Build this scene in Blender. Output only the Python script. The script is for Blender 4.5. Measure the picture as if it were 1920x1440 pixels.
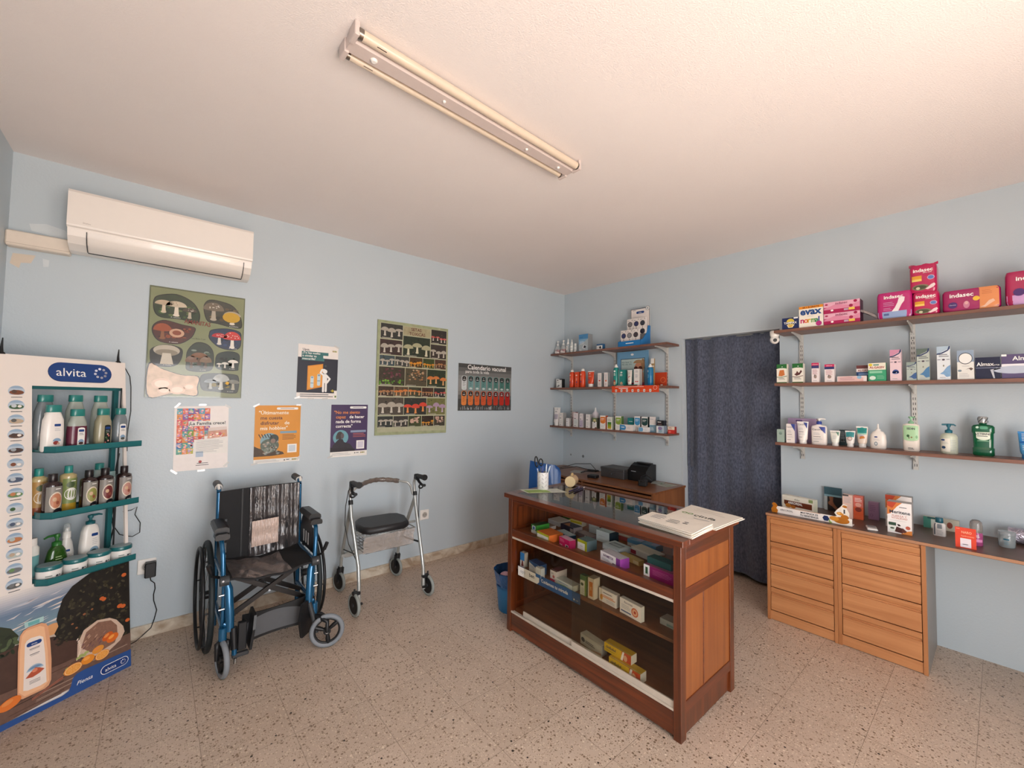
import bpy, math, random
from mathutils import Vector, Matrix
from mathutils.geometry import tessellate_polygon
PI = math.pi
random.seed(7)
SC = bpy.context.scene
COL = SC.collection
for _o in list(bpy.data.objects):
    bpy.data.objects.remove(_o, do_unlink=True)

# ------------------------------------------------------------------ camera
def rad(a): return a * PI / 180
YAW, PITCH, ROLL, FPX, EYE = rad(40.45), rad(2.38), rad(0.86), 780.57, 1.43
fw = Vector((math.sin(YAW) * math.cos(PITCH), math.cos(YAW) * math.cos(PITCH), math.sin(PITCH)))
rt = Vector((math.cos(YAW), -math.sin(YAW), 0)); up = rt.cross(fw)
r2 = math.cos(ROLL) * rt + math.sin(ROLL) * up
u2 = -math.sin(ROLL) * rt + math.cos(ROLL) * up
cam_data = bpy.data.cameras.new('camera'); cam = bpy.data.objects.new('camera', cam_data); COL.objects.link(cam)
cam_data.sensor_width = 36; cam_data.lens = 36 * FPX / 1920; cam_data.clip_start = 0.02; cam_data.clip_end = 100
cam.matrix_world = Matrix(((r2.x, u2.x, -fw.x, 0), (r2.y, u2.y, -fw.y, 0), (r2.z, u2.z, -fw.z, EYE), (0, 0, 0, 1)))
SC.camera = cam

# ------------------------------------------------------------------ room dimensions
WX, WY, LX, FY, CZ = 3.64, 3.33, -0.62, -1.35, 2.70     # right wall, back wall, left wall, shop front, ceiling
DY0, DY1, DZ = 1.095, 1.875, 2.025                     # curtained doorway in the right wall

# ------------------------------------------------------------------ world, sun, daylight through the shop front
world = bpy.data.worlds.new('sky'); SC.world = world; world.use_nodes = True
wn = world.node_tree.nodes; wl = world.node_tree.links
bgn = wn['Background']; bgn.inputs['Color'].default_value = (0.62, 0.78, 1.0, 1); bgn.inputs['Strength'].default_value = 1.6
def light(name, typ, energy, color, loc, rot, size=None, sy=None):
    l = bpy.data.lights.new(name, typ); l.energy = energy; l.color = color
    o = bpy.data.objects.new(name, l); o.location = loc; o.rotation_euler = rot; COL.objects.link(o)
    if typ == 'AREA':
        l.shape = 'RECTANGLE'; l.size = size; l.size_y = sy
    return o
# sunlight falling through the open shop door and shop window on to the floor
sun = light('sun', 'SUN', 30, (1.0, 0.83, 0.73), (1.5, -6, 6), (0, 0, 0)); sun.data.angle = rad(0.6)
sun.rotation_euler = Vector((0.18, 0.60, -1.0)).normalized().to_track_quat('-Z', 'Y').to_euler()
# daylight of the sky outside, entering at the door and at the window
light('door_daylight', 'AREA', 58, (1.0, 0.97, 0.95), (0.32, FY - 0.02, 0.98), (rad(90), 0, 0), 0.9, 1.85)
light('window_daylight', 'AREA', 26, (1.0, 0.97, 0.95), (1.55, FY - 0.02, 1.22), (rad(90), 0, 0), 0.8, 1.5)

SC.view_settings.view_transform = 'Standard'; SC.view_settings.look = 'None'
SC.view_settings.exposure = 0.17; SC.view_settings.gamma = 1.0; SC.view_settings.use_curve_mapping = False
SC.cycles.use_denoising = True
SC.cycles.max_bounces = 10; SC.cycles.diffuse_bounces = 6; SC.cycles.glossy_bounces = 4
SC.cycles.transparent_max_bounces = 16; SC.cycles.sample_clamp_indirect = 6; SC.cycles.caustics_reflective = False; SC.cycles.caustics_refractive = False

# ------------------------------------------------------------------ materials
def lin(c):
    if isinstance(c, str):
        c = c.lstrip('#'); c = [int(c[i:i + 2], 16) / 255 for i in (0, 2, 4)]
    return tuple(x / 12.92 if x <= 0.04045 else ((x + 0.055) / 1.055) ** 2.4 for x in c) + (1.0,)
_m = {}
def newmat(name):
    m = bpy.data.materials.new(name); m.use_nodes = True
    return m, m.node_tree.nodes, m.node_tree.links, m.node_tree.nodes['Principled BSDF']
def M(col, r=0.5, metal=0.0, tr=0.0, alpha=1.0, coat=0.0, amp=0.05, scale=35.0, ior=1.45, bump=0.0):
    """flat colour with a faint procedural mottling"""
    key = (col, r, metal, tr, alpha, coat, amp, scale, ior, bump)
    if key in _m: return _m[key]
    m, n, l, b = newmat('mat_' + str(len(_m)))
    c = lin(col)
    tc = n.new('ShaderNodeTexCoord'); nz = n.new('ShaderNodeTexNoise'); nz.inputs['Scale'].default_value = scale
    l.new(tc.outputs['Object'], nz.inputs['Vector'])
    mx = n.new('ShaderNodeMix'); mx.data_type = 'RGBA'
    mx.inputs[6].default_value = tuple(min(1, v * (1 - amp)) for v in c[:3]) + (1,)
    mx.inputs[7].default_value = tuple(min(1, v * (1 + amp)) for v in c[:3]) + (1,)
    l.new(nz.outputs['Fac'], mx.inputs[0]); l.new(mx.outputs[2], b.inputs['Base Color'])
    b.inputs['Roughness'].default_value = r; b.inputs['Metallic'].default_value = metal
    b.inputs['Transmission Weight'].default_value = tr; b.inputs['Alpha'].default_value = alpha
    b.inputs['Coat Weight'].default_value = coat; b.inputs['IOR'].default_value = ior
    if bump:
        bp = n.new('ShaderNodeBump'); bp.inputs['Strength'].default_value = bump; bp.inputs['Distance'].default_value = 0.002
        l.new(nz.outputs['Fac'], bp.inputs['Height']); l.new(bp.outputs['Normal'], b.inputs['Normal'])
    _m[key] = m
    return m
def glass(name, tint='#e8f0ee', keep=0.9, r=0.0, ior=1.5):
    """thin pane: mirror by fresnel, the rest passes straight through"""
    m = bpy.data.materials.new(name); m.use_nodes = True; n = m.node_tree.nodes; l = m.node_tree.links; n.clear()
    out = n.new('ShaderNodeOutputMaterial'); mix = n.new('ShaderNodeMixShader'); fr = n.new('ShaderNodeMath'); fr.operation = 'MULTIPLY_ADD'
    lw = n.new('ShaderNodeLayerWeight'); lw.inputs['Blend'].default_value = 0.5; pw = n.new('ShaderNodeMath'); pw.operation = 'POWER'; pw.inputs[1].default_value = 5
    f0 = ((ior - 1) / (ior + 1)) ** 2; l.new(lw.outputs['Facing'], pw.inputs[0]); l.new(pw.outputs[0], fr.inputs[0]); fr.inputs[1].default_value = 1 - f0; fr.inputs[2].default_value = f0
    t = n.new('ShaderNodeBsdfTransparent'); c = lin(tint); t.inputs['Color'].default_value = tuple(x * keep for x in c[:3]) + (1,)
    g = n.new('ShaderNodeBsdfGlossy'); g.inputs['Roughness'].default_value = r
    l.new(fr.outputs[0], mix.inputs[0]); l.new(t.outputs[0], mix.inputs[1]); l.new(g.outputs[0], mix.inputs[2]); l.new(mix.outputs[0], out.inputs[0])
    return m
def wood(name, c1, c2, axis=1, r=0.4, coat=0.0, fine=1.0, seed=0.0, c3=None):
    m, n, l, b = newmat(name)
    tc = n.new('ShaderNodeTexCoord'); mp = n.new('ShaderNodeMapping'); l.new(tc.outputs['Object'], mp.inputs['Vector'])
    s = [38 * fine] * 3; s[axis] = 1.6 * fine; mp.inputs['Scale'].default_value = s; mp.inputs['Location'].default_value = (seed, seed * 2, seed)
    nz = n.new('ShaderNodeTexNoise'); nz.inputs['Scale'].default_value = 1.0; nz.inputs['Detail'].default_value = 6; nz.inputs['Distortion'].default_value = 0.7
    l.new(mp.outputs[0], nz.inputs['Vector'])
    nb = n.new('ShaderNodeTexNoise'); nb.inputs['Scale'].default_value = 3.0; nb.inputs['Detail'].default_value = 3; l.new(tc.outputs['Object'], nb.inputs['Vector'])
    ad = n.new('ShaderNodeMath'); ad.operation = 'MULTIPLY_ADD'; ad.inputs[1].default_value = 0.35; l.new(nb.outputs['Fac'], ad.inputs[0]); l.new(nz.outputs['Fac'], ad.inputs[2])
    cr = n.new('ShaderNodeValToRGB'); cr.color_ramp.elements[0].position = 0.5; cr.color_ramp.elements[1].position = 0.85
    cr.color_ramp.elements[0].color = lin(c1); cr.color_ramp.elements[1].color = lin(c2)
    l.new(ad.outputs[0], cr.inputs[0]); l.new(cr.outputs[0], b.inputs['Base Color'])
    b.inputs['Roughness'].default_value = r; b.inputs['Coat Weight'].default_value = coat; b.inputs['Coat Roughness'].default_value = 0.15
    bp = n.new('ShaderNodeBump'); bp.inputs['Strength'].default_value = 0.12; bp.inputs['Distance'].default_value = 0.002
    l.new(nz.outputs['Fac'], bp.inputs['Height']); l.new(bp.outputs['Normal'], b.inputs['Normal'])
    return m
def plaster(name, c1, c2, bump, scale, r, stipple=0.0):
    m, n, l, b = newmat(name)
    tc = n.new('ShaderNodeTexCoord')
    nb = n.new('ShaderNodeTexNoise'); nb.inputs['Scale'].default_value = 1.3; nb.inputs['Detail'].default_value = 5; l.new(tc.outputs['Object'], nb.inputs['Vector'])
    mx = n.new('ShaderNodeMix'); mx.data_type = 'RGBA'; mx.inputs[6].default_value = lin(c1); mx.inputs[7].default_value = lin(c2)
    l.new(nb.outputs['Fac'], mx.inputs[0]); l.new(mx.outputs[2], b.inputs['Base Color'])
    nz = n.new('ShaderNodeTexNoise'); nz.inputs['Scale'].default_value = scale; nz.inputs['Detail'].default_value = 4; l.new(tc.outputs['Object'], nz.inputs['Vector'])
    bp = n.new('ShaderNodeBump'); bp.inputs['Strength'].default_value = bump; bp.inputs['Distance'].default_value = 0.004
    l.new(nz.outputs['Fac'], bp.inputs['Height']); l.new(bp.outputs['Normal'], b.inputs['Normal'])
    b.inputs['Roughness'].default_value = r
    return m
def terrazzo():
    m, n, l, b = newmat('terrazzo_tiles')
    tc = n.new('ShaderNodeTexCoord'); sx = n.new('ShaderNodeSeparateXYZ'); l.new(tc.outputs['Object'], sx.inputs[0])
    def math_(op, a, bb=None, c=None):
        q = n.new('ShaderNodeMath'); q.operation = op
        for i, v in enumerate((a, bb, c)):
            if v is None: continue
            if isinstance(v, (int, float)): q.inputs[i].default_value = v
            else: l.new(v, q.inputs[i])
        return q.outputs[0]
    T = 0.315
    tx = math_('DIVIDE', math_('SUBTRACT', sx.outputs[0], 0.82), T); ty = math_('DIVIDE', math_('SUBTRACT', sx.outputs[1], 0.725), T)
    cx = n.new('ShaderNodeCombineXYZ'); l.new(math_('FLOOR', tx), cx.inputs[0]); l.new(math_('FLOOR', ty), cx.inputs[1])
    wnz = n.new('ShaderNodeTexWhiteNoise'); l.new(cx.outputs[0], wnz.inputs['Vector'])
    def edge(t):
        f = math_('FRACT', t); return math_('MINIMUM', f, math_('SUBTRACT', 1.0, f))
    e = math_('MINIMUM', edge(tx), edge(ty)); grout = math_('LESS_THAN', e, 0.0036)
    # base tone: slow mottling plus a step per tile
    nb = n.new('ShaderNodeTexNoise'); nb.inputs['Scale'].default_value = 9; nb.inputs['Detail'].default_value = 6; l.new(tc.outputs['Object'], nb.inputs['Vector'])
    fac = math_('MULTIPLY_ADD', wnz.outputs['Value'], 0.30, math_('MULTIPLY', nb.outputs['Fac'], 0.7))
    def mix(f, a, bb):
        q = n.new('ShaderNodeMix'); q.data_type = 'RGBA'
        for i, v in ((0, f), (6, a), (7, bb)):
            if isinstance(v, (tuple, float)): q.inputs[i].default_value = v
            else: l.new(v, q.inputs[i])
        return q.outputs[2]
    col = mix(fac, lin('#b39e8c'), lin('#cfbaa8'))
    off = n.new('ShaderNodeVectorMath'); off.operation = 'ADD'; l.new(tc.outputs['Object'], off.inputs[0])
    sc3 = n.new('ShaderNodeVectorMath'); sc3.operation = 'SCALE'; sc3.inputs[3].default_value = 5.3; l.new(wnz.outputs['Color'], sc3.inputs[0]); l.new(sc3.outputs[0], off.inputs[1])
    def chips(scale, size, thr, colr, colin, stretch=1.0):
        v = n.new('ShaderNodeTexVoronoi'); v.inputs['Scale'].default_value = scale
        l.new(off.outputs[0], v.inputs['Vector'])
        sp = n.new('ShaderNodeSeparateColor'); l.new(v.outputs['Color'], sp.inputs[0])
        a = math_('LESS_THAN', v.outputs['Distance'], math_('MULTIPLY_ADD', sp.outputs[1], size * 0.6, size * 0.5))
        k = math_('GREATER_THAN', sp.outputs[0], thr)
        return mix(math_('MULTIPLY', a, k), colin, colr)
    col = chips(150, 0.42, 0.5, lin('#98846f'), col)
    col = chips(115, 0.42, 0.66, lin('#d3c1ac'), col)
    col = chips(75, 0.40, 0.68, lin('#86705c'), col)
    col = chips(60, 0.30, 0.93, lin('#dcccb8'), col)
    col = chips(40, 0.20, 0.88, lin('#30261f'), col)
    col = mix(math_('MULTIPLY', grout, 0.6), col, lin('#6b5a4a'))
    l.new(col, b.inputs['Base Color'])
    rr = math_('MULTIPLY_ADD', nb.outputs['Fac'], 0.25, 0.30); l.new(rr, b.inputs['Roughness'])
    return m
def marble():
    m, n, l, b = newmat('marble_skirting')
    tc = n.new('ShaderNodeTexCoord'); nz = n.new('ShaderNodeTexNoise'); nz.inputs['Scale'].default_value = 5; nz.inputs['Detail'].default_value = 8; nz.inputs['Distortion'].default_value = 2.2
    l.new(tc.outputs['Object'], nz.inputs['Vector'])
    cr = n.new('ShaderNodeValToRGB'); cr.color_ramp.elements[0].position = 0.38; cr.color_ramp.elements[1].position = 0.62
    cr.color_ramp.elements[0].color = lin('#a8937c'); cr.color_ramp.elements[1].color = lin('#d3c8b6')
    l.new(nz.outputs['Fac'], cr.inputs[0]); l.new(cr.outputs[0], b.inputs['Base Color']); b.inputs['Roughness'].default_value = 0.35
    return m
def denim():
    m, n, l, b = newmat('curtain_cloth')
    tc = n.new('ShaderNodeTexCoord'); mp = n.new('ShaderNodeMapping'); mp.inputs['Scale'].default_value = (90, 90, 45); l.new(tc.outputs['Object'], mp.inputs[0])
    nz = n.new('ShaderNodeTexNoise'); nz.inputs['Scale'].default_value = 1; nz.inputs['Detail'].default_value = 3; l.new(mp.outputs[0], nz.inputs['Vector'])
    cr = n.new('ShaderNodeValToRGB'); cr.color_ramp.elements[0].position = 0.3; cr.color_ramp.elements[1].position = 0.7
    cr.color_ramp.elements[0].color = lin('#3a3f4e'); cr.color_ramp.elements[1].color = lin('#5c6274')
    l.new(nz.outputs['Fac'], cr.inputs[0]); l.new(cr.outputs[0], b.inputs['Base Color']); b.inputs['Roughness'].default_value = 0.95
    b.inputs['Sheen Weight'].default_value = 0.3
    return m
def foil(name, col, r=0.22, scale=60, strength=1.0, alpha=1.0, metal=0.0, stretch=(1, 1, 1)):
    """crinkled plastic film"""
    m, n, l, b = newmat(name)
    tc = n.new('ShaderNodeTexCoord'); mp = n.new('ShaderNodeMapping'); mp.inputs['Scale'].default_value = stretch; l.new(tc.outputs['Object'], mp.inputs[0])
    nz = n.new('ShaderNodeTexNoise'); nz.inputs['Scale'].default_value = scale; nz.inputs['Detail'].default_value = 3; nz.inputs['Distortion'].default_value = 1.5
    l.new(mp.outputs[0], nz.inputs['Vector'])
    bp = n.new('ShaderNodeBump'); bp.inputs['Strength'].default_value = strength; bp.inputs['Distance'].default_value = 0.01
    l.new(nz.outputs['Fac'], bp.inputs['Height']); l.new(bp.outputs['Normal'], b.inputs['Normal'])
    b.inputs['Base Color'].default_value = lin(col); b.inputs['Roughness'].default_value = r; b.inputs['Alpha'].default_value = alpha; b.inputs['Metallic'].default_value = metal
    b.inputs['Coat Weight'].default_value = 0.5
    return m

WALL = plaster('wall_paint', '#b6c3cb', '#c1cbd1', 0.16, 95, 0.42)
CEIL = plaster('ceiling_paint', '#e6dedb', '#eee7e4', 0.5, 190, 0.8)
FLOOR = terrazzo(); MARBLE = marble(); DENIM = denim()
CW_D = wood('counter_wood_dark', '#3d1a0a', '#673012', 2, 0.32, 0.3)
CW_H = wood('counter_wood_rail', '#421d0d', '#713415', 1, 0.30, 0.35, seed=3)
CW_X = wood('counter_wood_cross', '#421d0d', '#6a3014', 0, 0.32, 0.3, seed=5)
CW_P = wood('counter_wood_panel', '#78401c', '#915426', 2, 0.38, 0.2, fine=0.6, seed=1)
CW_I = wood('counter_wood_inside', '#6a3c22', '#87532f', 1, 0.5, 0.0, fine=0.5)
BEECH = wood('beech_drawer', '#b07448', '#c68b5c', 1, 0.42, 0.0, fine=0.8)
BEECH_V = wood('beech_upright', '#a86d42', '#bb8052', 2, 0.45, 0.0, fine=0.8)
LAM = wood('brown_laminate', '#52392c', '#66493a', 1, 0.38, 0.0, fine=1.5)
LAMS = wood('shelf_laminate', '#6b4737', '#80584a', 1, 0.4, 0.0, fine=1.5)
DESK = wood('desk_wood', '#6d4022', '#85522e', 1, 0.35, 0.1)
DESKX = wood('desk_wood_side', '#74472a', '#8a5835', 2, 0.4, 0.0)
GL_TOP = glass('counter_glass', '#d5dcd6', 0.86, 0.0, 1.75)
GL_PANE = glass('sliding_glass', '#f6f4ee', 0.99, 0.0, 1.38)
GL_WIN = glass('window_glass', '#f4f8f8', 0.98)
ALU = M('#b9b4ac', 0.35, 0.6); CHROME = M('#c8ccd0', 0.12, 1.0); STEEL = M('#a9abaa', 0.35, 0.75)
WHT = M('#eeeae4', 0.45); WHTG = M('#f0ece6', 0.28, coat=0.2); BLK = M('#141416', 0.45); BLKM = M('#1d1d1f', 0.7); DGREY = M('#37383a', 0.5)
PAPER = M('#ece8e2', 0.6)

# ------------------------------------------------------------------ text meshes
_txt = {}
def textmesh(s, bold=0.0):
    k = (s, bold)
    if k in _txt: return _txt[k]
    cu = bpy.data.curves.new('t', 'FONT'); cu.body = s; cu.resolution_u = 2; cu.offset = bold; cu.size = 1.0
    o = bpy.data.objects.new('t', cu); COL.objects.link(o)
    dg = bpy.context.evaluated_depsgraph_get(); dg.update()
    me = bpy.data.meshes.new_from_object(o.evaluated_get(dg))
    v = [(p.co.x, p.co.y) for p in me.vertices]; f = [tuple(p.vertices) for p in me.polygons]
    bpy.data.objects.remove(o, do_unlink=True); bpy.data.curves.remove(cu); bpy.data.meshes.remove(me)
    x0 = min(a[0] for a in v); x1 = max(a[0] for a in v)
    v = [(a[0] - x0, a[1]) for a in v]
    _txt[k] = (v, f, x1 - x0)
    return _txt[k]

# ------------------------------------------------------------------ mesh builder
class MB:
    def __init__(s): s.v = []; s.f = []; s.m = []; s.s = []; s.mats = []
    def mi(s, mat):
        if mat not in s.mats: s.mats.append(mat)
        return s.mats.index(mat)
    def add(s, vs, fs, mat, smooth=False):
        b = len(s.v); s.v += [tuple(p) for p in vs]; i = s.mi(mat)
        for f in fs: s.f.append(tuple(b + k for k in f)); s.m.append(i); s.s.append(smooth)
        return s
    def box(s, x0, x1, y0, y1, z0, z1, mat, T=None):
        vs = [(x, y, z) for x in (x0, x1) for y in (y0, y1) for z in (z0, z1)]
        if T: vs = [T(Vector(p)) for p in vs]
        return s.add(vs, [(0, 1, 3, 2), (4, 6, 7, 5), (0, 4, 5, 1), (2, 3, 7, 6), (0, 2, 6, 4), (1, 5, 7, 3)], mat)
    def rbox(s, x0, x1, y0, y1, z0, z1, mat, b=0.003):
        """box with chamfered edges"""
        vs = []; idx = {}
        for ix, x in enumerate((x0, x1)):
            for iy, y in enumerate((y0, y1)):
                for iz, z in enumerate((z0, z1)):
                    dx = b if ix == 0 else -b; dy = b if iy == 0 else -b; dz = b if iz == 0 else -b
                    idx[(ix, iy, iz)] = (len(vs), len(vs) + 1, len(vs) + 2)
                    vs += [(x, y + dy, z + dz), (x + dx, y, z + dz), (x + dx, y + dy, z)]
        fs = []
        q = lambda a: [idx[t][a[1]] for t in a[0]]
        fs.append([idx[(0, 0, 0)][0], idx[(0, 0, 1)][0], idx[(0, 1, 1)][0], idx[(0, 1, 0)][0]])
        fs.append([idx[(1, 0, 0)][0], idx[(1, 1, 0)][0], idx[(1, 1, 1)][0], idx[(1, 0, 1)][0]])
        fs.append([idx[(0, 0, 0)][1], idx[(1, 0, 0)][1], idx[(1, 0, 1)][1], idx[(0, 0, 1)][1]])
        fs.append([idx[(0, 1, 0)][1], idx[(0, 1, 1)][1], idx[(1, 1, 1)][1], idx[(1, 1, 0)][1]])
        fs.append([idx[(0, 0, 0)][2], idx[(0, 1, 0)][2], idx[(1, 1, 0)][2], idx[(1, 0, 0)][2]])
        fs.append([idx[(0, 0, 1)][2], idx[(1, 0, 1)][2], idx[(1, 1, 1)][2], idx[(0, 1, 1)][2]])
        for a, bb in ((0, 0), (0, 1), (1, 0), (1, 1)):
            A = idx[(a, bb, 0)]; B = idx[(a, bb, 1)]; fs.append([A[0], A[1], B[1], B[0]])
            A = idx[(a, 0, bb)]; B = idx[(a, 1, bb)]; fs.append([A[0], A[2], B[2], B[0]])
            A = idx[(0, a, bb)]; B = idx[(1, a, bb)]; fs.append([A[1], A[2], B[2], B[1]])
        for t in idx.values(): fs.append(list(t))
        return s.add(vs, fs, mat)
    def tube(s, pts, r, mat, n=10, closed=False, smooth=True, cap=True):
        P = [Vector(p) for p in pts]; k = len(P); R = r if isinstance(r, (list, tuple)) else [r] * k
        vs = []; fs = []; ref = None
        for i, p in enumerate(P):
            a = P[(i - 1) % k] if (closed or i > 0) else p; c = P[(i + 1) % k] if (closed or i < k - 1) else p
            t = (c - a).normalized()
            if ref is None:
                ref = Vector((0, 0, 1)) if abs(t.z) < 0.9 else Vector((1, 0, 0))
            u = (ref - t * ref.dot(t)).normalized(); ref = u; w = t.cross(u)
            for j in range(n):
                an = 2 * PI * j / n; vs.append(p + (u * math.cos(an) + w * math.sin(an)) * R[i])
        for i in range(k if closed else k - 1):
            for j in range(n):
                a = i * n + j; b = i * n + (j + 1) % n; c = ((i + 1) % k) * n
                fs.append((a, b, c + (j + 1) % n, c + j))
        s.add(vs, fs, mat, smooth)
        if cap and not closed:
            s.add(vs[:n], [tuple(reversed(range(n)))], mat); s.add(vs[-n:], [tuple(range(n))], mat)
        return s
    def cyl(s, a, b, r, mat, n=20, r1=None, smooth=True):
        return s.tube([a, b], [r, r if r1 is None else r1], mat, n, smooth=smooth)
    def loft(s, secs, mat, n=28, c=(0, 0), p=2.0, rim=True):
        """secs: (z, half width x, half depth y)"""
        vs = []; fs = []
        for (z, a, b) in secs:
            for j in range(n):
                an = 2 * PI * j / n; ca, sa = math.cos(an), math.sin(an)
                vs.append((c[0] + a * math.copysign(abs(ca) ** (2 / p), ca), c[1] + b * math.copysign(abs(sa) ** (2 / p), sa), z))
        for i in range(len(secs) - 1):
            for j in range(n):
                fs.append((i * n + j, i * n + (j + 1) % n, (i + 1) * n + (j + 1) % n, (i + 1) * n + j))
        s.add(vs, fs, mat, True)
        if rim:
            s.add(vs[:n], [tuple(reversed(range(n)))], mat); s.add(vs[-n:], [tuple(range(n))], mat)
        return s
    def sphere(s, c, r, mat, n=16, m=10, sz=1.0):
        secs = []
        for i in range(m + 1):
            a = -PI / 2 + PI * i / m; rr = max(1e-4, r * math.cos(a)); secs.append((c[2] + r * sz * math.sin(a), rr, rr))
        return s.loft(secs, mat, n, (c[0], c[1]))
    def torus(s, c, axis, R, r, mat, n=40, m=8):
        ax = Vector(axis).normalized(); u = ax.orthogonal().normalized(); w = ax.cross(u); C_ = Vector(c)
        return s.tube([C_ + (u * math.cos(2 * PI * i / n) + w * math.sin(2 * PI * i / n)) * R for i in range(n)], r, mat, m, closed=True)
    def prism(s, poly, o, U, V, d, mat, smooth=False):
        """polygon in plane (o,U,V) pushed by vector d"""
        o, U, V, d = Vector(o), Vector(U), Vector(V), Vector(d); k = len(poly)
        a = [o + U * p[0] + V * p[1] for p in poly]; b = [p + d for p in a]
        s.add(a, [tuple(reversed(range(k)))], mat); s.add(b, [tuple(range(k))], mat)
        return s.add(a + b, [(i, (i + 1) % k, k + (i + 1) % k, k + i) for i in range(k)], mat, smooth)
    def grid(s, fn, nu, nv, mat, smooth=True, thick=None):
        vs = [fn(i / nu, j / nv) for j in range(nv + 1) for i in range(nu + 1)]
        fs = [(j * (nu + 1) + i, j * (nu + 1) + i + 1, (j + 1) * (nu + 1) + i + 1, (j + 1) * (nu + 1) + i) for j in range(nv) for i in range(nu)]
        s.add(vs, fs, mat, smooth)
        if thick:
            T = Vector(thick); vb = [Vector(v) + T for v in vs]; s.add(vb, [tuple(reversed(f)) for f in fs], mat, smooth)
            w = nu + 1
            loop = [i for i in range(nu + 1)] + [j * w + nu for j in range(1, nv + 1)] + [nv * w + i for i in range(nu - 1, -1, -1)] + [j * w for j in range(nv - 1, 0, -1)]
            k = len(loop); s.add([vs[i] for i in loop] + [vb[i] for i in loop], [(i, (i + 1) % k, k + (i + 1) % k, k + i) for i in range(k)], mat)
        return s
    def build(s, name, parent=None, org=(0, 0, 0), loc=None, rz=0.0):
        me = bpy.data.meshes.new(name); o_ = Vector(org)
        me.from_pydata([tuple(Vector(p) - o_) for p in s.v], [], s.f)
        for m in s.mats: me.materials.append(m)
        me.polygons.foreach_set('material_index', s.m); me.polygons.foreach_set('use_smooth', s.s); me.update()
        o = bpy.data.objects.new(name, me); COL.objects.link(o)
        if parent: o.parent = parent
        elif loc is None: loc = org
        if loc is not None: o.location = loc
        o.rotation_euler = (0, 0, rz)
        return o

def tag(o, label=None, cat=None, group=None, kind=None):
    if label: o['label'] = label
    if cat: o['category'] = cat
    if group: o['group'] = group
    if kind: o['kind'] = kind
    return o
def empty(name, loc, rz, label, cat, group=None):
    o = bpy.data.objects.new(name, None); o.empty_display_size = 0.05; COL.objects.link(o)
    o.location = loc; o.rotation_euler = (0, 0, rz); return tag(o, label, cat, group)
def struct(name, mb, label=None): return tag(mb.build(name), label, None, None, 'structure')

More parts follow.
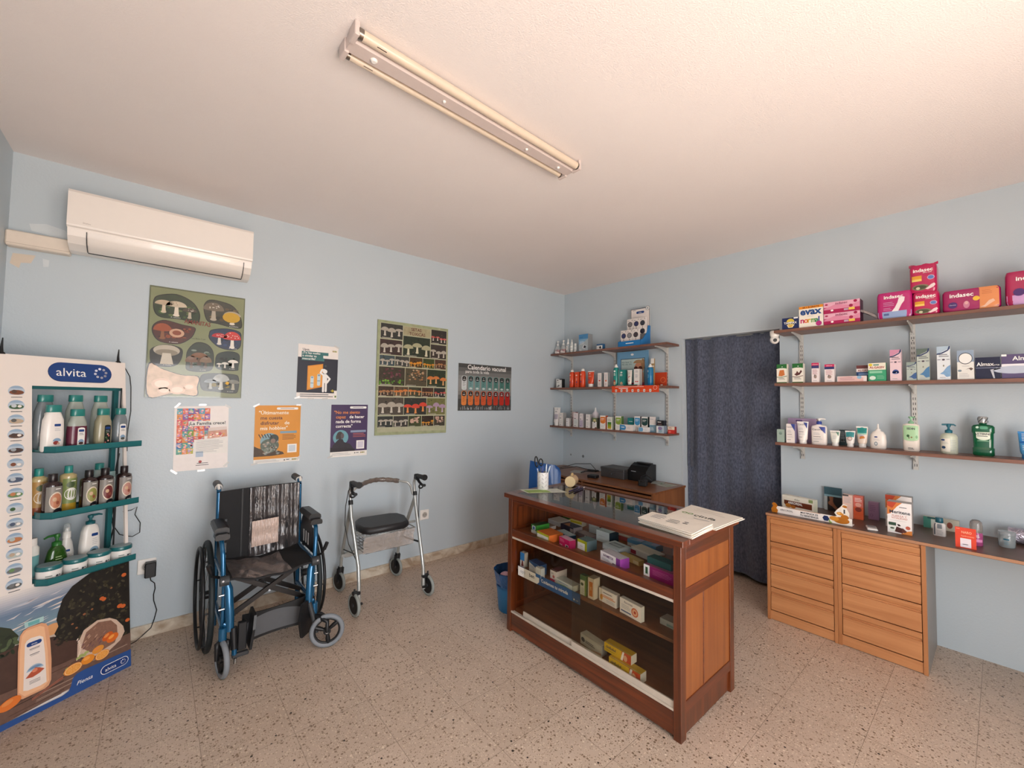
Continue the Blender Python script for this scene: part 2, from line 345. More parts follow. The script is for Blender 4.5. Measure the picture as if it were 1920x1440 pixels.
# ------------------------------------------------------------------ printed artwork on faces
EPS = 0.00035
def flat(o, U, V, W, H):
    o, U, V = Vector(o), Vector(U), Vector(V); N = U.cross(V)
    return lambda u, v, k: o + U * (u * W) + V * (v * H) + N * (k * EPS)
class Art:
    def __init__(s, mb, fn, W, H, sub=1): s.mb, s.fn, s.W, s.H, s.sub = mb, fn, W, H, sub
    def rect(s, u0, v0, u1, v1, m, k=1, n=None):
        n = n or s.sub; vs = []; fs = []; nv = 1 if s.sub == 1 else max(1, int(math.ceil(abs(v1 - v0) * 12)))
        for i in range(n + 1):
            u = u0 + (u1 - u0) * i / n; vs += [s.fn(u, v0 + (v1 - v0) * j / nv, k) for j in range(nv + 1)]
        w = nv + 1
        for i in range(n):
            for j in range(nv): fs.append((w * i + j, w * (i + 1) + j, w * (i + 1) + j + 1, w * i + j + 1))
        s.mb.add(vs, fs, m, s.sub > 1); return s
    def poly(s, pts, m, k=1):
        if s.sub == 1: s.mb.add([s.fn(u, v, k) for u, v in pts], [tuple(range(len(pts)))], m); return s
        # on a curved face: cut into small triangles so that the print follows the surface
        P = [Vector((u, v, 0)) for u, v in pts]; tri = [tuple(P[i] for i in t) for t in tessellate_polygon([P])]
        for _ in range(3 if len(P) < 8 else 2):
            nt = []
            for a, b, c in tri:
                ab, bc, ca = (a + b) / 2, (b + c) / 2, (c + a) / 2; nt += [(a, ab, ca), (ab, b, bc), (ca, bc, c), (ab, bc, ca)]
            tri = nt
        s.mb.add([s.fn(q.x, q.y, k) for t in tri for q in t], [(3 * i, 3 * i + 1, 3 * i + 2) for i in range(len(tri))], m, True); return s
    def ell(s, cu, cv, ru, rv, m, k=1, n=20, a0=0, a1=360, rot=0.0):
        full = a1 - a0 >= 360; q = []
        for i in range(n if full else n + 1):
            a = rad(a0 + (a1 - a0) * i / n); x = ru * s.W * math.cos(a); y = rv * s.H * math.sin(a)
            x, y = x * math.cos(rot) - y * math.sin(rot), x * math.sin(rot) + y * math.cos(rot)
            q.append((cu + x / s.W, cv + y / s.H))
        return s.poly(q, m, k)
    def circ(s, cu, cv, r, m, k=1, n=20): return s.ell(cu, cv, r / s.W, r / s.H, m, k, n)
    def rrect(s, u0, v0, u1, v1, rr, m, k=1):
        """rounded rectangle, corner radius in metres"""
        a, b = rr / s.W, rr / s.H; q = []
        for cu, cv, st in ((u1 - a, v1 - b, 0), (u0 + a, v1 - b, 90), (u0 + a, v0 + b, 180), (u1 - a, v0 + b, 270)):
            for i in range(7): an = rad(st + 15 * i); q.append((cu + a * math.cos(an), cv + b * math.sin(an)))
        return s.poly(q, m, k)
    def text(s, t, u, v, h, m, k=2, al='c', mw=None, bold=0.0, slant=0.0, rot=0.0):
        """u,v: anchor on the baseline; h: cap height in metres; mw: widest in metres"""
        vs, fs, w = textmesh(t, bold); sc = h / 0.70; sx = sc
        if mw and w * sc > mw: sx = mw / w
        x0 = {'l': 0, 'c': -w * sx / 2, 'r': -w * sx}[al]; c, sn = math.cos(rot), math.sin(rot); q = []
        for x, y in vs:
            X = x0 + x * sx + y * sc * slant; Y = y * sc
            q.append(s.fn(u + (X * c - Y * sn) / s.W, v + (X * sn + Y * c) / s.H, k))
        s.mb.add(q, fs, m); return s
    def lines(s, u0, u1, v, n, dv, th, m, k=2):
        """tiny print, too small to read"""
        for i in range(n):
            s.rect(u0, v - i * dv - th, u0 + (u1 - u0) * (1 if i % 3 else 0.86) , v - i * dv, m, k)
        return s
def loftfn(secs, p=2.0, span=0.86, v0=None, v1=None, c=(0, 0)):
    """maps (u,v) on to the front (-y) side of a loft"""
    z0 = secs[0][0] if v0 is None else v0; z1 = secs[-1][0] if v1 is None else v1
    def f(u, v, k):
        z = z0 + v * (z1 - z0); a, b = secs[-1][1], secs[-1][2]
        for i in range(len(secs) - 1):
            if secs[i][0] <= z <= secs[i + 1][0] and secs[i + 1][0] > secs[i][0]:
                t = (z - secs[i][0]) / (secs[i + 1][0] - secs[i][0])
                a = secs[i][1] + t * (secs[i + 1][1] - secs[i][1]); b = secs[i][2] + t * (secs[i + 1][2] - secs[i][2]); break
        t = (2 * u - 1) * span
        y = -b * (1 - abs(t) ** p) ** (1 / p)
        nx, ny = abs(t) ** (p - 1) * math.copysign(1, t) / a, -(1 - abs(t) ** p) ** ((p - 1) / p) / b
        q = math.hypot(nx, ny); o = 0.0006 + k * 0.0003
        return Vector((c[0] + a * t + nx / q * o, c[1] + y + ny / q * o, z))
    return f

TXT = M('#3c4048', 0.6); TXTW = M('#f2f0ec', 0.5); GREYP = M('#a9abb0', 0.6); BLUEP = M('#1f4a86', 0.5)
RZR = -PI / 2     # things on the right wall face the room (-x)

def carton(name, label, cat, group, loc, w, h, d, col, art=None, rz=RZR, top=None, side=None, r=0.42, tilt=None, side_art=None, top_art=None):
    """printed cardboard carton; local front faces -y, base at z=0"""
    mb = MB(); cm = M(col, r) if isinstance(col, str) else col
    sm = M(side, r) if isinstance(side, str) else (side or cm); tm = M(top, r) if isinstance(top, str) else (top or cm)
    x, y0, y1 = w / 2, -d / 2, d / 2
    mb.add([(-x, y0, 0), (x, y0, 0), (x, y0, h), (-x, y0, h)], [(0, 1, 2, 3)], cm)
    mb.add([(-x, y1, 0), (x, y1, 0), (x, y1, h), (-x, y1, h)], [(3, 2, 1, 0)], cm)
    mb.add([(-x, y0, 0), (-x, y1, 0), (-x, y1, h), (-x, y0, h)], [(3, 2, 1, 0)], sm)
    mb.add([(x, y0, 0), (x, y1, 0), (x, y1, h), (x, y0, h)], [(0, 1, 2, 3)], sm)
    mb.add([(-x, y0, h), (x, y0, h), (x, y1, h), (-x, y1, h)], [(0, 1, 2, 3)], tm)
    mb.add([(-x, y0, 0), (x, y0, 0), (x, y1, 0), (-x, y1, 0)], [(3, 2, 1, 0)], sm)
    # the tuck flap seam on the top
    mb.add([(-x, y0 + d * 0.12, h + 0.0003), (x, y0 + d * 0.12, h + 0.0003), (x, y0 + d * 0.15, h + 0.0003), (-x, y0 + d * 0.15, h + 0.0003)], [(0, 1, 2, 3)], sm)
    if art: art(Art(mb, flat((-x, y0, 0), (1, 0, 0), (0, 0, 1), w, h), w, h))
    if side_art: side_art(Art(mb, flat((x, y0, 0), (0, 1, 0), (0, 0, 1), d, h), d, h))
    if top_art: top_art(Art(mb, flat((-x, y0, h), (1, 0, 0), (0, 1, 0), w, d), w, d))
    o = mb.build(name, loc=loc, rz=rz)
    if tilt: o.rotation_euler = (tilt[0], tilt[1], rz)
    return tag(o, label, cat, group)

# ================================================================== the room
mb = MB(); mb.box(LX - 0.2, 4.7, FY - 0.12, WY + 0.2, -0.1, 0, FLOOR); struct('floor', mb, 'beige terrazzo tile floor with dark chips')
mb = MB(); mb.box(LX - 0.2, 4.7, FY - 0.12, WY + 0.2, CZ, CZ + 0.1, CEIL); struct('ceiling', mb, 'off-white stippled ceiling')
mb = MB(); mb.box(LX - 0.12, 4.7, WY, WY + 0.12, 0, CZ, WALL)
# bare plaster where the pipe cover was fitted
P1, P2 = M('#d3c6b6', 0.85), M('#cfd6da', 0.7)
A_ = Art(mb, flat((LX, WY, 0), (1, 0, 0), (0, 0, 1), 1, 1), 1, 1)
A_.poly([(0.02, 2.165), (0.10, 2.17), (0.085, 2.125), (0.05, 2.12), (0.045, 2.09), (0.012, 2.11)], P1, 1)
A_.poly([(0.125, 2.16), (0.15, 2.155), (0.148, 2.12), (0.13, 2.115)], P2, 1)
A_.poly([(0.07, 2.335), (0.13, 2.35), (0.20, 2.335), (0.235, 2.29), (0.15, 2.29), (0.08, 2.30)], P2, 1)
struct('wall_back', mb, 'pale blue painted wall with the posters')
mb = MB(); mb.box(LX - 0.12, LX, FY - 0.12, WY, 0, CZ, WALL); struct('wall_left', mb, 'pale blue painted side wall')
mb = MB()
mb.box(WX, WX + 0.12, FY - 0.12, DY0, 0, CZ, WALL); mb.box(WX, WX + 0.12, DY1, WY, 0, CZ, WALL); mb.box(WX, WX + 0.12, DY0, DY1, DZ, CZ, WALL)
A_ = Art(mb, flat((WX, WY, 0), (0, -1, 0), (0, 0, 1), 1, 1), 1, 1)
A_.circ(0.12, 0.83, 0.012, M('#8a9196', 0.8)); A_.circ(0.30, 0.83, 0.016, M('#71777c', 0.8))
struct('wall_right', mb, 'pale blue painted wall with the shelves and the doorway')
mb = MB(); mb.box(4.6, 4.7, FY - 0.12, WY, 0, CZ, WALL); struct('wall_behind_curtain', mb)
# shop front behind the camera: an open door and a window
mb = MB()
mb.box(LX - 0.2, -0.17, FY - 0.12, FY, 0, CZ, WALL); mb.box(0.82, 1.08, FY - 0.12, FY, 0, CZ, WALL); mb.box(2.02, 4.7, FY - 0.12, FY, 0, CZ, WALL)
mb.box(-0.17, 0.82, FY - 0.12, FY, 2.0, CZ, WALL); mb.box(1.08, 2.02, FY - 0.12, FY, 2.05, CZ, WALL); mb.box(1.08, 2.02, FY - 0.12, FY, 0, 0.42, WALL)
struct('wall_front', mb)
mb = MB()
for a in ((-0.17, -0.13, 0, 2.0), (0.78, 0.82, 0, 2.0), (-0.13, 0.78, 1.96, 2.0)): mb.box(a[0], a[1], FY - 0.10, FY - 0.03, a[2], a[3], ALU)
struct('door_1', mb)
mb = MB()
for a in ((1.08, 1.13, 0.42, 2.05), (1.97, 2.02, 0.42, 2.05), (1.13, 1.97, 0.42, 0.47), (1.13, 1.97, 2.0, 2.05)): mb.box(a[0], a[1], FY - 0.09, FY - 0.04, a[2], a[3], ALU)
mb.box(1.13, 1.97, FY - 0.068, FY - 0.062, 0.47, 2.0, GL_WIN)
struct('window_1', mb)
mb = MB(); mb.box(-8, 12, -14, FY - 0.13, -0.12, -0.02, M('#b8a48c', 0.85, amp=0.15, scale=4)); struct('ground_outside', mb)
mb = MB(); mb.rbox(LX + 0.001, WX - 0.001, WY - 0.015, WY + 0.01, 0.0, 0.072, MARBLE, 0.002); struct('baseboard_back', mb, 'beige veined marble skirting')
# plaster edge of the doorway
mb = MB()
EDGE = M('#c3ccd2', 0.5)
mb.box(WX - 0.003, WX + 0.12, DY1 - 0.004, DY1 + 0.004, 0, DZ + 0.004, EDGE); mb.box(WX - 0.003, WX + 0.12, DY0, DY1, DZ - 0.004, DZ + 0.004, EDGE)
struct('trim_1', mb)

# ---- curtain in the doorway
def curt(u, v):
    y = DY1 - 0.008 - u * (DY1 - DY0 + 0.03); z = DZ - 0.006 - v * (DZ - 0.02)
    a = 0.010 * math.sin(u * 34 + 0.6 * math.sin(v * 3)) * (0.5 + 0.5 * v) + 0.008 * math.sin(u * 13 + 2 * v)
    fold = 0.030 * math.exp(-((u - 0.70 - 0.05 * v) / 0.05) ** 2) * max(0, v - 0.35) + 0.02 * math.exp(-((u - 0.12) / 0.04) ** 2) * (1 - v * 0.5)
    edge = -0.035 * max(0, 0.10 - u) / 0.10 * (1 - v)
    kick = -0.16 * max(0, v - 0.60) * max(0, u - 0.45)
    return (WX + 0.085 + a + fold * -1.0 + edge + kick, y, z + (0.035 * max(0, 1 - abs(u - 0.55) / 0.4) if v > 0.99 else 0))
mb = MB(); mb.grid(curt, 120, 40, DENIM, thick=(0.006, 0, 0))
cur = tag(mb.build('curtain'), 'dark blue-grey cloth curtain hanging in the doorway', 'curtain')
mb = MB(); mb.cyl((WX + 0.09, DY0 + 0.001, DZ - 0.012), (WX + 0.09, DY1 - 0.001, DZ - 0.012), 0.006, STEEL, 10)
mb.build('curtain_rod', cur)
mb = MB(); mb.grid(lambda u, v: (curt(0.02 + u * 0.10, v)[0] - 0.012 - 0.015 * (1 - u), DY1 - 0.012 - u * 0.06, DZ - 0.01 - v * 1.15), 10, 20, DENIM, thick=(0.004, 0, 0))
mb.build('curtain_edge', cur)

# ---- fluorescent fitting on the ceiling
FW = M('#cfc0ba', 0.5, coat=0.1); TUBE = M('#d2c1ad', 0.3, coat=0.3)
lf = empty('fluorescent_fitting', (1.052, 1.46, CZ), 0.028, 'white twin tube fluorescent fitting, unlit, on the ceiling', 'ceiling light')
L2 = 0.592
mb = MB(); mb.prism([(-0.036, 0), (-0.034, -0.036), (-0.027, -0.044), (0.027, -0.044), (0.034, -0.036), (0.036, 0)], (-L2, 0, 0), (0, 1, 0), (0, 0, 1), (2 * L2, 0, 0), FW)
mb.build('housing', lf)
for yy in (-0.058, 0.058):
    rr = 0.018 if yy < 0 else 0.014
    mb = MB(); mb.cyl((-L2 + 0.014, yy, -0.030), (L2 - 0.014, yy, -0.030), rr, TUBE, 24)
    t = mb.build('tube', lf)
    for a, b_ in ((-L2 + 0.008, -L2 + 0.026), (L2 - 0.020, L2 - 0.012)):
        mb = MB(); mb.cyl((a, yy, -0.030), (b_, yy, -0.030), rr + 0.0006, M('#8a8178', 0.25, 0.9), 24); mb.build('end_cap', t)
    mb = MB()
    for i, (xa, xb, an) in enumerate(((0.075, 0.110, 24),)):
        c, s_ = math.sin(rad(an)), math.cos(rad(an)); q = rr + 0.0006
        mb.add([(-L2 + xa, yy - q * c, -0.030 - q * s_), (-L2 + xb, yy - q * c, -0.030 - q * s_), (-L2 + xb, yy - q * math.sin(rad(an + 9)), -0.030 - q * math.cos(rad(an + 9))), (-L2 + xa, yy - q * math.sin(rad(an + 9)), -0.030 - q * math.cos(rad(an + 9)))], [(0, 1, 2, 3)], M('#3a2a22', 0.5))
    mb.build('printed_mark', t)
    for sx in (-1, 1):
        mb = MB(); x0, x1 = sorted((sx * (L2 - 0.012), sx * (L2 + 0.006))); mb.rbox(x0, x1, min(0.02 * math.copysign(1, yy), yy * 1.3), max(0.02 * math.copysign(1, yy), yy * 1.3), -0.05, 0.0, FW, 0.003)
        mb.build('lamp_holder', lf)
for x, r_ in ((-0.50, 0.013), (-0.20, 0.007), (0.27, 0.007), (0.50, 0.009)):
    mb = MB(); mb.loft([(-0.051, r_ * 0.6, r_ * 0.6), (-0.047, r_, r_), (-0.043, r_, r_)], WHTG, 16, (x, 0)); mb.build('cover_screw', lf)

# ---- air conditioner and its pipe cover
AC = M('#ece5de', 0.32, coat=0.3, amp=0.015)
ac = empty('air_conditioner', (0.025, WY, 2.205), 0, 'white split air conditioner mounted high on the wall above the mushroom poster', 'air conditioner')
prof = [(0, 0.012), (-0.03, 0.0), (-0.100, 0.003), (-0.160, 0.026), (-0.190, 0.060), (-0.200, 0.092)]
mb = MB(); mb.prism([(p[0], p[1]) for p in prof] + [(-0.204, 0.102), (-0.200, 0.29), (-0.188, 0.303), (0, 0.305)], (-0.412, 0, 0), (0, 1, 0), (0, 0, 1), (0.824, 0, 0), AC); mb.build('body', ac)
mb = MB(); mb.prism([(-0.203, 0.100), (-0.213, 0.106), (-0.216, 0.115), (-0.213, 0.285), (-0.205, 0.299), (-0.19, 0.304), (-0.19, 0.100)], (-0.414, 0, 0), (0, 1, 0), (0, 0, 1), (0.828, 0, 0), AC)
a_ = Art(mb, flat((-0.414, -0.2165, 0), (1, 0, 0), (0, 0, 1), 1, 1), 1, 1); a_.text('Daitsu', 0.06, 0.125, 0.008, M('#a39c94', 0.4), al='l')
mb.build('front_panel', ac)
def sec(i, t, o=0.0):
    a, b_ = prof[i], prof[i + 1]; x = a[0] + (b_[0] - a[0]) * t; z = a[1] + (b_[1] - a[1]) * t
    nx, nz = (b_[1] - a[1]), -(b_[0] - a[0]); q = math.hypot(nx, nz); return (x - nx / q * o, z - nz / q * o)
pts = []
for i in range(15):
    t = 2.15 + (4.85 - 2.15) * i / 14; j = int(t); f = t - j; P4 = [Vector((*prof[min(5, max(0, j + d))], 0)) for d in (-1, 0, 1, 2)]
    p = 0.5 * (2 * P4[1] + (P4[2] - P4[0]) * f + (2 * P4[0] - 5 * P4[1] + 4 * P4[2] - P4[3]) * f * f + (3 * P4[1] - P4[0] - 3 * P4[2] + P4[3]) * f ** 3)
    n_ = Vector((p.x + 0.10, p.y - 0.10, 0)).normalized(); pts.append((p.x + n_.x * 0.004, p.y + n_.y * 0.004))
inn = [(x + 0.012, z + 0.006) for x, z in reversed(pts)]
mb = MB(); mb.prism(pts + inn, (-0.335, 0, 0), (0, 1, 0), (0, 0, 1), (0.70, 0, 0), AC); mb.build('louvre_flap', ac)
gp = [sec(2, -0.06, .003), sec(2, 0.14, .0045)]
mb = MB(); mb.add([(-0.34, gp[0][0], gp[0][1]), (0.37, gp[0][0], gp[0][1]), (0.37, gp[1][0], gp[1][1]), (-0.34, gp[1][0], gp[1][1])], [(0, 1, 2, 3)], BLK)
for xx in (-0.342, 0.366):
    q = [(p[0] - .0008, p[1] - .0008) for p in pts]
    for i in range(14): mb.add([(xx, *q[i]), (xx + 0.004, *q[i]), (xx + 0.004, *q[i + 1]), (xx, *q[i + 1])], [(0, 1, 2, 3)], DGREY)
mb.build('air_outlet', ac)
for xx, w_ in ((-0.417, 0.005), (0.412, 0.005)):
    mb = MB(); mb.box(xx, xx + w_, -0.12, -0.10, 0.10, 0.125, WHT); mb.build('side_clip', ac)
DUCT = M('#e2d6c8', 0.5)
mb = MB(); mb.rbox(LX + 0.001, -0.388, WY - 0.062, WY, 2.192, 2.272, DUCT, 0.006); mb.box(LX + 0.001, -0.388, WY - 0.064, WY - 0.061, 2.203, 2.206, M('#c9bcad', 0.6))
tag(mb.build('pipe_cover', org=(-0.5, WY, 2.19)), 'cream plastic pipe cover running from the air conditioner to the corner', 'pipe cover')

# ---- sockets
def socket(name, x, z, n, label):
    o = empty(name, (x, WY, z), 0, label, 'socket')
    mb = MB(); w = 0.085 * n; mb.rbox(-w / 2, w / 2, -0.010, 0, -0.043, 0.043, WHTG, 0.003); mb.build('plate', o)
    for i in range(n):
        cx = (i - (n - 1) / 2) * 0.072; mb = MB()
        mb.tube([(cx, -0.0105, 0), (cx, -0.0115, 0)], 0.026, M('#d8d3ca', 0.4), 28); mb.tube([(cx, -0.0112, 0), (cx, -0.0122, 0)], 0.021, M('#a7a29b', 0.5), 28)
        for dx in (-0.0095, 0.0095): mb.tube([(cx + dx, -0.0118, 0), (cx + dx, -0.0128, 0)], 0.0028, BLK, 8)
        mb.build('socket_face', o)
    return o
socket('wall_socket', -0.005, 0.415, 1, 'white wall socket holding a black plug, beside the cosmetics stand').scale.x = 1.0
socket('wall_socket', 1.84, 0.418, 1, 'empty white wall socket between the walker and the counter')
pa = empty('power_adapter', (0.012, WY - 0.012, 0.41), 0, 'black power adapter plugged into the socket beside the cosmetics stand', 'power adapter')
mb = MB(); mb.rbox(-0.026, 0.026, -0.045, 0, -0.052, 0.035, BLK, 0.005); mb.build('housing', pa)
mb = MB(); mb.tube([(0, -0.022, -0.05), (0.004, -0.02, -0.075), (0.022, -0.005, -0.10), (0.026, 0.002, -0.135), (0.020, 0.003, -0.17), (0.022, 0.003, -0.205), (0.038, 0.002, -0.265), (0.028, 0, -0.32), (0.015, -0.006, -0.36), (-0.02, -0.02, -0.385), (-0.05, -0.045, -0.399), (-0.10, -0.07, -0.4055), (-0.2, -0.06, -0.4055)], 0.0025, BLK, 8)
mb.build('cord', pa)
mb = MB(); mb.tube([(-0.12, WY - 0.07, 0.768), (-0.085, WY - 0.06, 0.77), (-0.061, WY - 0.06, 0.785), (-0.069, WY - 0.06, 0.741), (-0.044, WY - 0.06, 0.69), (-0.044, WY - 0.06, 0.635), (-0.075, WY - 0.06, 0.617), (-0.10, WY - 0.06, 0.625), (-0.13, WY - 0.06, 0.64), (-0.158, WY - 0.06, 0.695), (-0.16, WY - 0.06, 0.80), (-0.155, WY - 0.06, 1.0)], 0.0025, BLK, 8)
mb.tube([(-0.145, WY - 0.06, 1.59), (-0.122, WY - 0.06, 1.54), (-0.115, WY - 0.06, 1.48), (-0.11, WY - 0.06, 1.34), (-0.118, WY - 0.06, 1.24), (-0.12, WY - 0.06, 1.19), (-0.117, WY - 0.06, 1.11)], 0.0022, BLK, 8)
mb.tube([(-0.15, WY - 0.06, 1.10), (-0.17, WY - 0.06, 0.90), (-0.16, WY - 0.06, 0.82), (-0.168, WY - 0.06, 0.75), (-0.155, WY - 0.06, 0.68), (-0.17, WY - 0.06, 0.60)], 0.004, BLK, 8)
tag(mb.build('cable', org=(-0.05, WY - 0.05, 0.82)), 'loose black cable looping out from behind the cosmetics stand', 'cable')

# ================================================================== shelving on the right wall
STDM = M('#cfcdc8', 0.35, 0.35)
def upright(y, z0, z1, label, grp):
    mb = MB(); mb.box(WX - 0.012, WX, y - 0.0125, y + 0.0125, z0, z1, STDM)
    a = Art(mb, flat((WX - 0.0122, y + 0.0125, z0), (0, -1, 0), (0, 0, 1), 1, 1), 1, 1); z = 0.02; i = 0
    while z < z1 - z0 - 0.02:
        for u in (0.006, 0.016): a.rect(u, z, u + 0.003, z + 0.016, BLKM)
        i += 1; z += 0.032
        if i % 5 == 0: a.circ(0.0125, z - 0.008, 0.003, BLKM, n=8)
    return tag(mb.build('shelf_upright', org=(WX, y, z0)), label, 'shelf upright', grp)
def bracket(y, z, label, grp):
    mb = MB(); poly = [(0, 0), (-0.20, 0), (-0.215, -0.004), (-0.215, -0.010), (-0.14, -0.017), (-0.07, -0.028), (-0.02, -0.048), (0, -0.056)]
    mb.prism(poly, (WX - 0.012, y - 0.0025, z), (1, 0, 0), (0, 0, 1), (0, 0.005, 0), STDM); mb.box(WX - 0.014, WX - 0.004, y - 0.009, y + 0.009, z - 0.06, z, STDM)
    return tag(mb.build('shelf_bracket', org=(WX, y, z)), label, 'bracket', grp)
SX = 3.41
TOPS = (('top', 1.975), ('middle', 1.59), ('bottom', 1.165))
for side, ya, yb, ups in (('left of the doorway', 1.90, WY - 0.002, ((2.02, 'nearest the doorway'), (2.605, 'in the middle'), (3.20, 'nearest the corner'))),
                          ('right of the doorway', -1.10, 1.062, ((0.95, 'nearest the doorway'), (0.351, 'second from the doorway'), (-0.30, 'third from the doorway')))):
    for nm, z in TOPS:
        mb = MB(); mb.rbox(SX, WX - 0.0135, ya, yb, z - 0.02, z, LAMS, 0.001)
        tag(mb.build('shelf_board', org=(SX, (ya + yb) / 2, z)), f'brown laminate shelf board, {nm} of the three {side}', 'shelf', 'wall shelves ' + side)
    for y, w_ in ups:
        upright(y, 1.04, 1.97 if y > 1.5 else 2.0, f'slotted metal shelf upright {side}, {w_}', 'slotted uprights ' + side)
        for nm, z in TOPS: bracket(y, z - 0.0205, f'white metal bracket under the {nm} shelf {side}, {w_}', 'shelf brackets ' + side)

# ================================================================== chests of drawers with the long worktop
GAP_SHADE = M('#2a140a', 0.8)  # near-black brown, the shade in the drawer gaps put in as colour
def chest(ya, yb, label, right_side=None):
    o = empty('chest_of_drawers', (3.18, (ya + yb) / 2, 0), 0, label, 'chest of drawers', 'chests of drawers under the worktop'); c = (ya + yb) / 2; q = []
    mb = MB(); x1 = WX - 0.002 - 3.18
    for y0, y1 in ((ya - c, ya - c + 0.018), (yb - c - 0.018, yb - c)): mb.rbox(0, x1, y0, y1, 0, 0.684, BEECH_V, 0.001)
    mb.box(0.012, x1 - 0.01, ya - c + 0.018, yb - c - 0.018, 0.665, 0.684, BEECH); mb.box(x1 - 0.008, x1, ya - c + 0.018, yb - c - 0.018, 0.0, 0.68, BEECH)
    mb.box(0.006, 0.02, ya - c + 0.018, yb - c - 0.018, 0.004, 0.060, BEECH); mb.box(0.018, x1 - 0.01, ya - c + 0.02, yb - c - 0.02, 0.062, 0.664, GAP_SHADE)
    if right_side: mb.box(0.0205, x1, ya - c - 0.0008, ya - c, 0.0, 0.684, right_side)
    mb.build('carcass', o)
    zs = [0.065, 0.2165, 0.366, 0.5165, 0.668]
    for i in range(4):
        z0, z1 = zs[i] + 0.002, zs[i + 1] - 0.003; y0, y1 = ya - c + 0.021, yb - c - 0.021
        mb = MB(); mb.rbox(0.002, 0.018, y0, y1, z0, z1 - 0.044, BEECH, 0.0015); mb.box(0.010, 0.018, y0, y1, z1 - 0.044, z1 - 0.012, BEECH)
        d = mb.build('drawer', o)
        mb = MB(); mb.prism([(0.001, z1), (0.018, z1), (0.018, z1 - 0.012), (0.012, z1 - 0.036), (0.004, z1 - 0.030), (0.001, z1 - 0.012)], (0, y0, 0), (1, 0, 0), (0, 0, 1), (0, y1 - y0, 0), BEECH)
        mb.build('handle', d)
chest(0.6635, 1.046, 'beech four drawer chest, the one next to the doorway curtain')
chest(0.279, 0.6625, 'beech four drawer chest, the one beside the open space under the worktop', M('#8b857f', 0.45))
mb = MB(); mb.rbox(3.176, WX - 0.002, -1.05, 1.05, 0.685, 0.703, LAM, 0.001); mb.box(3.1745, 3.1765, -1.05, 1.05, 0.687, 0.702, M('#a77a5c', 0.45))
tag(mb.build('worktop', org=(3.4, 0, 0.7)), 'long brown laminate worktop over the drawers and along the wall', 'worktop')

# ---- low cabinet behind the counter
ds = empty('low_cabinet', (3.10, 2.60, 0), 0, 'brown wooden low cabinet with two drawers against the wall behind the counter', 'cabinet')
mb = MB(); mb.rbox(0.0, WX - 3.102, -0.755, 0.72, 0.682, 0.70, DESK, 0.001); mb.build('top', ds)
mb = MB()
for y0 in (-0.75, -0.012, 0.70): mb.box(0.005, 0.53, y0, y0 + 0.018, 0, 0.682, DESKX)
mb.box(0.52, 0.53, -0.73, 0.70, 0, 0.682, DESK); mb.box(0.03, 0.52, -0.73, 0.70, 0.03, 0.05, DESK); mb.build('carcass', ds)
for y0, y1 in ((-0.728, -0.016), (0.010, 0.698)):
    for k in range(4):
        z1 = 0.672 - k * 0.155
        mb = MB(); mb.rbox(0.003, 0.02, y0, y1, z1 - 0.150, z1 - 0.030, DESK, 0.001); dd = mb.build('drawer', ds)
        mb = MB(); mb.rbox(0.0, 0.02, y0, y1, z1 - 0.022, z1 - 0.004, DESK, 0.001); mb.box(0.012, 0.02, y0, y1, z1 - 0.03, z1 - 0.022, GAP_SHADE); mb.build('handle', dd)

# ================================================================== glass display counter
ct = empty('display_counter', (1.73, 0.90, 0), 0, 'reddish wooden shop counter with a glass top and sliding glass front', 'display counter')
CO = (1.73, 0.90, 0); X0, X1, Y0, Y1 = 1.73, 2.27, 0.90, 2.045
def cb(name, boxes, mat, par=ct, label=None, b=0.0015):
    mb = MB()
    for q in boxes: mb.rbox(*q, mat, b)
    o = mb.build(name, par, org=CO)
    if label: o['label'] = label
    return o
for (x, y) in ((X0, Y0), (X0, Y1 - 0.035), (X1 - 0.045, Y0), (X1 - 0.045, Y1 - 0.035)):
    cb('corner_post', [(x, x + 0.045, y, y + 0.035, 0.0, 0.822)], CW_D)
TX0, TX1, TY0, TY1 = X0 - 0.022, X1 + 0.018, Y0 - 0.020, Y1 + 0.020
cb('top_frame', [(TX0, TX0 + 0.060, TY0, TY1, 0.822, 0.848)], CW_H); cb('top_frame', [(TX1 - 0.055, TX1, TY0, TY1, 0.822, 0.848)], CW_H)
cb('top_frame', [(TX0 + 0.06, TX1 - 0.055, TY0, TY0 + 0.075, 0.822, 0.8478)], CW_X); cb('top_frame', [(TX0 + 0.06, TX1 - 0.055, TY1 - 0.06, TY1, 0.822, 0.8478)], CW_X)
mb = MB(); mb.box(TX0 + 0.058, TX1 - 0.053, TY0 + 0.073, TY1 - 0.058, 0.841, 0.8475, GL_TOP); mb.build('glass_top', ct, org=CO)['label'] = 'clear glass top panel'
cb('front_rail', [(X0 + 0.002, X0 + 0.03, Y0 + 0.035, Y1 - 0.035, 0.800, 0.821)], CW_H)
cb('front_rail', [(X0 + 0.002, X0 + 0.03, Y0 + 0.035, Y1 - 0.035, 0.583, 0.628)], CW_H)
cb('front_rail', [(X0 + 0.004, X0 + 0.03, Y0 + 0.035, Y1 - 0.035, 0.015, 0.116)], CW_H)
cb('back_rail', [(X1 - 0.03, X1 - 0.002, Y0 + 0.035, Y1 - 0.035, 0.775, 0.821)], CW_H)
cb('upper_shelf', [(X0 + 0.03, X1 - 0.005, Y0 + 0.012, Y1 - 0.012, 0.592, 0.608)], CW_I)
cb('middle_shelf', [(X0 + 0.05, X1 - 0.02, Y0 + 0.02, Y1 - 0.02, 0.370, 0.385)], CW_I)
cb('bottom_board', [(X0 + 0.03, X1 - 0.02, Y0 + 0.02, Y1 - 0.02, 0.105, 0.120)], CW_I)
cb('back_panel', [(X1 - 0.018, X1 - 0.006, Y0 + 0.035, Y1 - 0.035, 0.02, 0.59)], CW_I)
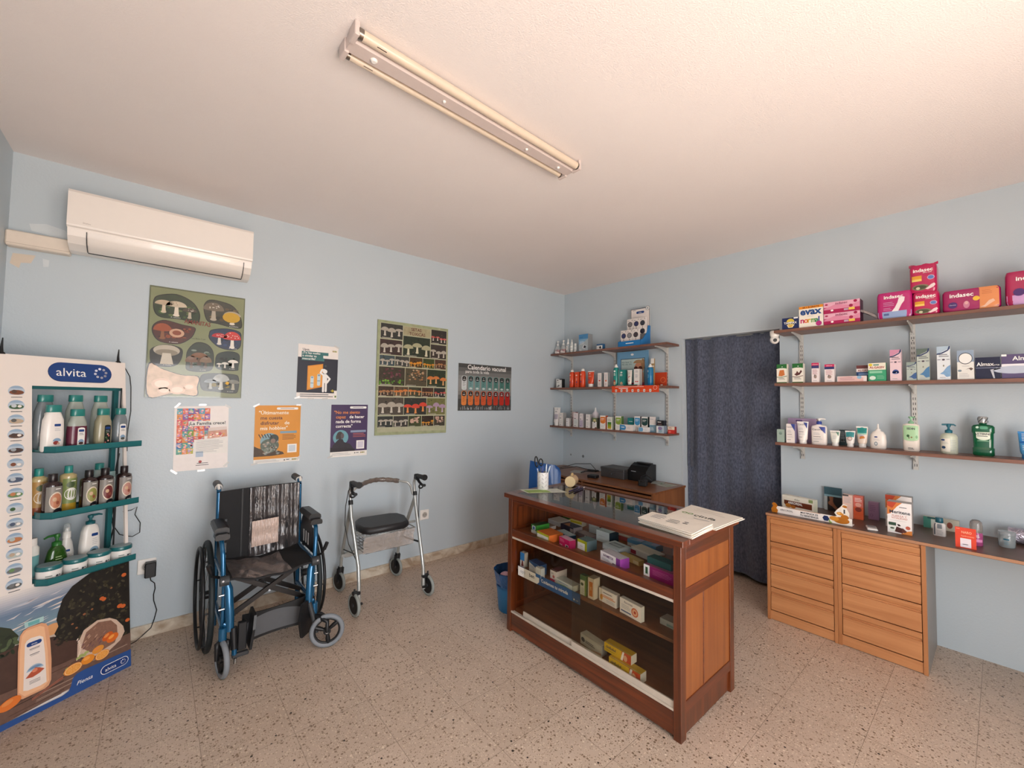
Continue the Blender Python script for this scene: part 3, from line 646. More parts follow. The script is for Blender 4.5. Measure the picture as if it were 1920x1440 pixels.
for y in (Y0, Y1 - 0.02):
    a, b_ = (y + 0.006, y + 0.018); CW_S = CW_P if y == Y0 else CW_D  # far end panels get the dark wood: interior shade painted as colour
    cb('side_panel', [(X0 + 0.045, X1 - 0.045, a, b_, 0.625, 0.76)], CW_S)
    cb('side_panel', [(X0 + 0.045, X0 + 0.215, a, b_, 0.15, 0.575)], CW_S); cb('side_panel', [(X0 + 0.222, X1 - 0.045, a, b_, 0.15, 0.575)], CW_S)
    cb('side_rail', [(X0 + 0.045, X1 - 0.045, y + 0.001, y + 0.019, 0.752, 0.821), (X0 + 0.045, X1 - 0.045, y + 0.002, y + 0.019, 0.572, 0.628), (X0 + 0.045, X1 - 0.045, y + 0.002, y + 0.019, 0.105, 0.155), (X0 + 0.214, X0 + 0.223, y + 0.004, y + 0.018, 0.15, 0.575)], CW_X)
    cb('side_rail', [(X0 + 0.045, X1 - 0.045, y + 0.010, y + 0.020, 0.01, 0.106)], CW_D)
AL2 = M('#cfc5b8', 0.35, 0.25)
cb('glass_track', [(X0 + 0.004, X0 + 0.028, Y0 + 0.035, Y1 - 0.035, 0.570, 0.583)], AL2, b=0.001)
cb('glass_track', [(X0 + 0.002, X0 + 0.010, Y0 + 0.035, Y1 - 0.035, 0.116, 0.126), (X0 + 0.010, X0 + 0.030, Y0 + 0.035, Y1 - 0.035, 0.116, 0.119)], AL2, b=0.0005)
for x, y0, y1 in ((X0 + 0.023, 1.33, 1.915), (X0 + 0.014, Y0 + 0.036, 1.52)):
    mb = MB(); mb.box(x - 0.0015, x + 0.0015, y0, y1, 0.125, 0.571, GL_PANE)
    p = mb.build('sliding_pane', ct, org=CO)
    mb = MB(); mb.box(x - 0.0036, x + 0.0036, y0, y1, 0.119, 0.152, AL2); mb.build('pane_rail', p, org=CO)

# fix parts whose parent sits at the counter origin

# ================================================================== wheelchair
BLU = M('#1c5f88', 0.25, 0.5, coat=0.6); RUB = M('#7d8288', 0.6); RUBD = M('#1b2326', 0.6); FAB = M('#1e1e20', 0.8, bump=0.3, scale=400); PLB = M('#18181a', 0.4)
FILM = foil('wrapped_back', '#4b4646', 0.16, 22, 1.0, metal=0.15, stretch=(1.8, 1.8, 0.6)); CLEARF = foil('clear_film', '#c9c4be', 0.1, 30, 1.0, alpha=0.22)
wc = empty('wheelchair', (0.525, 2.80, 0), 0, 'blue and black folding wheelchair with plastic film still on its back', 'wheelchair'); WO = (0.525, 2.80, 0)
XL, XR = 0.305, 0.745
def part(mb, name, par=None, lab=None, org=WO):
    o = mb.build(name, par, org=org)
    if lab: o['label'] = lab
    return o
for sgn, x in ((-1, XL), (1, XR)):
    mb = MB(); i_ = -sgn
    mb.tube([(x, 3.005, 0.10), (x, 3.01, 0.5), (x, 3.02, 0.70), (x, 3.03, 0.862)], 0.0125, BLU, 14)                       # back post
    mb.tube([(x, 2.66, 0.475), (x, 2.83, 0.477), (x, 3.01, 0.478)], 0.012, BLU, 12)                                       # seat rail
    mb.tube([(x, 2.655, 0.235), (x, 3.005, 0.235)], 0.012, BLU, 12)
    mb.tube([(x + sgn * 0.012, 2.98, 0.62), (x + sgn * 0.014, 2.93, 0.685), (x + sgn * 0.014, 2.75, 0.69), (x + sgn * 0.013, 2.685, 0.66), (x + sgn * 0.008, 2.66, 0.60), (x + sgn * 0.004, 2.655, 0.50)], 0.0115, BLU, 14)   # arm tube
    mb.tube([(x + i_ * 0.010, 2.65, 0.47), (x + i_ * 0.020, 2.64, 0.43), (x + i_ * 0.028, 2.625, 0.30), (x + i_ * 0.030, 2.62, 0.22)], [0.014, 0.020, 0.021, 0.019], BLU, 16)   # thick front tube
    mb.tube([(x - sgn * 0.002, 2.655, 0.48), (x - sgn * 0.002, 2.655, 0.22)], 0.011, BLU, 12)
    mb.tube([(x, 2.62, 0.245), (x, 2.62, 0.175)], 0.019, BLU, 18)                                                        # caster housing
    mb.tube([(x + i_ * 0.004, 2.63, 0.26), (x + i_ * 0.028, 2.622, 0.24)], 0.014, BLU, 10)
    part(mb, 'side_frame', wc)
    mb = MB(); mb.cyl((x - 0.020 * sgn, 2.635, 0.475), (x + 0.020 * sgn, 2.635, 0.475), 0.024, DGREY, 20)
    mb.cyl((x + sgn * 0.008, 2.618, 0.483), (x + sgn * 0.008, 2.609, 0.483), 0.005, CHROME, 10)
    part(mb, 'frame_joint', wc, 'grey joint')
    for (yy, zz) in ((2.645, 0.40), (2.64, 0.33)):
        mb = MB(); mb.cyl((x + sgn * 0.02, yy, zz), (x - sgn * 0.02, yy, zz), 0.006, CHROME, 8); mb.build('bolt', wc, org=WO)
    # push handle
    mb = MB(); mb.tube([(x, 3.03, 0.862), (x, 3.045, 0.885), (x, 3.075, 0.893), (x, 3.16, 0.893)], 0.0125, BLU, 12); h = part(mb, 'push_handle', wc)
    mb = MB(); mb.tube([(x, 3.055, 0.892), (x, 3.17, 0.893)], 0.021, BLK, 18); mb.tube([(x, 3.052, 0.888), (x, 3.058, 0.890)], 0.0185, M('#d9d6d0', 0.3), 18)
    mb.tube([(x + sgn * 0.004, 3.045, 0.905), (x + sgn * 0.002, 3.02, 0.885)], 0.008, WHT, 8); part(mb, 'grip', h)
    # armrest
    mb = MB(); xa = x + sgn * 0.012
    prof_ = [(-0.030, 0), (0.030, 0), (0.034, 0.010), (0.032, 0.026), (0.020, 0.034), (-0.020, 0.034), (-0.032, 0.026), (-0.034, 0.010)]
    mb.prism(prof_, (xa, 2.70, 0.700), (1, 0, 0), (0, 0, 1), (0, 0.22, 0), PLB); mb.prism([(a * 0.97, b_ * 0.9 - 0.022) for a, b_ in prof_], (xa, 2.665, 0.700), (1, 0, 0), (0, 0, 1), (0, 0.06, 0), PLB)
    part(mb, 'armrest', wc)
    mb = MB(); pl = [(2.69, 0.50), (2.99, 0.50), (2.99, 0.62), (2.94, 0.68), (2.76, 0.69), (2.72, 0.62)]
    mb.prism([(p[0], p[1]) for p in pl], (x + sgn * 0.004, 0, 0), (0, 1, 0), (0, 0, 1), (0.003, 0, 0), PLB)
    for yy in (2.78, 2.83, 2.88): mb.box(x - 0.0005 * sgn - 0.001, x - 0.0005 * sgn + 0.001, yy, yy + 0.02, 0.53, 0.60, M('#b8b8b8', 0.4))
    part(mb, 'side_guard', wc)
    # rear wheel
    wx = x + sgn * 0.045; cz = 0.300; cy = 2.965; cy_ = cy
    mb = MB(); mb.torus((wx, cy, cz), (1, 0, 0), 0.285, 0.0145, RUBD, 56, 10); w = part(mb, 'rear_wheel', wc)
    mb = MB(); mb.torus((wx, cy, cz), (1, 0, 0), 0.268, 0.009, DGREY, 48, 8); part(mb, 'rim', w)
    mb = MB(); mb.torus((wx + sgn * 0.035, cy, cz), (1, 0, 0), 0.262, 0.009, BLK, 48, 8)
    for k in range(6):
        an = 2 * PI * k / 6; mb.cyl((wx, cy + 0.264 * math.cos(an), cz + 0.264 * math.sin(an)), (wx + sgn * 0.035, cy + 0.262 * math.cos(an), cz + 0.262 * math.sin(an)), 0.004, BLK, 6)
    part(mb, 'hand_rim', w)
    mb = MB(); mb.cyl((wx - 0.03, cy, cz), (wx + 0.03, cy, cz), 0.022, BLK, 16)
    for k in range(18):
        an = 2 * PI * k / 18; mb.cyl((wx + (0.018 if k % 2 else -0.018), cy, cz), (wx, cy + 0.264 * math.cos(an), cz + 0.264 * math.sin(an)), 0.0013, CHROME, 5)
    part(mb, 'spokes', w)
    mb = MB(); mb.tube([(x + sgn * 0.015, 2.70, 0.475), (x + sgn * 0.05, 2.67, 0.50), (x + sgn * 0.065, 2.655, 0.545)], 0.007, BLK, 8); mb.tube([(x + sgn * 0.058, 2.66, 0.525), (x + sgn * 0.070, 2.65, 0.565)], 0.011, BLK, 10)
    part(mb, 'brake_lever', wc)
# casters: left one rolls front to back, right one is swivelled sideways
for x, ax, name_c, rr in ((XL, Vector((1, 0.16, 0)), 'left', 0.094), (0.765, Vector((-0.30, -1, 0)), 'right', 0.094)):
    ax.normalize(); side = ax.cross(Vector((0, 0, 1))).normalized()
    if name_c == 'left': c = Vector((0.305, 2.61, rr)); stem = Vector((XL, 2.62, 0.175))
    else: c = Vector((0.800, 2.550, rr)); stem = Vector((XR, 2.62, 0.175))
    mb = MB(); mb.torus(c, ax, rr - 0.013, 0.013, RUB, 40, 10); wq = part(mb, 'caster_wheel', wc, 'grey rubber tyre')
    mb = MB(); mb.torus(c, ax, rr - 0.026, 0.008, BLK, 36, 8); mb.cyl(c - ax * 0.014, c + ax * 0.014, 0.020, BLK, 16)
    for k in range(3):
        an = 2 * PI * k / 3 + 0.4; d = side * math.cos(an) + Vector((0, 0, 1)) * math.sin(an)
        mb.tube([c + d * 0.012, c + d * 0.045, c + d * 0.070], [0.009, 0.013, 0.011], BLK, 8)
    part(mb, 'hub', wq)
    mb = MB(); mb.cyl(c + ax * 0.012, c + ax * 0.022, 0.009, CHROME, 14); part(mb, 'axle_bolt', wq, 'chrome axle bolt')
    mb = MB(); top = Vector((stem.x, stem.y, 0.172))
    for q in (-1, 1):
        o_ = ax * (q * 0.024); mid = (top + c) / 2
        mb.tube([top + o_ * 0.7, Vector((mid.x, mid.y, 0.170)) + o_, c + Vector((0, 0, 0.06)) + o_, c + o_], [0.011, 0.013, 0.011, 0.009], PLB, 8)
    mb.cyl(top + Vector((0, 0, -0.012)), top + Vector((0, 0, 0.012)), 0.020, PLB, 16)
    part(mb, 'caster_fork', wc)
# seat and backrest
def seatf(u, v):
    x = XL + 0.012 + u * (XR - XL - 0.024); y = 2.625 + v * 0.38
    return (x, y, 0.485 - 0.030 * math.sin(PI * u) - 0.012 * math.sin(PI * v) * math.sin(PI * u) + 0.004 * math.sin(u * 17 + v * 9))
mb = MB(); mb.grid(seatf, 24, 14, FAB, thick=(0, 0, -0.010)); part(mb, 'seat', wc)
mb = MB(); mb.grid(lambda u, v: (lambda p: (p[0], p[1] - 0.003, p[2] + 0.004 + 0.003 * math.sin(u * 31) * math.sin(v * 12)))(seatf(0.05 + u * 0.68, v * 0.9 - 0.005)), 30, 16, foil('seat_film', '#57504e', 0.28, 16, 0.8)); part(mb, 'seat_wrap', wc, 'crumpled plastic film over the seat')
def backf(u, v):
    x = XL + 0.002 + u * (XR - XL - 0.004); z = 0.452 + v * 0.420; y = 3.005 + v * 0.022 + 0.022 * math.sin(PI * u)
    return (x, y - 0.012, z + 0.008 * (u - 0.5) * v)
mb = MB()
cut = lambda u, v: backf(u, v)
mb.grid(lambda u, v: backf(0.10 + u * 0.90, v), 24, 16, FAB, thick=(0, 0.008, 0)); mb.grid(lambda u, v: backf(u * 0.10, 0.60 + v * 0.40), 4, 6, FAB, thick=(0, 0.008, 0))
for v0, v1 in ((0.53, 0.56), (0.36, 0.38), (0.27, 0.30), (0.10, 0.13)): mb.grid(lambda u, v, v0=v0, v1=v1: backf(u * 0.10, v0 + v * (v1 - v0)), 3, 1, FAB, thick=(0, 0.008, 0))
mb.grid(lambda u, v: backf(u * 0.02, v * 0.6), 1, 4, FAB, thick=(0, 0.008, 0))
part(mb, 'backrest', wc)
mb = MB(); mb.grid(lambda u, v: (lambda p: (p[0], p[1] - 0.006 - 0.004 * math.sin(u * 23 + v * 2) - 0.003 * math.sin(u * 47) - 0.004 * math.sin(v * 21 + u * 4) * (1 - v), p[2]))(backf(0.36 + u * 0.63, 0.01 + v * 0.985)), 50, 30, FILM); part(mb, 'backrest_wrap', wc, 'shiny crumpled plastic film over the back')
mb = MB(); mb.grid(lambda u, v: (0.475 + 0.145 * u, 2.990 - 0.004 * abs(math.sin(u * 24 + v * 1.5)) - 0.003 * math.sin(v * 11), 0.515 + 0.155 * v + 0.006 * u), 60, 12, foil('label_film', '#d8bfb2', 0.10, 50, 1.0, stretch=(2, 2, 0.6)), thick=(0, .001, 0))
part(mb, 'paper_pouch', wc, 'pale paper pouch behind the plastic film')
mb = MB(); mb.grid(lambda u, v: (lambda p: (p[0], p[1] - 0.004, p[2]))(backf(0.26 + 0.02 * u, v)), 2, 8, BLK, thick=(0, 0.002, 0)); part(mb, 'seam_strip', wc)
# scissor brace
BR = M('#2b2624', 0.4, 0.3)
def bar(mb, a, b_, w, h, mat):
    a, b_ = Vector(a), Vector(b_); t = (b_ - a).normalized(); s_ = Vector((0, 1, 0)); n_ = t.cross(s_).normalized(); vs = []
    for p in (a, b_):
        for i, j in ((-1, -1), (1, -1), (1, 1), (-1, 1)): vs.append(p + s_ * (i * w / 2) + n_ * (j * h / 2))
    mb.add(vs, [(0, 1, 2, 3), (7, 6, 5, 4), (0, 4, 5, 1), (1, 5, 6, 2), (2, 6, 7, 3), (3, 7, 4, 0)], mat)
for yy in (2.72, 2.86):
    for a, b_ in (((XL + 0.01, yy, 0.235), (XR - 0.03, yy, 0.462)), ((XR - 0.01, yy + 0.02, 0.235), (XL + 0.03, yy + 0.02, 0.462))):
        mb = MB(); bar(mb, a, b_, 0.016, 0.024, BR); part(mb, 'cross_brace', wc)
mb = MB(); mb.cyl((0.525, 2.69, 0.348), (0.525, 2.90, 0.348), 0.006, CHROME, 10); part(mb, 'brace_pivot', wc)
# footrests
mb = MB(); mb.tube([(XL + 0.045, 2.612, 0.235), (XL + 0.050, 2.60, 0.13)], 0.0165, PLB, 12); mb.tube([(XL + 0.050, 2.60, 0.155), (XL + 0.052, 2.598, 0.092)], 0.0125, BLU, 12); part(mb, 'footrest_tube', wc)
mb = MB(); mb.rbox(XL + 0.065, XL + 0.105, 2.60, 2.635, 0.11, 0.25, PLB, 0.004); mb.prism([(-0.075, 0.0), (0.075, 0.0), (0.080, 0.10), (0.06, 0.165), (-0.06, 0.165), (-0.080, 0.10)], (XL + 0.112, 2.64, 0.115), (0, 1, 0), (0.12, 0, 1), (0.012, 0, 0), PLB); part(mb, 'footplate', wc)
mb = MB(); mb.rbox(XL + 0.040, XL + 0.115, 2.585, 2.615, 0.085, 0.105, DGREY, 0.005); mb.cyl((XL + 0.055, 2.59, 0.085), (XL + 0.055, 2.59, 0.060), 0.008, CHROME, 10); part(mb, 'footplate_clamp', wc)
mb = MB(); mb.prism([(-0.05, 0.0), (0.05, 0.0), (0.075, 0.10), (0.060, 0.185), (-0.055, 0.185), (-0.075, 0.10)], (XR - 0.045, 2.615, 0.085), (0.72, 0.68, 0), (0, 0, 1), (0.010, -0.012, 0), PLB); part(mb, 'footplate', wc)
mb = MB(); mb.tube([(XR - 0.03, 2.61, 0.255), (XR - 0.015, 2.60, 0.19), (XR + 0.002, 2.588, 0.12), (XR + 0.006, 2.582, 0.085)], [0.012, 0.014, 0.013, 0.012], DGREY, 10); part(mb, 'footrest_tube', wc)
STG = M('#5a5b5e', 0.85)
def strap(u, v, z0=0.105, z1=0.285):
    x = XL + 0.09 + u * (XR - XL - 0.13); arch = 0.050 * math.sin(PI * u); 
    return (x, 2.665 + 0.025 * math.sin(PI * u), z0 + 0.012 * u + v * (z1 - z0 - 0.03 - 0.02 * math.sin(PI * u)))
mb = MB(); mb.grid(strap, 20, 4, STG, thick=(0, 0.004, 0)); mb.grid(lambda u, v: (lambda p: (p[0], p[1] - 0.002, p[2]))(strap(u, v * 0.10)), 20, 1, BLK, thick=(0, 0.008, 0)); mb.grid(lambda u, v: (lambda p: (p[0], p[1] - 0.002, p[2] + 0.004))(strap(u, 0.62 + 0.3 * math.sin(PI * u) + v * (0.40 - 0.3 * math.sin(PI * u)))), 20, 1, BLK, thick=(0, 0.008, 0)); part(mb, 'calf_strap', wc, 'grey calf strap with black edges')

# ================================================================== walker
SIL = M('#b3b5b2', 0.3, 0.55); wk = empty('rollator_walker', (1.31, 2.95, 0), 0, 'silver four wheeled walker with a black padded seat and wire basket', 'walker'); KO = (1.31, 2.95, 0)
for sgn, xt, xb, xr in ((-1, 1.055, 1.075, 1.085), (1, 1.545, 1.535, 1.535)):
    fy = 2.795 if sgn < 0 else 2.762
    mb = MB(); mb.tube([(xb, fy, 0.055), (xb, fy + 0.01, 0.20), (xb - sgn * 0.003, fy + 0.035, 0.30), (xt, 2.93, 0.62), (xt, 2.955, 0.72)], 0.0125, SIL, 14)
    mb.tube([(xt, 2.95, 0.70), (xt, 2.968, 0.79), (xt, 2.95, 0.835), (xt, 2.905, 0.850)], 0.0105, SIL, 12); part(mb, 'front_leg', wk, org=KO)
    mb = MB(); mb.tube([(xt, 2.945, 0.685), (xt + (xr - xt) * 0.5, 3.08, 0.44), (xr, 3.185, 0.26), (xr, 3.20, 0.16)], 0.0125, SIL, 14); part(mb, 'rear_leg', wk, org=KO)
    mb = MB(); mb.cyl((xt, 2.944, 0.695), (xt, 2.951, 0.725), 0.0155, BLK, 14); part(mb, 'height_clamp', wk, org=KO)
    mb = MB(); mb.tube([(xt, 2.915, 0.85), (xt, 2.80, 0.85)], [0.016, 0.018], BLK, 14); mb.tube([(xt, 2.81, 0.852), (xt, 2.795, 0.852)], 0.022, BLK, 14); g = part(mb, 'hand_grip', wk, org=KO)
    mb = MB(); mb.tube([(xt, 2.925, 0.835), (xt + sgn * 0.012, 2.90, 0.80), (xt + sgn * 0.014, 2.86, 0.785), (xt + sgn * 0.012, 2.82, 0.79)], [0.012, 0.010, 0.009, 0.011], BLK, 10)
    mb.torus((xt + sgn * 0.012, 2.875, 0.775), (0, 1, 0.3), 0.017, 0.006, BLK, 18, 8); mb.rbox(xt - 0.018, xt + 0.018, 2.90, 2.94, 0.82, 0.862, BLK, 0.006); part(mb, 'brake_lever', wk, org=KO)
    mb = MB(); ww = sgn * 0.055
    mb.tube([(xt, 2.93, 0.815), (xt + ww * 0.5, 2.92, 0.80), (xt - 0.05 if sgn < 0 else xt + 0.01, 2.90, 0.70), (xt - 0.055 if sgn < 0 else xt + 0.005, 2.89, 0.58), (xt - 0.03 if sgn < 0 else xt + 0.005, 2.88, 0.45), (xb - sgn * -0.0, fy + 0.04, 0.32), (xb - 0.004, fy + 0.03, 0.24)], 0.0028, BLK, 8); part(mb, 'brake_cable', wk, org=KO)
    for cx, cy, leg in ((xb - sgn * -0.032 if sgn > 0 else xb - 0.032, fy - 0.005, 'f'), (xr, 3.222, 'r')):
        ax = Vector((1, 0.12 if leg == 'f' else 0.25, 0)).normalized(); c = Vector((cx, cy, 0.075))
        if leg == 'r': c.x = xr
        mb = MB(); mb.torus(c, ax, 0.064, 0.011, M('#8f9490', 0.5), 36, 10); w = part(mb, 'wheel', wk, 'grey tyred wheel', org=KO)
        mb = MB(); mb.cyl(c - ax * 0.008, c + ax * 0.008, 0.056, BLK, 30); mb.cyl(c - ax * 0.014, c + ax * 0.014, 0.012, DGREY, 12); part(mb, 'hub', w, org=KO)
        mb = MB()
        if leg == 'f':
            mb.rbox(min(cx, xb) - 0.012, max(cx, xb) + 0.004, cy - 0.012, cy + 0.024, 0.135, 0.155, BLK, 0.003); mb.rbox(xb + sgn * 0.0 - 0.018, xb + 0.018, cy - 0.02, cy - 0.004, 0.068, 0.082, BLK, 0.003)
            mb.cyl((cx, cy, 0.150), (cx, cy + 0.004, 0.175), 0.006, BLK, 8); part(mb, 'brake_block', wk, org=KO)
        else:
            for q in (-1, 1): mb.tube([Vector((xr, 3.20, 0.175)) + ax * (q * 0.017), c + ax * (q * 0.020)], [0.012, 0.009], BLK, 8)
            mb.cyl((xr, 3.20, 0.150), (xr, 3.20, 0.190), 0.018, BLK, 14); part(mb, 'fork', wk, org=KO)
mb = MB(); mb.rbox(1.085, 1.530, 3.115, 3.135, 0.275, 0.312, SIL, 0.003); mb.box(1.06, 1.10, 3.11, 3.13, 0.285, 0.305, SIL); part(mb, 'cross_bar', wk, org=KO)
mb = MB(); mb.tube([(1.06, 2.925, 0.505), (1.54, 2.925, 0.505)], 0.009, SIL, 10); mb.tube([(1.075, 2.87, 0.37), (1.08, 3.15, 0.33)], 0.004, BLK, 8); mb.tube([(1.535, 2.86, 0.37), (1.535, 3.13, 0.34)], 0.007, BLK, 8); part(mb, 'side_stay', wk, org=KO)
# seat: padded board with cut corners
poly = [(1.125, 2.775), (1.375, 2.765), (1.425, 2.80), (1.47, 2.95), (1.455, 3.04), (1.40, 3.07), (1.17, 3.085), (1.125, 3.04), (1.085, 2.92), (1.09, 2.82)]
cx_, cy_ = 1.27, 2.93
mb = MB()
lv = [(0.515, 0.96), (0.525, 1.0), (0.545, 1.0), (0.556, 0.96), (0.560, 0.90)]
vs = [(cx_ + (p[0] - cx_) * s_, cy_ + (p[1] - cy_) * s_, z) for z, s_ in lv for p in poly]; k = len(poly)
mb.add(vs, [(i * k + j, i * k + (j + 1) % k, (i + 1) * k + (j + 1) % k, (i + 1) * k + j) for i in range(4) for j in range(k)], M('#202022', 0.45), True); mb.add(vs[-k:], [tuple(range(k))], M('#202022', 0.45)); mb.add(vs[:k], [tuple(reversed(range(k)))], BLK)
part(mb, 'seat', wk, org=KO)
mb = MB(); bx0, bx1, by0, by1, bz0, bz1 = 1.095, 1.475, 2.80, 3.02, 0.375, 0.50
WIR = M('#4a3d38', 0.4, 0.4)
for i in range(6):
    z = bz0 + (bz1 - bz0) * i / 5; g_ = 0.03 * (1 - i / 5)
    mb.tube([(bx0 + g_, by0 + g_, z), (bx1 - g_, by0 + g_, z), (bx1 - g_, by1, z), (bx0 + g_, by1, z)], 0.0016 if i < 5 else 0.004, WIR if i < 5 else SIL, 6, closed=True)
for i in range(13):
    x = bx0 + 0.03 + (bx1 - bx0 - 0.06) * i / 12; mb.tube([(x, by0 + 0.003, bz1), (x, by0 + 0.03, bz0), (x, by1, bz0), (x, by1, bz1)], 0.0014, WIR, 5)
part(mb, 'basket', wk, org=KO)
mb = MB(); mb.grid(lambda u, v: (bx0 + 0.004 + u * (bx1 - bx0 - 0.008) + 0.004 * math.sin(v * 7), by0 - 0.005 + 0.02 * (1 - v) + 0.004 * math.sin(u * 25 + v * 5), bz0 + 0.006 + v * 0.115), 30, 10, foil('basket_film', '#b9aea6', 0.14, 25, 1.0, alpha=0.55)); part(mb, 'basket_wrap', wk, 'clear plastic film round the basket', org=KO)
br = [(1.475 if i else 1.475, 0, 0) for i in range(1)]
ps = []
for i in range(25):
    t = i / 24; ps.append((1.09 + 0.40 * t, 2.965 + 0.115 * math.sin(PI * t), 0.798 + 0.022 * math.sin(PI * t) + 0.0 * t))
mb = MB(); mb.tube([(1.055, 2.96, 0.70), (1.065, 2.965, 0.77)] + ps + [(1.515, 2.965, 0.77), (1.535, 2.96, 0.70)], 0.008, SIL, 10); part(mb, 'backrest_tube', wk, org=KO)
mb = MB(); mb.tube(ps[3:22], [0.017 + 0.002 * math.sin(i * 2.3) for i in range(19)], foil('rest_film', '#6c5f57', 0.2, 60, 1.0), 14); part(mb, 'backrest_pad', wk, 'film wrapped back strap', org=KO)

# ================================================================== cosmetics display stand
SA = Vector((-0.051, 3.027, 0)); SE = Vector((0.85, 0.527, 0)).normalized(); SMv = Vector((-SE.y, SE.x, 0)); SANG = math.atan2(SE.y, SE.x)
def SP(s, d, z): return SA + SE * s + SMv * d + Vector((0, 0, z))
LEAN = 0.105
st = empty('display_stand', SA, SANG, 'tall white cosmetics display stand with teal shelf trays and an orange grove picture', 'display stand')
# local frame of the stand: x along the front, y backwards, z up ; panel leans back
SW, SH = 0.56, 1.612
WHC = M('#e6ddd6', 0.4, amp=0.01); TEAL = M('#1f6468', 0.4); NAVY = M('#1d3f7c', 0.35); 
def pan(s, z): return (s, z * LEAN, z)
mb = MB()
def slab(s0, s1, z0, z1, th=0.012):
    a = [Vector(pan(s0, z0)), Vector(pan(s1, z0)), Vector(pan(s1, z1)), Vector(pan(s0, z1))]; b_ = [p + Vector((0, th, 0)) for p in a]
    mb.add(a + b_, [(0, 1, 2, 3), (7, 6, 5, 4), (0, 4, 5, 1), (1, 5, 6, 2), (2, 6, 7, 3), (3, 7, 4, 0)], WHC)
slab(-SW, 0, 0.0, 0.563); slab(-SW, -0.372, 0.563, 1.470); slab(-0.014, 0, 0.563, 1.470); slab(-SW, 0, 1.470, SH)
fn = lambda u, v, k: Vector((-SW + u * SW, v * SH * LEAN - 0.0006 * k, v * SH))
A = Art(mb, fn, SW, SH)
U = lambda s: (s + SW) / SW
V = lambda z: z / SH
def pz(pts): return [(U(s), V(z)) for s, z in pts]
R = lambda s0, z0, s1, z1, m, k=1: A.rect(U(s0), V(z0), U(s1), V(z1), m, k)
# the printed picture: sky
NS = 26
for i in range(NS):
    z0, z1 = 0.30 + 0.25 * i / NS, 0.30 + 0.25 * (i + 1) / NS; t = i / NS
    c1 = (0.86, 0.80, 0.76) if t < 0.25 else None
    def mixc(a, b_, q): return '#%02x%02x%02x' % tuple(int(a[j] + (b_[j] - a[j]) * q) for j in range(3))
    stops = [(0, (196, 176, 160)), (0.3, (120, 146, 160)), (0.62, (104, 124, 148)), (0.82, (182, 182, 190)), (1.0, (230, 221, 214))]
    for j in range(len(stops) - 1):
        if stops[j][0] <= t <= stops[j + 1][0]: cc = mixc(stops[j][1], stops[j + 1][1], (t - stops[j][0]) / (stops[j + 1][0] - stops[j][0])); break
    R(-SW, z0, 0, z1 + 0.0005, M(cc, 0.45, amp=0.02), 1)
rnd = random.Random(5)
for i in range(16):
    s, z = rnd.uniform(-0.46, -0.24), rnd.uniform(0.36, 0.50); w = rnd.uniform(0.02, 0.06)
    A.poly(pz([(s - w, z - 0.004), (s, z + rnd.uniform(0.001, 0.006)), (s + w, z + 0.010), (s, z - rnd.uniform(0.002, 0.006))]), M(rnd.choice(['#d9cfca', '#c9c3c6', '#e0d0c4', '#b5bac4']), 0.45), 2)
A.ell(U(-0.305), V(0.335), 0.035 / SW, 0.025 / SH, M('#d59a66', 0.45), 3)
# ground, bushes, tree
A.poly(pz([(-SW, 0.149), (-SW, 0.33), (-0.418, 0.325), (-0.30, 0.30), (-0.22, 0.25), (0, 0.22), (0, 0.08), (-0.3, 0.10)]), M('#4a332a', 0.5, amp=0.2), 4)
def leaves(n, region, cols, rmin, rmax, k):
    c = 0
    while c < n:
        s, z = rnd.uniform(region[0], region[1]), rnd.uniform(region[2], region[3])
        if not region[4](s, z): continue
        a, b_ = rnd.uniform(rmin, rmax), rnd.uniform(rmin, rmax) * 0.6
        A.ell(U(s), V(z), a / SW, b_ / SH, M(cols[rnd.randrange(len(cols))], 0.5), k + (c % 5) * 0.1, 7, rot=rnd.uniform(0, 3)); c += 1
A.poly(pz([(-SW, 0.31), (-SW, 0.43), (-0.47, 0.425), (-0.44, 0.405), (-0.415, 0.361), (-0.43, 0.32)]), M('#2c3322', 0.5), 5)
leaves(50, (-SW, -0.42, 0.29, 0.42, lambda s, z: z < 0.43 - (s + SW) * 0.45), ['#3d4a30', '#27301e', '#4d5a3c', '#20281a'], 0.006, 0.014, 5.2)
def intree(s, z): 
    return z > 0.16 and z < 0.545 - 0.16 * max(0, (-0.10 - s) / 0.19) ** 1.4 and s > -0.298 + 0.02 * math.sin(z * 40) and not (s < -0.21 and z < 0.25)
A.poly(pz([(-0.286, 0.40), (-0.27, 0.455), (-0.235, 0.50), (-0.17, 0.535), (-0.08, 0.548), (0.0, 0.545), (0.0, 0.158), (-0.21, 0.19), (-0.216, 0.242), (-0.279, 0.266), (-0.299, 0.311), (-0.285, 0.339), (-0.292, 0.371)]), M('#1f1a14', 0.5), 6)
leaves(330, (-0.30, -0.014, 0.16, 0.545, intree), ['#2a251b', '#1a1711', '#38311f', '#3d3626', '#241f18', '#14120d', '#4a4230'], 0.005, 0.013, 6.3)
for s, z, r_ in ((-0.025, 0.475, 0.011), (-0.12, 0.395, 0.010), (-0.112, 0.388, 0.010), (-0.045, 0.325, 0.012), (-0.030, 0.318, 0.011), (-0.012, 0.238, 0.010), (-0.19, 0.35, 0.006), (-0.235, 0.325, 0.005), (-0.22, 0.30, 0.005), (-0.16, 0.36, 0.005), (-0.08, 0.43, 0.005)):
    A.ell(U(s), V(z), r_ / SW, r_ * 0.85 / SH, M('#c8632f' if r_ > 0.008 else '#8d5a3a', 0.45), 8)
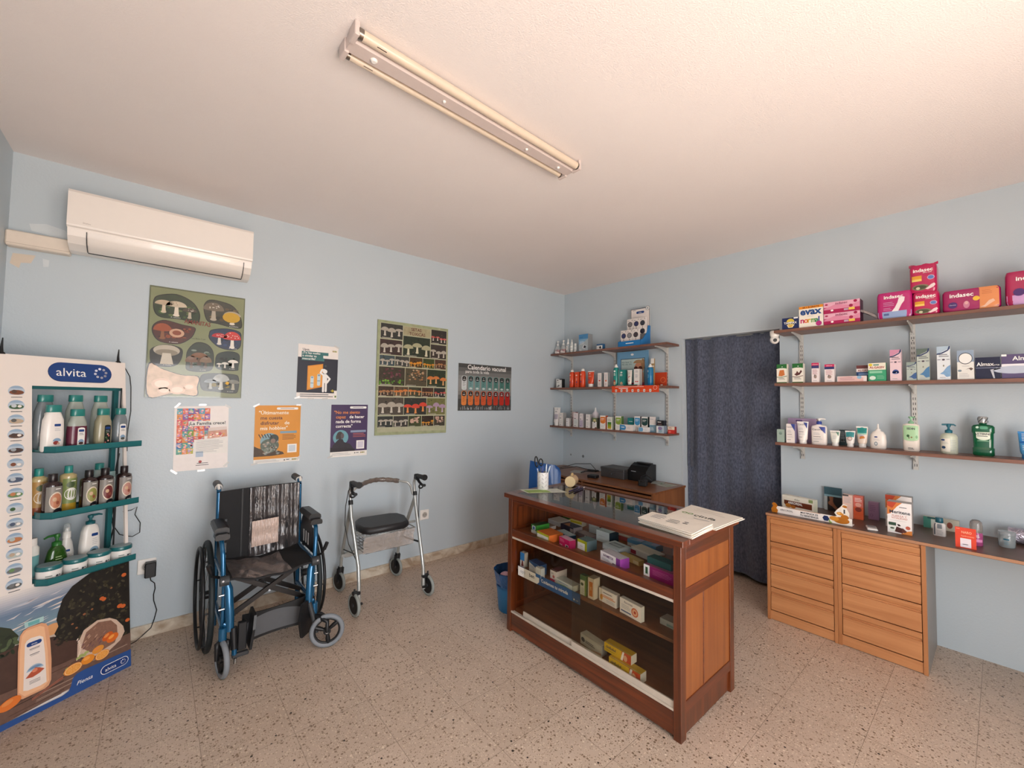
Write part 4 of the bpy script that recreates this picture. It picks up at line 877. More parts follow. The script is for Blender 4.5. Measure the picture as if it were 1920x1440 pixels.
# table planks
A.poly(pz([(-SW, 0.02), (-SW, 0.155), (-0.418, 0.146), (-0.319, 0.168), (-0.269, 0.165), (0, 0.168), (0, 0.05)]), M('#6b5044', 0.5, amp=0.25, scale=60), 9)
for i in range(22):
    z = rnd.uniform(0.03, 0.15); s = rnd.uniform(-SW, -0.10); w = rnd.uniform(0.05, 0.2)
    A.poly(pz([(s, z), (min(0, s + w), z + 0.002), (min(0, s + w), z + 0.006), (s, z + 0.003)]), M(rnd.choice(['#3a261f', '#8d7466', '#54392e', '#a08878']), 0.5), 9.4)
for dz in (0, 0.006): A.poly(pz([(-0.375, 0.065 + dz), (-0.27, 0.098 + dz), (-0.27, 0.101 + dz), (-0.375, 0.068 + dz)]), M('#a8614a', 0.5), 10)
# blue swoosh
SWB = M('#2b4f8c', 0.4)
A.poly(pz([(-SW, 0.0), (0, 0.0), (0, 0.084), (-0.19, 0.092), (-0.222, 0.089), (-0.236, 0.076), (-0.243, 0.045), (-0.252, 0.028), (-0.275, 0.021), (-0.46, 0.026), (-SW, 0.028)]), SWB, 11)
A.text('Piensa', U(-0.222), V(0.036), 0.017, TXTW, 12, al='l', slant=0.35, mw=0.082)
def pill(s0, s1, z0, z1, m, k): A.rrect(U(s0), V(z0), U(s1), V(z1), (z1 - z0) / 2 * 0.999, m, k)
pill(-0.130, -0.012, 0.022, 0.064, TXTW, 12); pill(-0.1275, -0.0145, 0.0245, 0.0615, M('#1c3a78', 0.35), 13)
def logo(s0, z0, h, k, tone=TXTW, w=None):
    A.text('alvita', U(s0), V(z0), h, tone, k, al='l', bold=0.0, mw=w)
def ring(sc, zc, R_, r_, k):
    for i in range(8):
        an = rad(100 + i * 45); g = int(240 - i * 20) if i < 5 else int(130 + (i - 4) * 12); tone = '#%02x%02x%02x' % (g, g, min(255, g + 12))
        A.ell(U(sc + R_ * math.cos(an)), V(zc + R_ * math.sin(an)), r_ / SW, r_ / SH, M(tone, 0.4), k, 12)
logo(-0.112, 0.034, 0.016, 14, w=0.058); ring(-0.036, 0.043, 0.0095, 0.0028, 14)
# basket with oranges
WICK = '#cdb19c'
A.poly(pz([(-0.22, 0.165), (-0.218, 0.224), (-0.194, 0.276), (-0.141, 0.298), (-0.09, 0.286), (-0.061, 0.263), (-0.033, 0.218), (-0.027, 0.188), (-0.046, 0.154), (-0.095, 0.126), (-0.17, 0.135)]), M(WICK, 0.5, amp=0.12, scale=120), 12)
A.poly(pz([(-0.205, 0.20), (-0.185, 0.262), (-0.138, 0.287), (-0.085, 0.272), (-0.060, 0.235), (-0.058, 0.19), (-0.07, 0.155), (-0.12, 0.145), (-0.17, 0.16)]), M('#84604f', 0.5, amp=0.3, scale=150), 13)
for i in range(34):
    t = i / 33; s = -0.20 + 0.13 * t + rnd.uniform(-.006, .006); z = 0.185 + rnd.uniform(0, 0.085) * math.sin(PI * min(1, t + 0.15))
    A.ell(U(s), V(z), 0.008 / SW, 0.0022 / SH, M(rnd.choice(['#5c3f38', '#a5806c', '#c39f88', '#6e4c55']), 0.5), 13.5, 8, rot=0.7)
for i in range(10):
    t = i / 9; A.ell(U(-0.22 + 0.012 * math.sin(t * 3)), V(0.155 + 0.09 * t), 0.006 / SW, 0.003 / SH, M('#e0cbb8', 0.5), 13.6, 8, rot=1.1)
def orange(s, z, a, b_, col, k, rot=0.0): A.ell(U(s), V(z), a / SW, b_ / SH, M(col, 0.4), k, 22, rot=rot); A.ell(U(s - a * 0.2), V(z + b_ * 0.35), a * 0.5 / SW, b_ * 0.4 / SH, M('#efa04c' if 'd8' in col or 'e0' in col else '#e08a48', 0.4), k + 0.3, 14, rot=rot)
orange(-0.100, 0.200, 0.024, 0.017, '#c95a22', 14, 0.5); orange(-0.080, 0.184, 0.026, 0.019, '#d86a26', 15, 0.4); orange(-0.140, 0.158, 0.024, 0.016, '#dd9038', 15, 0.2)
for s, z in ((-0.215, 0.158), (-0.205, 0.165), (-0.195, 0.160), (-0.185, 0.168), (-0.255, 0.132), (-0.262, 0.118)): A.ell(U(s), V(z), 0.010 / SW, 0.006 / SH, M('#a9b06a', 0.5), 14, 10)
orange(-0.180, 0.133, 0.026, 0.020, '#e08a2c', 16)
def half(s, z, a, b_, k, rot):
    A.ell(U(s), V(z), a / SW, b_ / SH, M('#d9802f', 0.4), k, 26, rot=rot); A.ell(U(s), V(z), a * .9 / SW, b_ * .9 / SH, M('#f0c890', 0.4), k + .2, 24, rot=rot); A.ell(U(s), V(z), a * .82 / SW, b_ * .82 / SH, M('#e39a45', 0.4), k + .4, 24, rot=rot)
    for i in range(9):
        an = 2 * PI * i / 9; A.ell(U(s + a * .42 * math.cos(an)), V(z + b_ * .42 * math.sin(an)), a * .012 / SW, b_ * .36 / SH, M('#f2cf98', 0.4), k + .6, 6, rot=an + PI / 2)
half(-0.236, 0.121, 0.035, 0.022, 17, 0.15); half(-0.124, 0.124, 0.029, 0.021, 17, 0.1)
orange(-0.445, 0.098, 0.036, 0.022, '#dc7530', 18, 0.25)
# printed bottle
A.poly(pz([(-0.422, 0.115), (-0.42, 0.299), (-0.414, 0.361), (-0.403, 0.378), (-0.388, 0.384), (-0.345, 0.384), (-0.330, 0.374), (-0.323, 0.357), (-0.316, 0.29), (-0.312, 0.206), (-0.313, 0.118), (-0.322, 0.098), (-0.335, 0.092), (-0.405, 0.092), (-0.418, 0.098)]), M('#dba07a', 0.4), 16)
A.poly(pz([(-0.417, 0.125), (-0.414, 0.299), (-0.408, 0.358), (-0.395, 0.374), (-0.35, 0.374), (-0.336, 0.362), (-0.325, 0.25), (-0.320, 0.12), (-0.34, 0.100), (-0.40, 0.100)]), M('#eab78e', 0.4), 16.5)
A.poly(pz([(-0.399, 0.388), (-0.401, 0.411), (-0.338, 0.411), (-0.338, 0.388)]), M('#a9c8c6', 0.4), 16); A.poly(pz([(-0.388, 0.390), (-0.389, 0.405), (-0.352, 0.405), (-0.352, 0.390)]), M('#6aa8a8', 0.4), 16.5)
A.poly(pz([(-0.404, 0.125), (-0.399, 0.318), (-0.393, 0.330), (-0.380, 0.336), (-0.352, 0.332), (-0.340, 0.320), (-0.334, 0.25), (-0.329, 0.119), (-0.35, 0.115), (-0.39, 0.118)]), M('#e9dcd3', 0.4), 17)
A.rrect(U(-0.394), V(0.300), U(-0.345), V(0.318), 0.0088, NAVY, 18); A.text('alvita', U(-0.3695), V(0.305), 0.0065, TXTW, 19, mw=0.034)
for i, (dz, w) in enumerate(((0.288, 0.034), (0.284, 0.030), (0.264, 0.032), (0.259, 0.026))): R(-0.368 - w / 2, dz - 0.0012, -0.368 + w / 2, dz + (0.0012 if i % 2 == 0 else 0), TXT, 18)
A.ell(U(-0.367), V(0.183), 0.030 / SW, 0.034 / SH, M('#9fb6c8', 0.4), 18, 24, 20, 160); A.ell(U(-0.367), V(0.190), 0.027 / SW, 0.022 / SH, M('#6f8dab', 0.4), 18.3, 24, 30, 150)
A.poly(pz([(-0.398, 0.172), (-0.383, 0.188), (-0.366, 0.203), (-0.352, 0.195), (-0.336, 0.182), (-0.352, 0.172), (-0.375, 0.166)]), M('#b5553a', 0.4), 19)
A.ell(U(-0.368), V(0.192), 0.009 / SW, 0.008 / SH, M('#d98566', 0.4), 19.5, 14)
for dz in (0.152, 0.146, 0.141): R(-0.385, dz - 0.001, -0.350, dz + 0.0006, TXT, 18)
# header logo
A.rrect(U(-0.318), V(1.494), U(-0.064), V(1.590), 0.0479, M('#16305f', 0.3), 2); A.rrect(U(-0.316), V(1.497), U(-0.066), V(1.590), 0.0462, NAVY, 3)
A.text('alvita', U(-0.288), V(1.523), 0.040, TXTW, 4, al='l', mw=0.140); ring(-0.112, 1.545, 0.023, 0.0062, 4)
# fourteen round pictures down the side
icon_cols = ['#7a4a34', '#3c5a38', '#b8a48e', '#5a4238', '#4a3a36', '#b9bfc4', '#4e5a70', '#6a8a5a', '#c3c8cc', '#9aa0a4', '#b97a50', '#aeb8b4', '#6e7072', '#5a5a58']
for i in range(14):
    s = -0.423 - 0.006 * i / 13; z = 1.443 - i * (1.443 - 0.586) / 13
    A.ell(U(s), V(z), 0.027 / SW, 0.025 / SH, M('#b4c3d0', 0.4), 1, 22); A.ell(U(s), V(z + 0.004), 0.025 / SW, 0.020 / SH, M('#92a9c0', 0.4), 2, 20, 25, 155)
    A.ell(U(s), V(z - 0.006), 0.024 / SW, 0.011 / SH, M(icon_cols[i], 0.5, amp=0.2), 3, 14); A.ell(U(s - 0.008), V(z - 0.002), 0.009 / SW, 0.008 / SH, M(icon_cols[(i * 5 + 3) % 14], 0.5), 4, 10); A.ell(U(s + 0.010), V(z - 0.004), 0.007 / SW, 0.006 / SH, M('#e9e2da' if i % 2 else icon_cols[i], 0.5), 4, 10)
    A.poly([(U(s - 0.028), V(z - 0.017)), (U(s + 0.028), V(z - 0.017)), (U(s + 0.014), V(z - 0.0255)), (U(s - 0.014), V(z - 0.0255))], WHC, 5)
    R(s - 0.018, z - 0.0295, s + 0.018, z - 0.0270, TXT, 4)
pnl = mb.build('front_panel', st)
pnl['label'] = 'white printed front panel with the window'
# teal back posts and trays
for s in (-0.365, 0.004): 
    mb = MB(); mb.box(s - 0.010, s + 0.010, 0.235, 0.255, 0, 1.56, TEAL); mb.build('back_post', st)
mb = MB(); mb.box(-0.376, 0.014, 0.22, 0.24, 1.455, 1.47, TEAL); mb.box(-0.376, 0.014, 0.22, 0.24, 0.03, 0.045, TEAL); mb.build('back_crossbar', st)
mb = MB(); mb.box(-0.016, -0.012, 0.158, 0.166, 0.55, 1.48, DGREY); mb.build('corner_rod', st)
for z in (1.158, 0.854, 0.553):
    mb = MB(); pl = [(-0.366, 0.09), (-0.366, 0.045), (-0.345, 0.004), (0.002, 0.004), (0.002, 0.25), (-0.366, 0.25)]
    mb.prism(pl, (0, 0, z), (1, 0, 0), (0, 1, 0), (0, 0, 0.004), TEAL)
    k = len(pl)
    for i in range(k):
        a = Vector((*pl[i], z)); b_ = Vector((*pl[(i + 1) % k], z)); c = Vector(((pl[i][0] + pl[(i + 1) % k][0]) / 2, (pl[i][1] + pl[(i + 1) % k][1]) / 2, z)); n_ = (Vector((-0.18, 0.12, z)) - c).normalized(); t = (b_ - a).normalized(); nn = Vector((0, 0, 1)).cross(t)
        if nn.dot(n_) < 0: nn = -nn
        h = 0.030 if i < 3 else 0.012
        mb.add([a, b_, b_ + Vector((0, 0, h)), a + Vector((0, 0, h)), a + nn * .003, b_ + nn * .003, b_ + nn * .003 + Vector((0, 0, h)), a + nn * .003 + Vector((0, 0, h))], [(0, 1, 2, 3), (7, 6, 5, 4), (3, 2, 6, 7), (0, 4, 5, 1), (0, 3, 7, 4), (1, 5, 6, 2)], TEAL)
    mb.build('shelf_tray', st)
for s in (-0.468, -0.030):
    mb = MB(); mb.tube([(s, SH * LEAN + 0.006, SH - 0.002), (s, SH * LEAN + 0.006, SH + 0.004), (s, SH * LEAN + 0.006, SH + 0.008), (s - 0.001, SH * LEAN + 0.006, SH + 0.03), (s + 0.001, SH * LEAN + 0.006, SH + 0.072)], [0.012, 0.011, 0.006, 0.005, 0.002], BLK, 12); mb.build('antenna', st)

# ================================================================== posters on the back wall
PR = 0.45
def poster(name, label, x, z, w, h, th, base, art, r=PR, coat=0.0, cat='poster', rot=0.0, tape=None, edge=None):
    mb = MB(); bm_ = M(base, r, coat=coat) if isinstance(base, str) else base
    mb.box(-w / 2, w / 2, -th, 0, -h / 2, h / 2, M(edge, 0.5) if edge else bm_)
    A = Art(mb, flat((-w / 2, -th - 0.0002, -h / 2), (1, 0, 0), (0, 0, 1), w, h), w, h); A.rect(0, 0, 1, 1, bm_, 0.3); art(A)
    o = mb.build(name, loc=(x, WY - 0.001, z)); o.rotation_euler = (0, rot, 0); tag(o, label, cat)
    if tape:
        TP = M('#e6e6e4', 0.15, alpha=0.75, coat=1.0)
        for (tx, tz, ta) in tape:
            mb = MB(); c, s_ = math.cos(ta), math.sin(ta); q = []
            for a, b_ in ((-0.020, -0.006), (0.020, -0.006), (0.020, 0.006), (-0.020, 0.006)): q.append(Vector((tx * w / 2 + a * c - b_ * s_, -th - 0.0022, tz * h / 2 + a * s_ + b_ * c)))
            mb.add(q + [p + Vector((0, 0.0008, 0)) for p in q], [(0, 1, 2, 3), (7, 6, 5, 4), (0, 4, 5, 1), (1, 5, 6, 2), (2, 6, 7, 3), (3, 7, 4, 0)], TP); mb.build('tape', o)
    return o
rp = random.Random(11)
def mushroom(A, u, v, s, cap, stem, k, flat_=0.5, dots=None, gl=None):
    """s: cap half width in metres"""
    a, b_ = s / A.W, s / A.H; st_ = M(stem, PR, coat=0.3)
    A.poly([(u - a * .22, v), (u + a * .25, v), (u + a * .16, v + b_ * 1.25), (u - a * .15, v + b_ * 1.25)], st_, k)
    A.ell(u, v + b_ * 0.05, a * .32, b_ * .16, st_, k + .1, 10)
    cp = M(cap, PR, coat=0.3); q = [(u + a * math.cos(rad(t)), v + b_ * 1.15 + b_ * 2 * flat_ * math.sin(rad(t)) * 0.62) for t in range(0, 181, 15)] + [(u - a * .6, v + b_ * 1.08), (u, v + b_ * 1.02), (u + a * .6, v + b_ * 1.08)]
    A.poly(q, cp, k + .3)
    A.ell(u - a * .2, v + b_ * (1.2 + flat_ * .7), a * .45, b_ * .18 * flat_ * 2, M(gl or cap, 0.3, amp=0.25), k + .5, 12)
    if dots:
        for i in range(10):
            t = rp.uniform(20, 160); q_ = rp.uniform(.2, .85); A.ell(u + a * q_ * math.cos(rad(t)), v + b_ * 1.15 + b_ * 1.2 * flat_ * q_ * math.sin(rad(t)), a * .07, b_ * .05, M(dots, PR), k + .7, 6)
def blobs(A, u0, v0, u1, v1, cols, n, r0, r1, k):
    for i in range(n):
        r_ = rp.uniform(r0, r1); a, b_ = r_ / A.W, r_ * rp.uniform(.35, .9) / A.H
        A.ell(rp.uniform(u0 + a, u1 - a), rp.uniform(v0 + b_, v1 - b_), a, b_, M(cols[i % len(cols)], PR, coat=0.3), k + (i % 4) * 0.05, 7)
def amanitas(A):
    A.rect(0.012, 0.012, 0.988, 0.988, M('#7f8560', 0.35, coat=0.4, amp=0.1, scale=8), 1)
    G = lambda x, y: (x / 1000, 1 - y / 1000)
    def frame(pts, col, k=2):
        cx = sum(p[0] for p in pts) / len(pts); cy = sum(p[1] for p in pts) / len(pts)
        n = 40; q = []
        m = len(pts)
        for i in range(n):       # closed smooth outline through the points
            t = i / n * m; j = int(t); f = t - j; p0, p1, p2, p3 = (pts[(j + d) % m] for d in (-1, 0, 1, 2))
            q.append(tuple(0.5 * ((2 * p1[c]) + (-p0[c] + p2[c]) * f + (2 * p0[c] - 5 * p1[c] + 4 * p2[c] - p3[c]) * f * f + (-p0[c] + 3 * p1[c] - 3 * p2[c] + p3[c]) * f ** 3) for c in (0, 1)))
        A.poly([G(*p) for p in q], M('#16160f', 0.35, coat=0.4), k); A.poly([G(cx + (p[0] - cx) * .955, cy + (p[1] - cy) * .95) for p in q], M(col, 0.35, coat=0.4, amp=0.35, scale=30), k + .5)
    frame([(40, 130), (90, 80), (260, 50), (420, 100), (500, 190), (505, 270), (470, 300), (300, 280), (120, 280), (50, 230)], '#2c3a22')
    frame([(545, 110), (600, 60), (720, 60), (860, 90), (950, 180), (975, 290), (900, 310), (700, 285), (590, 270), (545, 180)], '#3a3a2e')
    frame([(50, 350), (150, 300), (330, 325), (455, 340), (465, 380), (420, 450), (300, 510), (120, 500), (45, 430)], '#4a2216')
    frame([(610, 390), (640, 345), (800, 320), (950, 340), (975, 400), (960, 500), (860, 530), (720, 510), (620, 440)], '#23304a')
    frame([(30, 620), (50, 560), (180, 520), (330, 545), (345, 620), (300, 700), (200, 725), (60, 710)], '#24221c')
    frame([(385, 660), (395, 560), (480, 480), (600, 490), (670, 570), (665, 720), (560, 755), (400, 745)], '#2b3426')
    frame([(690, 640), (720, 570), (850, 540), (960, 570), (955, 690), (930, 730), (720, 720)], '#1f2b22')
    frame([(20, 700), (150, 740), (350, 790), (525, 800), (520, 900), (510, 985), (300, 965), (190, 985), (20, 990)], '#c9a888')
    frame([(540, 800), (640, 765), (900, 765), (965, 800), (960, 930), (900, 955), (700, 940), (560, 920)], '#333a36')
    for (x0, y0, x1, y1, cs) in ((90, 120, 470, 270, ['#46602e', '#22301a', '#5b6a3c']), (600, 110, 930, 270, ['#54462e', '#2c2c22', '#6c5a3a']), (90, 350, 430, 480, ['#6a2c18', '#3c1a10', '#8a4426']), (650, 370, 940, 500, ['#2c3e66', '#1a2434']), (420, 540, 640, 720, ['#4c5a4a', '#232a20', '#7d8a80']), (730, 600, 930, 700, ['#26382c', '#161e18']), (590, 810, 930, 920, ['#4a5048', '#2c302c', '#8a7a3a'])):
        blobs(A, x0 / 1000, 1 - y1 / 1000, x1 / 1000, 1 - y0 / 1000, cs, 26, .006, .016, 3)
    mm = lambda x, y, s, c, st_, **k_: mushroom(A, x / 1000, 1 - y / 1000, s * 1.22, c, st_, 4, **k_)
    mm(140, 230, .035, '#b9a58a', '#cdbda4'); mm(265, 250, .042, '#c3b49c', '#ded2c0', dots='#8c7c68'); mm(400, 260, .030, '#4d4438', '#b9ac98', dots='#c9c0b0')
    mm(650, 250, .046, '#6f6352', '#b0a594', dots='#d5cdbf', flat_=.7); mm(860, 275, .040, '#a89a84', '#d9cfbf'); A.ell(.85, .79, .10, .05, M('#c39a2c', PR), 5, 16)
    mm(140, 470, .036, '#9a4d2c', '#8a5a3c', flat_=.8); A.ell(.28, .59, .075, .040, M('#c9a084', PR, coat=0.3), 5, 18); A.ell(.28, .592, .045, .022, M('#8a4a34', PR), 6, 14)
    mm(725, 480, .034, '#b3262c', '#d6cfc4', dots='#e8c8c0'); mm(870, 505, .040, '#c43a34', '#e2dcd2', dots='#f0ddd4', flat_=.85)
    A.ell(.19, .425, .13, .05, M('#b9b0a0', PR, coat=0.3), 5, 20); A.ell(.19, .405, .11, .030, M('#8f8676', PR), 5.4, 18); A.poly([G(150, 600), G(230, 600), G(260, 700), G(130, 700)], M('#cfc7b8', PR), 6)
    mm(440, 720, .026, '#7a6050', '#6a5848', flat_=1.0); mm(590, 715, .026, '#86705c', '#6a5848', flat_=1.0); mm(520, 690, .036, '#80583c', '#5e4a3a', flat_=.5)
    mm(735, 700, .012, '#d5d0c6', '#d5d0c6'); mm(800, 705, .017, '#d9d5cb', '#d5d0c6'); mm(890, 700, .024, '#ded9cf', '#e0dbd2')
    for x, y, s_ in ((160, 880, .05), (180, 940, .03), (310, 930, .04), (430, 900, .03)): A.ell(x / 1000, 1 - y / 1000, s_ / A.W, s_ * .7 / A.H, M('#d9b496', 0.35, coat=0.4, amp=0.2), 4, 18); A.ell(x / 1000, 1 - y / 1000, s_ * .7 / A.W, s_ * .45 / A.H, M('#e6cbb2', 0.35, coat=0.4), 4.4, 18)
    mm(650, 910, .028, '#9aa4a8', '#b4b8b4'); mm(765, 915, .038, '#b3b8b6', '#c6c8c2', flat_=.8); mm(900, 915, .030, '#7f8078', '#b4b0a0'); A.ell(.835, .145, .02, .016, M('#d9a824', PR), 6, 10)
    A.text('AMANITAS', .485, .685, .026, M('#7a2f22', 0.4), 7, mw=.135, bold=.02, rot=-0.06)
    A.text('Les Bons Cops', .505, .548, .009, M('#3a3a2a', 0.4), 7, mw=.07)
    for x, y, s_ in ((260, 272, 'A. rubescens'), (880, 300, 'A. pantherina'), (250, 500, 'A. caesarea'), (880, 518, 'A. muscaria'), (200, 712, 'A. ovoidea'), (560, 742, 'A. spissa'), (880, 718, 'A. verna'), (870, 940, 'A. citrina')): A.text(s_, x / 1000, 1 - y / 1000, .0065, TXTW, 7, mw=.055, slant=.2)
poster('mushroom_poster', 'green laminated mushroom poster under the air conditioner, with large rounded mushroom pictures', 0.189, 1.762, 0.490, 0.678, 0.006, '#5d6348', amanitas, r=0.25, coat=0.6, edge='#6f6a50')

def toxicas(A):
    A.rect(.0, .0, 1, 1, M('#98a07c', 0.4, coat=0.2, amp=0.3, scale=25), .6)
    blobs(A, 0, 0, 1, 1, ['#a9b08c', '#8a9270', '#b4b494', '#9a9a78'], 120, .008, .02, .7)
    A.rect(.03, .025, .985, .975, M('#a8a88c', 0.4, coat=0.2, amp=0.2, scale=25), 1.2)
    rows = [(.025, .155, [(.04, .33, '#30302c', 'w'), (.74, .975, '#2c2620', 'r')]), (.165, .297, [(.035, .325, '#3c2a26', 'w'), (.735, .975, '#3a302a', 'w')]), (.115, .297, [(.34, .725, '#26301f', 'o')]),
            (.305, .395, [(.035, .232, '#3c4a4e', 'w'), (.240, .428, '#3a3a36', 'w'), (.436, .618, '#4a3416', 'y'), (.626, .795, '#36421c', 'y'), (.803, .975, '#4a3020', 'b')]),
            (.405, .565, [(.03, .372, '#3a3224', 'p'), (.380, .685, '#4c4430', 'b'), (.693, .975, '#28321c', 'n')]),
            (.575, .662, [(.03, .228, '#3e2c1e', 'b'), (.236, .424, '#5a4630', 'n'), (.432, .612, '#3a3a26', 'n'), (.620, .790, '#3c2418', 'b'), (.798, .975, '#262622', 'r')]),
            (.672, .825, [(.03, .365, '#4a4238', 'w'), (.373, .690, '#2a2a24', 'k'), (.698, .975, '#6c6a3c', 'v')]),
            (.836, .932, [(.03, .228, '#2c302c', 'w'), (.236, .432, '#34302c', 'w'), (.440, .620, '#3a4020', 'f'), (.628, .800, '#2e2014', 'y'), (.808, .975, '#3c3628', 'f')])]
    PAL = dict(w=('#a8a092', '#c3bcae'), r=('#b03a34', '#d0c6b8'), o=('#a3a07e', '#c9c4a8'), y=('#d08a2a', '#d9a44a'), b=('#a07048', '#b59a7a'), p=('#5c2a34', '#7a4a50'), n=('#c4753a', '#cf9a66'), k=('#c8412e', '#d98a4a'), v=('#a58aa0', '#b7a4b4'), f=('#c09a88', '#c9ae9c'))
    for v0, v1, pics in rows:
        for u0, u1, bg, kd in pics:
            a, b_ = 1 - v1, 1 - v0; A.rect(u0 - .005, a - .0035, u1 + .005, b_ + .0035, M('#b9b99c', 0.4, coat=.2), 2); A.rect(u0, a, u1, b_, M(bg, 0.4, coat=.3, amp=.4, scale=60), 3)
            c1, c2 = PAL[kd]; w, h = (u1 - u0), (b_ - a)
            blobs(A, u0, a, u1, b_, ['#1c1a16', bg, '#4c4434', '#2c3020'], int(60 * w), .004, .010, 3.3)
            if kd == 'p': blobs(A, u0, a, u1, a + h * .35, ['#5a8a24', '#7aa83a', '#3c641c'], 26, .006, .012, 4)
            if kd in 'pbf' and w > .3 or kd == 'f': blobs(A, u0 + w * .1, a + h * .3, u1 - w * .1, b_ - h * .05, [c1, c2, c1], 26, .006, .014, 4.5); n = 0
            else: n = 3 if w > .25 or kd in 'wn' else 4
            hm = h * A.H
            for i in range(n):
                s_ = min(hm * rp.uniform(.26, .38), w * A.W / n * .56); mushroom(A, u0 + w * (i + .5) / n + rp.uniform(-.01, .01), a + h * rp.uniform(.08, .25), s_, c1, c2, 5 + i * .2, flat_=rp.uniform(.4, .8), dots='#e8ddd0' if kd == 'r' else None)
            A.rect(u0 + w * .06, a + h * .03, u0 + w * .5, a + h * .03 + .003, M('#cfcabb', .5), 6.5)
    A.rect(.34, .893, .72, .97, M('#a09878', 0.4, amp=.3, scale=40), 2.5)
    A.text('SETAS', .52, .937, .026, M('#5a241c', .4), 4, mw=.135, bold=.015); A.text('TOXICAS', .535, .898, .026, M('#5a241c', .4), 4, mw=.235, bold=.015)
poster('mushroom_poster', 'tall poster with a grid of toxic mushroom photographs, left of the vaccine calendar', 1.703, 1.612, 0.675, 0.958, 0.008, '#8c9470', toxicas, r=0.3, coat=0.4, edge='#6b6a52')

def vacunas(A):
    for i in range(12):
        g = [70, 62, 62, 92, 120, 132, 136, 138, 130, 112, 92, 70][i]; A.rect(0, i / 12, 1, (i + 1) / 12 + .001, M('#%02x%02x%02x' % (g, g, g - 2), .5, amp=.04), 1)
    for i in range(70): u = rp.uniform(.03, .97); A.rect(u, .02, u + .006, rp.uniform(.05, .11), M(rp.choice(['#a9b0b4', '#3c4044', '#c9cdd0']), .5), 1.5)
    A.text('Calendario vacunal', .52, .885, .044, TXTW, 3, mw=.53, bold=.012); A.text('para toda la vida', .12, .805, .030, TXTW, 3, al='l', mw=.34)
    for r_, (va, vb) in enumerate(((.44, .74), (.115, .42))):
        for i in range(8):
            u0 = .055 + i * .118; t = i / 7; u1 = u0 + .088
            col = ('#%02x%02x%02x' % (int(120 - 60 * t), int(160 - 50 * t), int(160 - 60 * t))) if r_ == 0 else ('#%02x%02x%02x' % (int(214 - 40 * t), int(128 - 100 * t), int(62 - 40 * t)))
            if r_ == 0 and i == 0: col = '#c9cccc'
            A.rrect(u0, va, u1, vb, .018, M(col, .45, amp=.06), 2); A.rrect(u0 + .010, vb - .115, u1 - .010, vb - .008, .016, M('#161616' if r_ == 0 or t < .8 else '#5a1410', .4), 3)
            A.text(str(['2', '4', '5', '11', '12', '15', '3', '6'][i]) if r_ == 0 else ['3', '6', '12', '14', '19', '60', '65', '80'][i], (u0 + u1) / 2, vb - .06, .013, TXTW, 4, mw=.03); A.rect(u0 + .024, vb - .088, u1 - .024, vb - .078, TXTW, 4)
            for j in range(4): A.rect(u0 + .02, va + .13 - j * .026 + .03, u1 - .02 - (j % 2) * .015, va + .136 - j * .026 + .03, M('#2c3a3a' if r_ == 0 else '#7a2c14', .5), 4)
            A.ell((u0 + u1) / 2, va + .035, .028, .022, M('#b9c4c2' if r_ == 0 else col, .5), 3.5, 12)
poster('calendar_poster', 'grey landscape vaccination calendar with rows of coloured capsules', 2.496, 1.560, 0.655, 0.452, 0.003, '#4c4c4a', vacunas)

def mask(A):
    NV = M('#1e2130', .45)
    A.rect(0, .11, 1, .76, NV, 1)
    A.text('Upss,', .105, .888, .016, TXT, 3, al='l', bold=.02)
    TE = M('#37706f', .45)
    for v0, w, s_ in ((.826, .66, '¿Te has vuelto'), (.772, .53, 'a olvidar tu'), (.718, .56, 'mascarilla?')):
        A.rect(.085, v0 - .012, .085 + w, v0 + .046, TE, 2); A.text(s_, .105, v0 + .002, .0150, TXTW, 3, al='l', mw=.29 * (w - .04), bold=.015)
    A.poly([(.24, .155), (.24, .605), (.62, .66), (.62, .225)], M('#d98a2a', .45), 2); A.poly([(.26, .185), (.26, .59), (.60, .64), (.60, .245)], M('#e39c38', .45), 2.5)
    for u, v in ((.355, .30), (.52, .345)): A.rrect(u - .035, v - .10, u + .045, v + .12, .009, M('#c3d5dc', .4), 3); A.ell(u + .005, v + .095, .030, .018, M('#7f98a8', .4), 4, 14); A.rect(u - .03, v - .02, u + .04, v + .0, M('#8fa5b2', .4), 4)
    W_ = M('#eceae6', .45)
    A.circ(.675, .515, .0165, W_, 5); A.rrect(.615, .30, .735, .47, .012, W_, 5); A.rrect(.615, .125, .667, .35, .006, W_, 5.2); A.rrect(.683, .130, .735, .35, .006, W_, 5.4)
    def limb(pts, t=.014):
        for i in range(len(pts) - 1):
            (a, b_), (c, d) = pts[i], pts[i + 1]; dx, dy = (c - a) * A.W, (d - b_) * A.H; q = math.hypot(dx, dy); nx, ny = -dy / q * t / 2, dx / q * t / 2
            A.poly([(a + nx / A.W, b_ + ny / A.H), (a - nx / A.W, b_ - ny / A.H), (c - nx / A.W, d - ny / A.H), (c + nx / A.W, d + ny / A.H)], W_, 5.6 + i * .1); A.circ(c, d, t / 2, W_, 5.9)
    limb([(.64, .445), (.565, .49), (.60, .545), (.655, .548)]); limb([(.72, .44), (.80, .38), (.735, .31)])
    A.circ(.685, .62, .006, M('#55604a', .5), 3); A.circ(.685, .62, .0035, NV, 3.2)
    A.poly([(.87, .13), (.90, .13), (.90, .145), (.93, .145), (.93, .165), (.90, .165), (.90, .18), (.87, .18), (.87, .165), (.84, .165), (.84, .145), (.87, .145)], M('#b9a83a', .5), 3)
    A.rect(.925, .01, 1, .16, PAPER, 3); A.rect(.945, .03, .985, .065, M('#5c7a3a', .5), 4)
    for i, c in enumerate(('#8c7a3a', '#a39a4c', '#6f7a3c', '#b0a860')): A.ell(.86 + .03 * i, .91, .013, .018, M(c, .5), 3, 10)
    A.lines(.08, .90, .085, 2, .035, .012, TXT, 3)
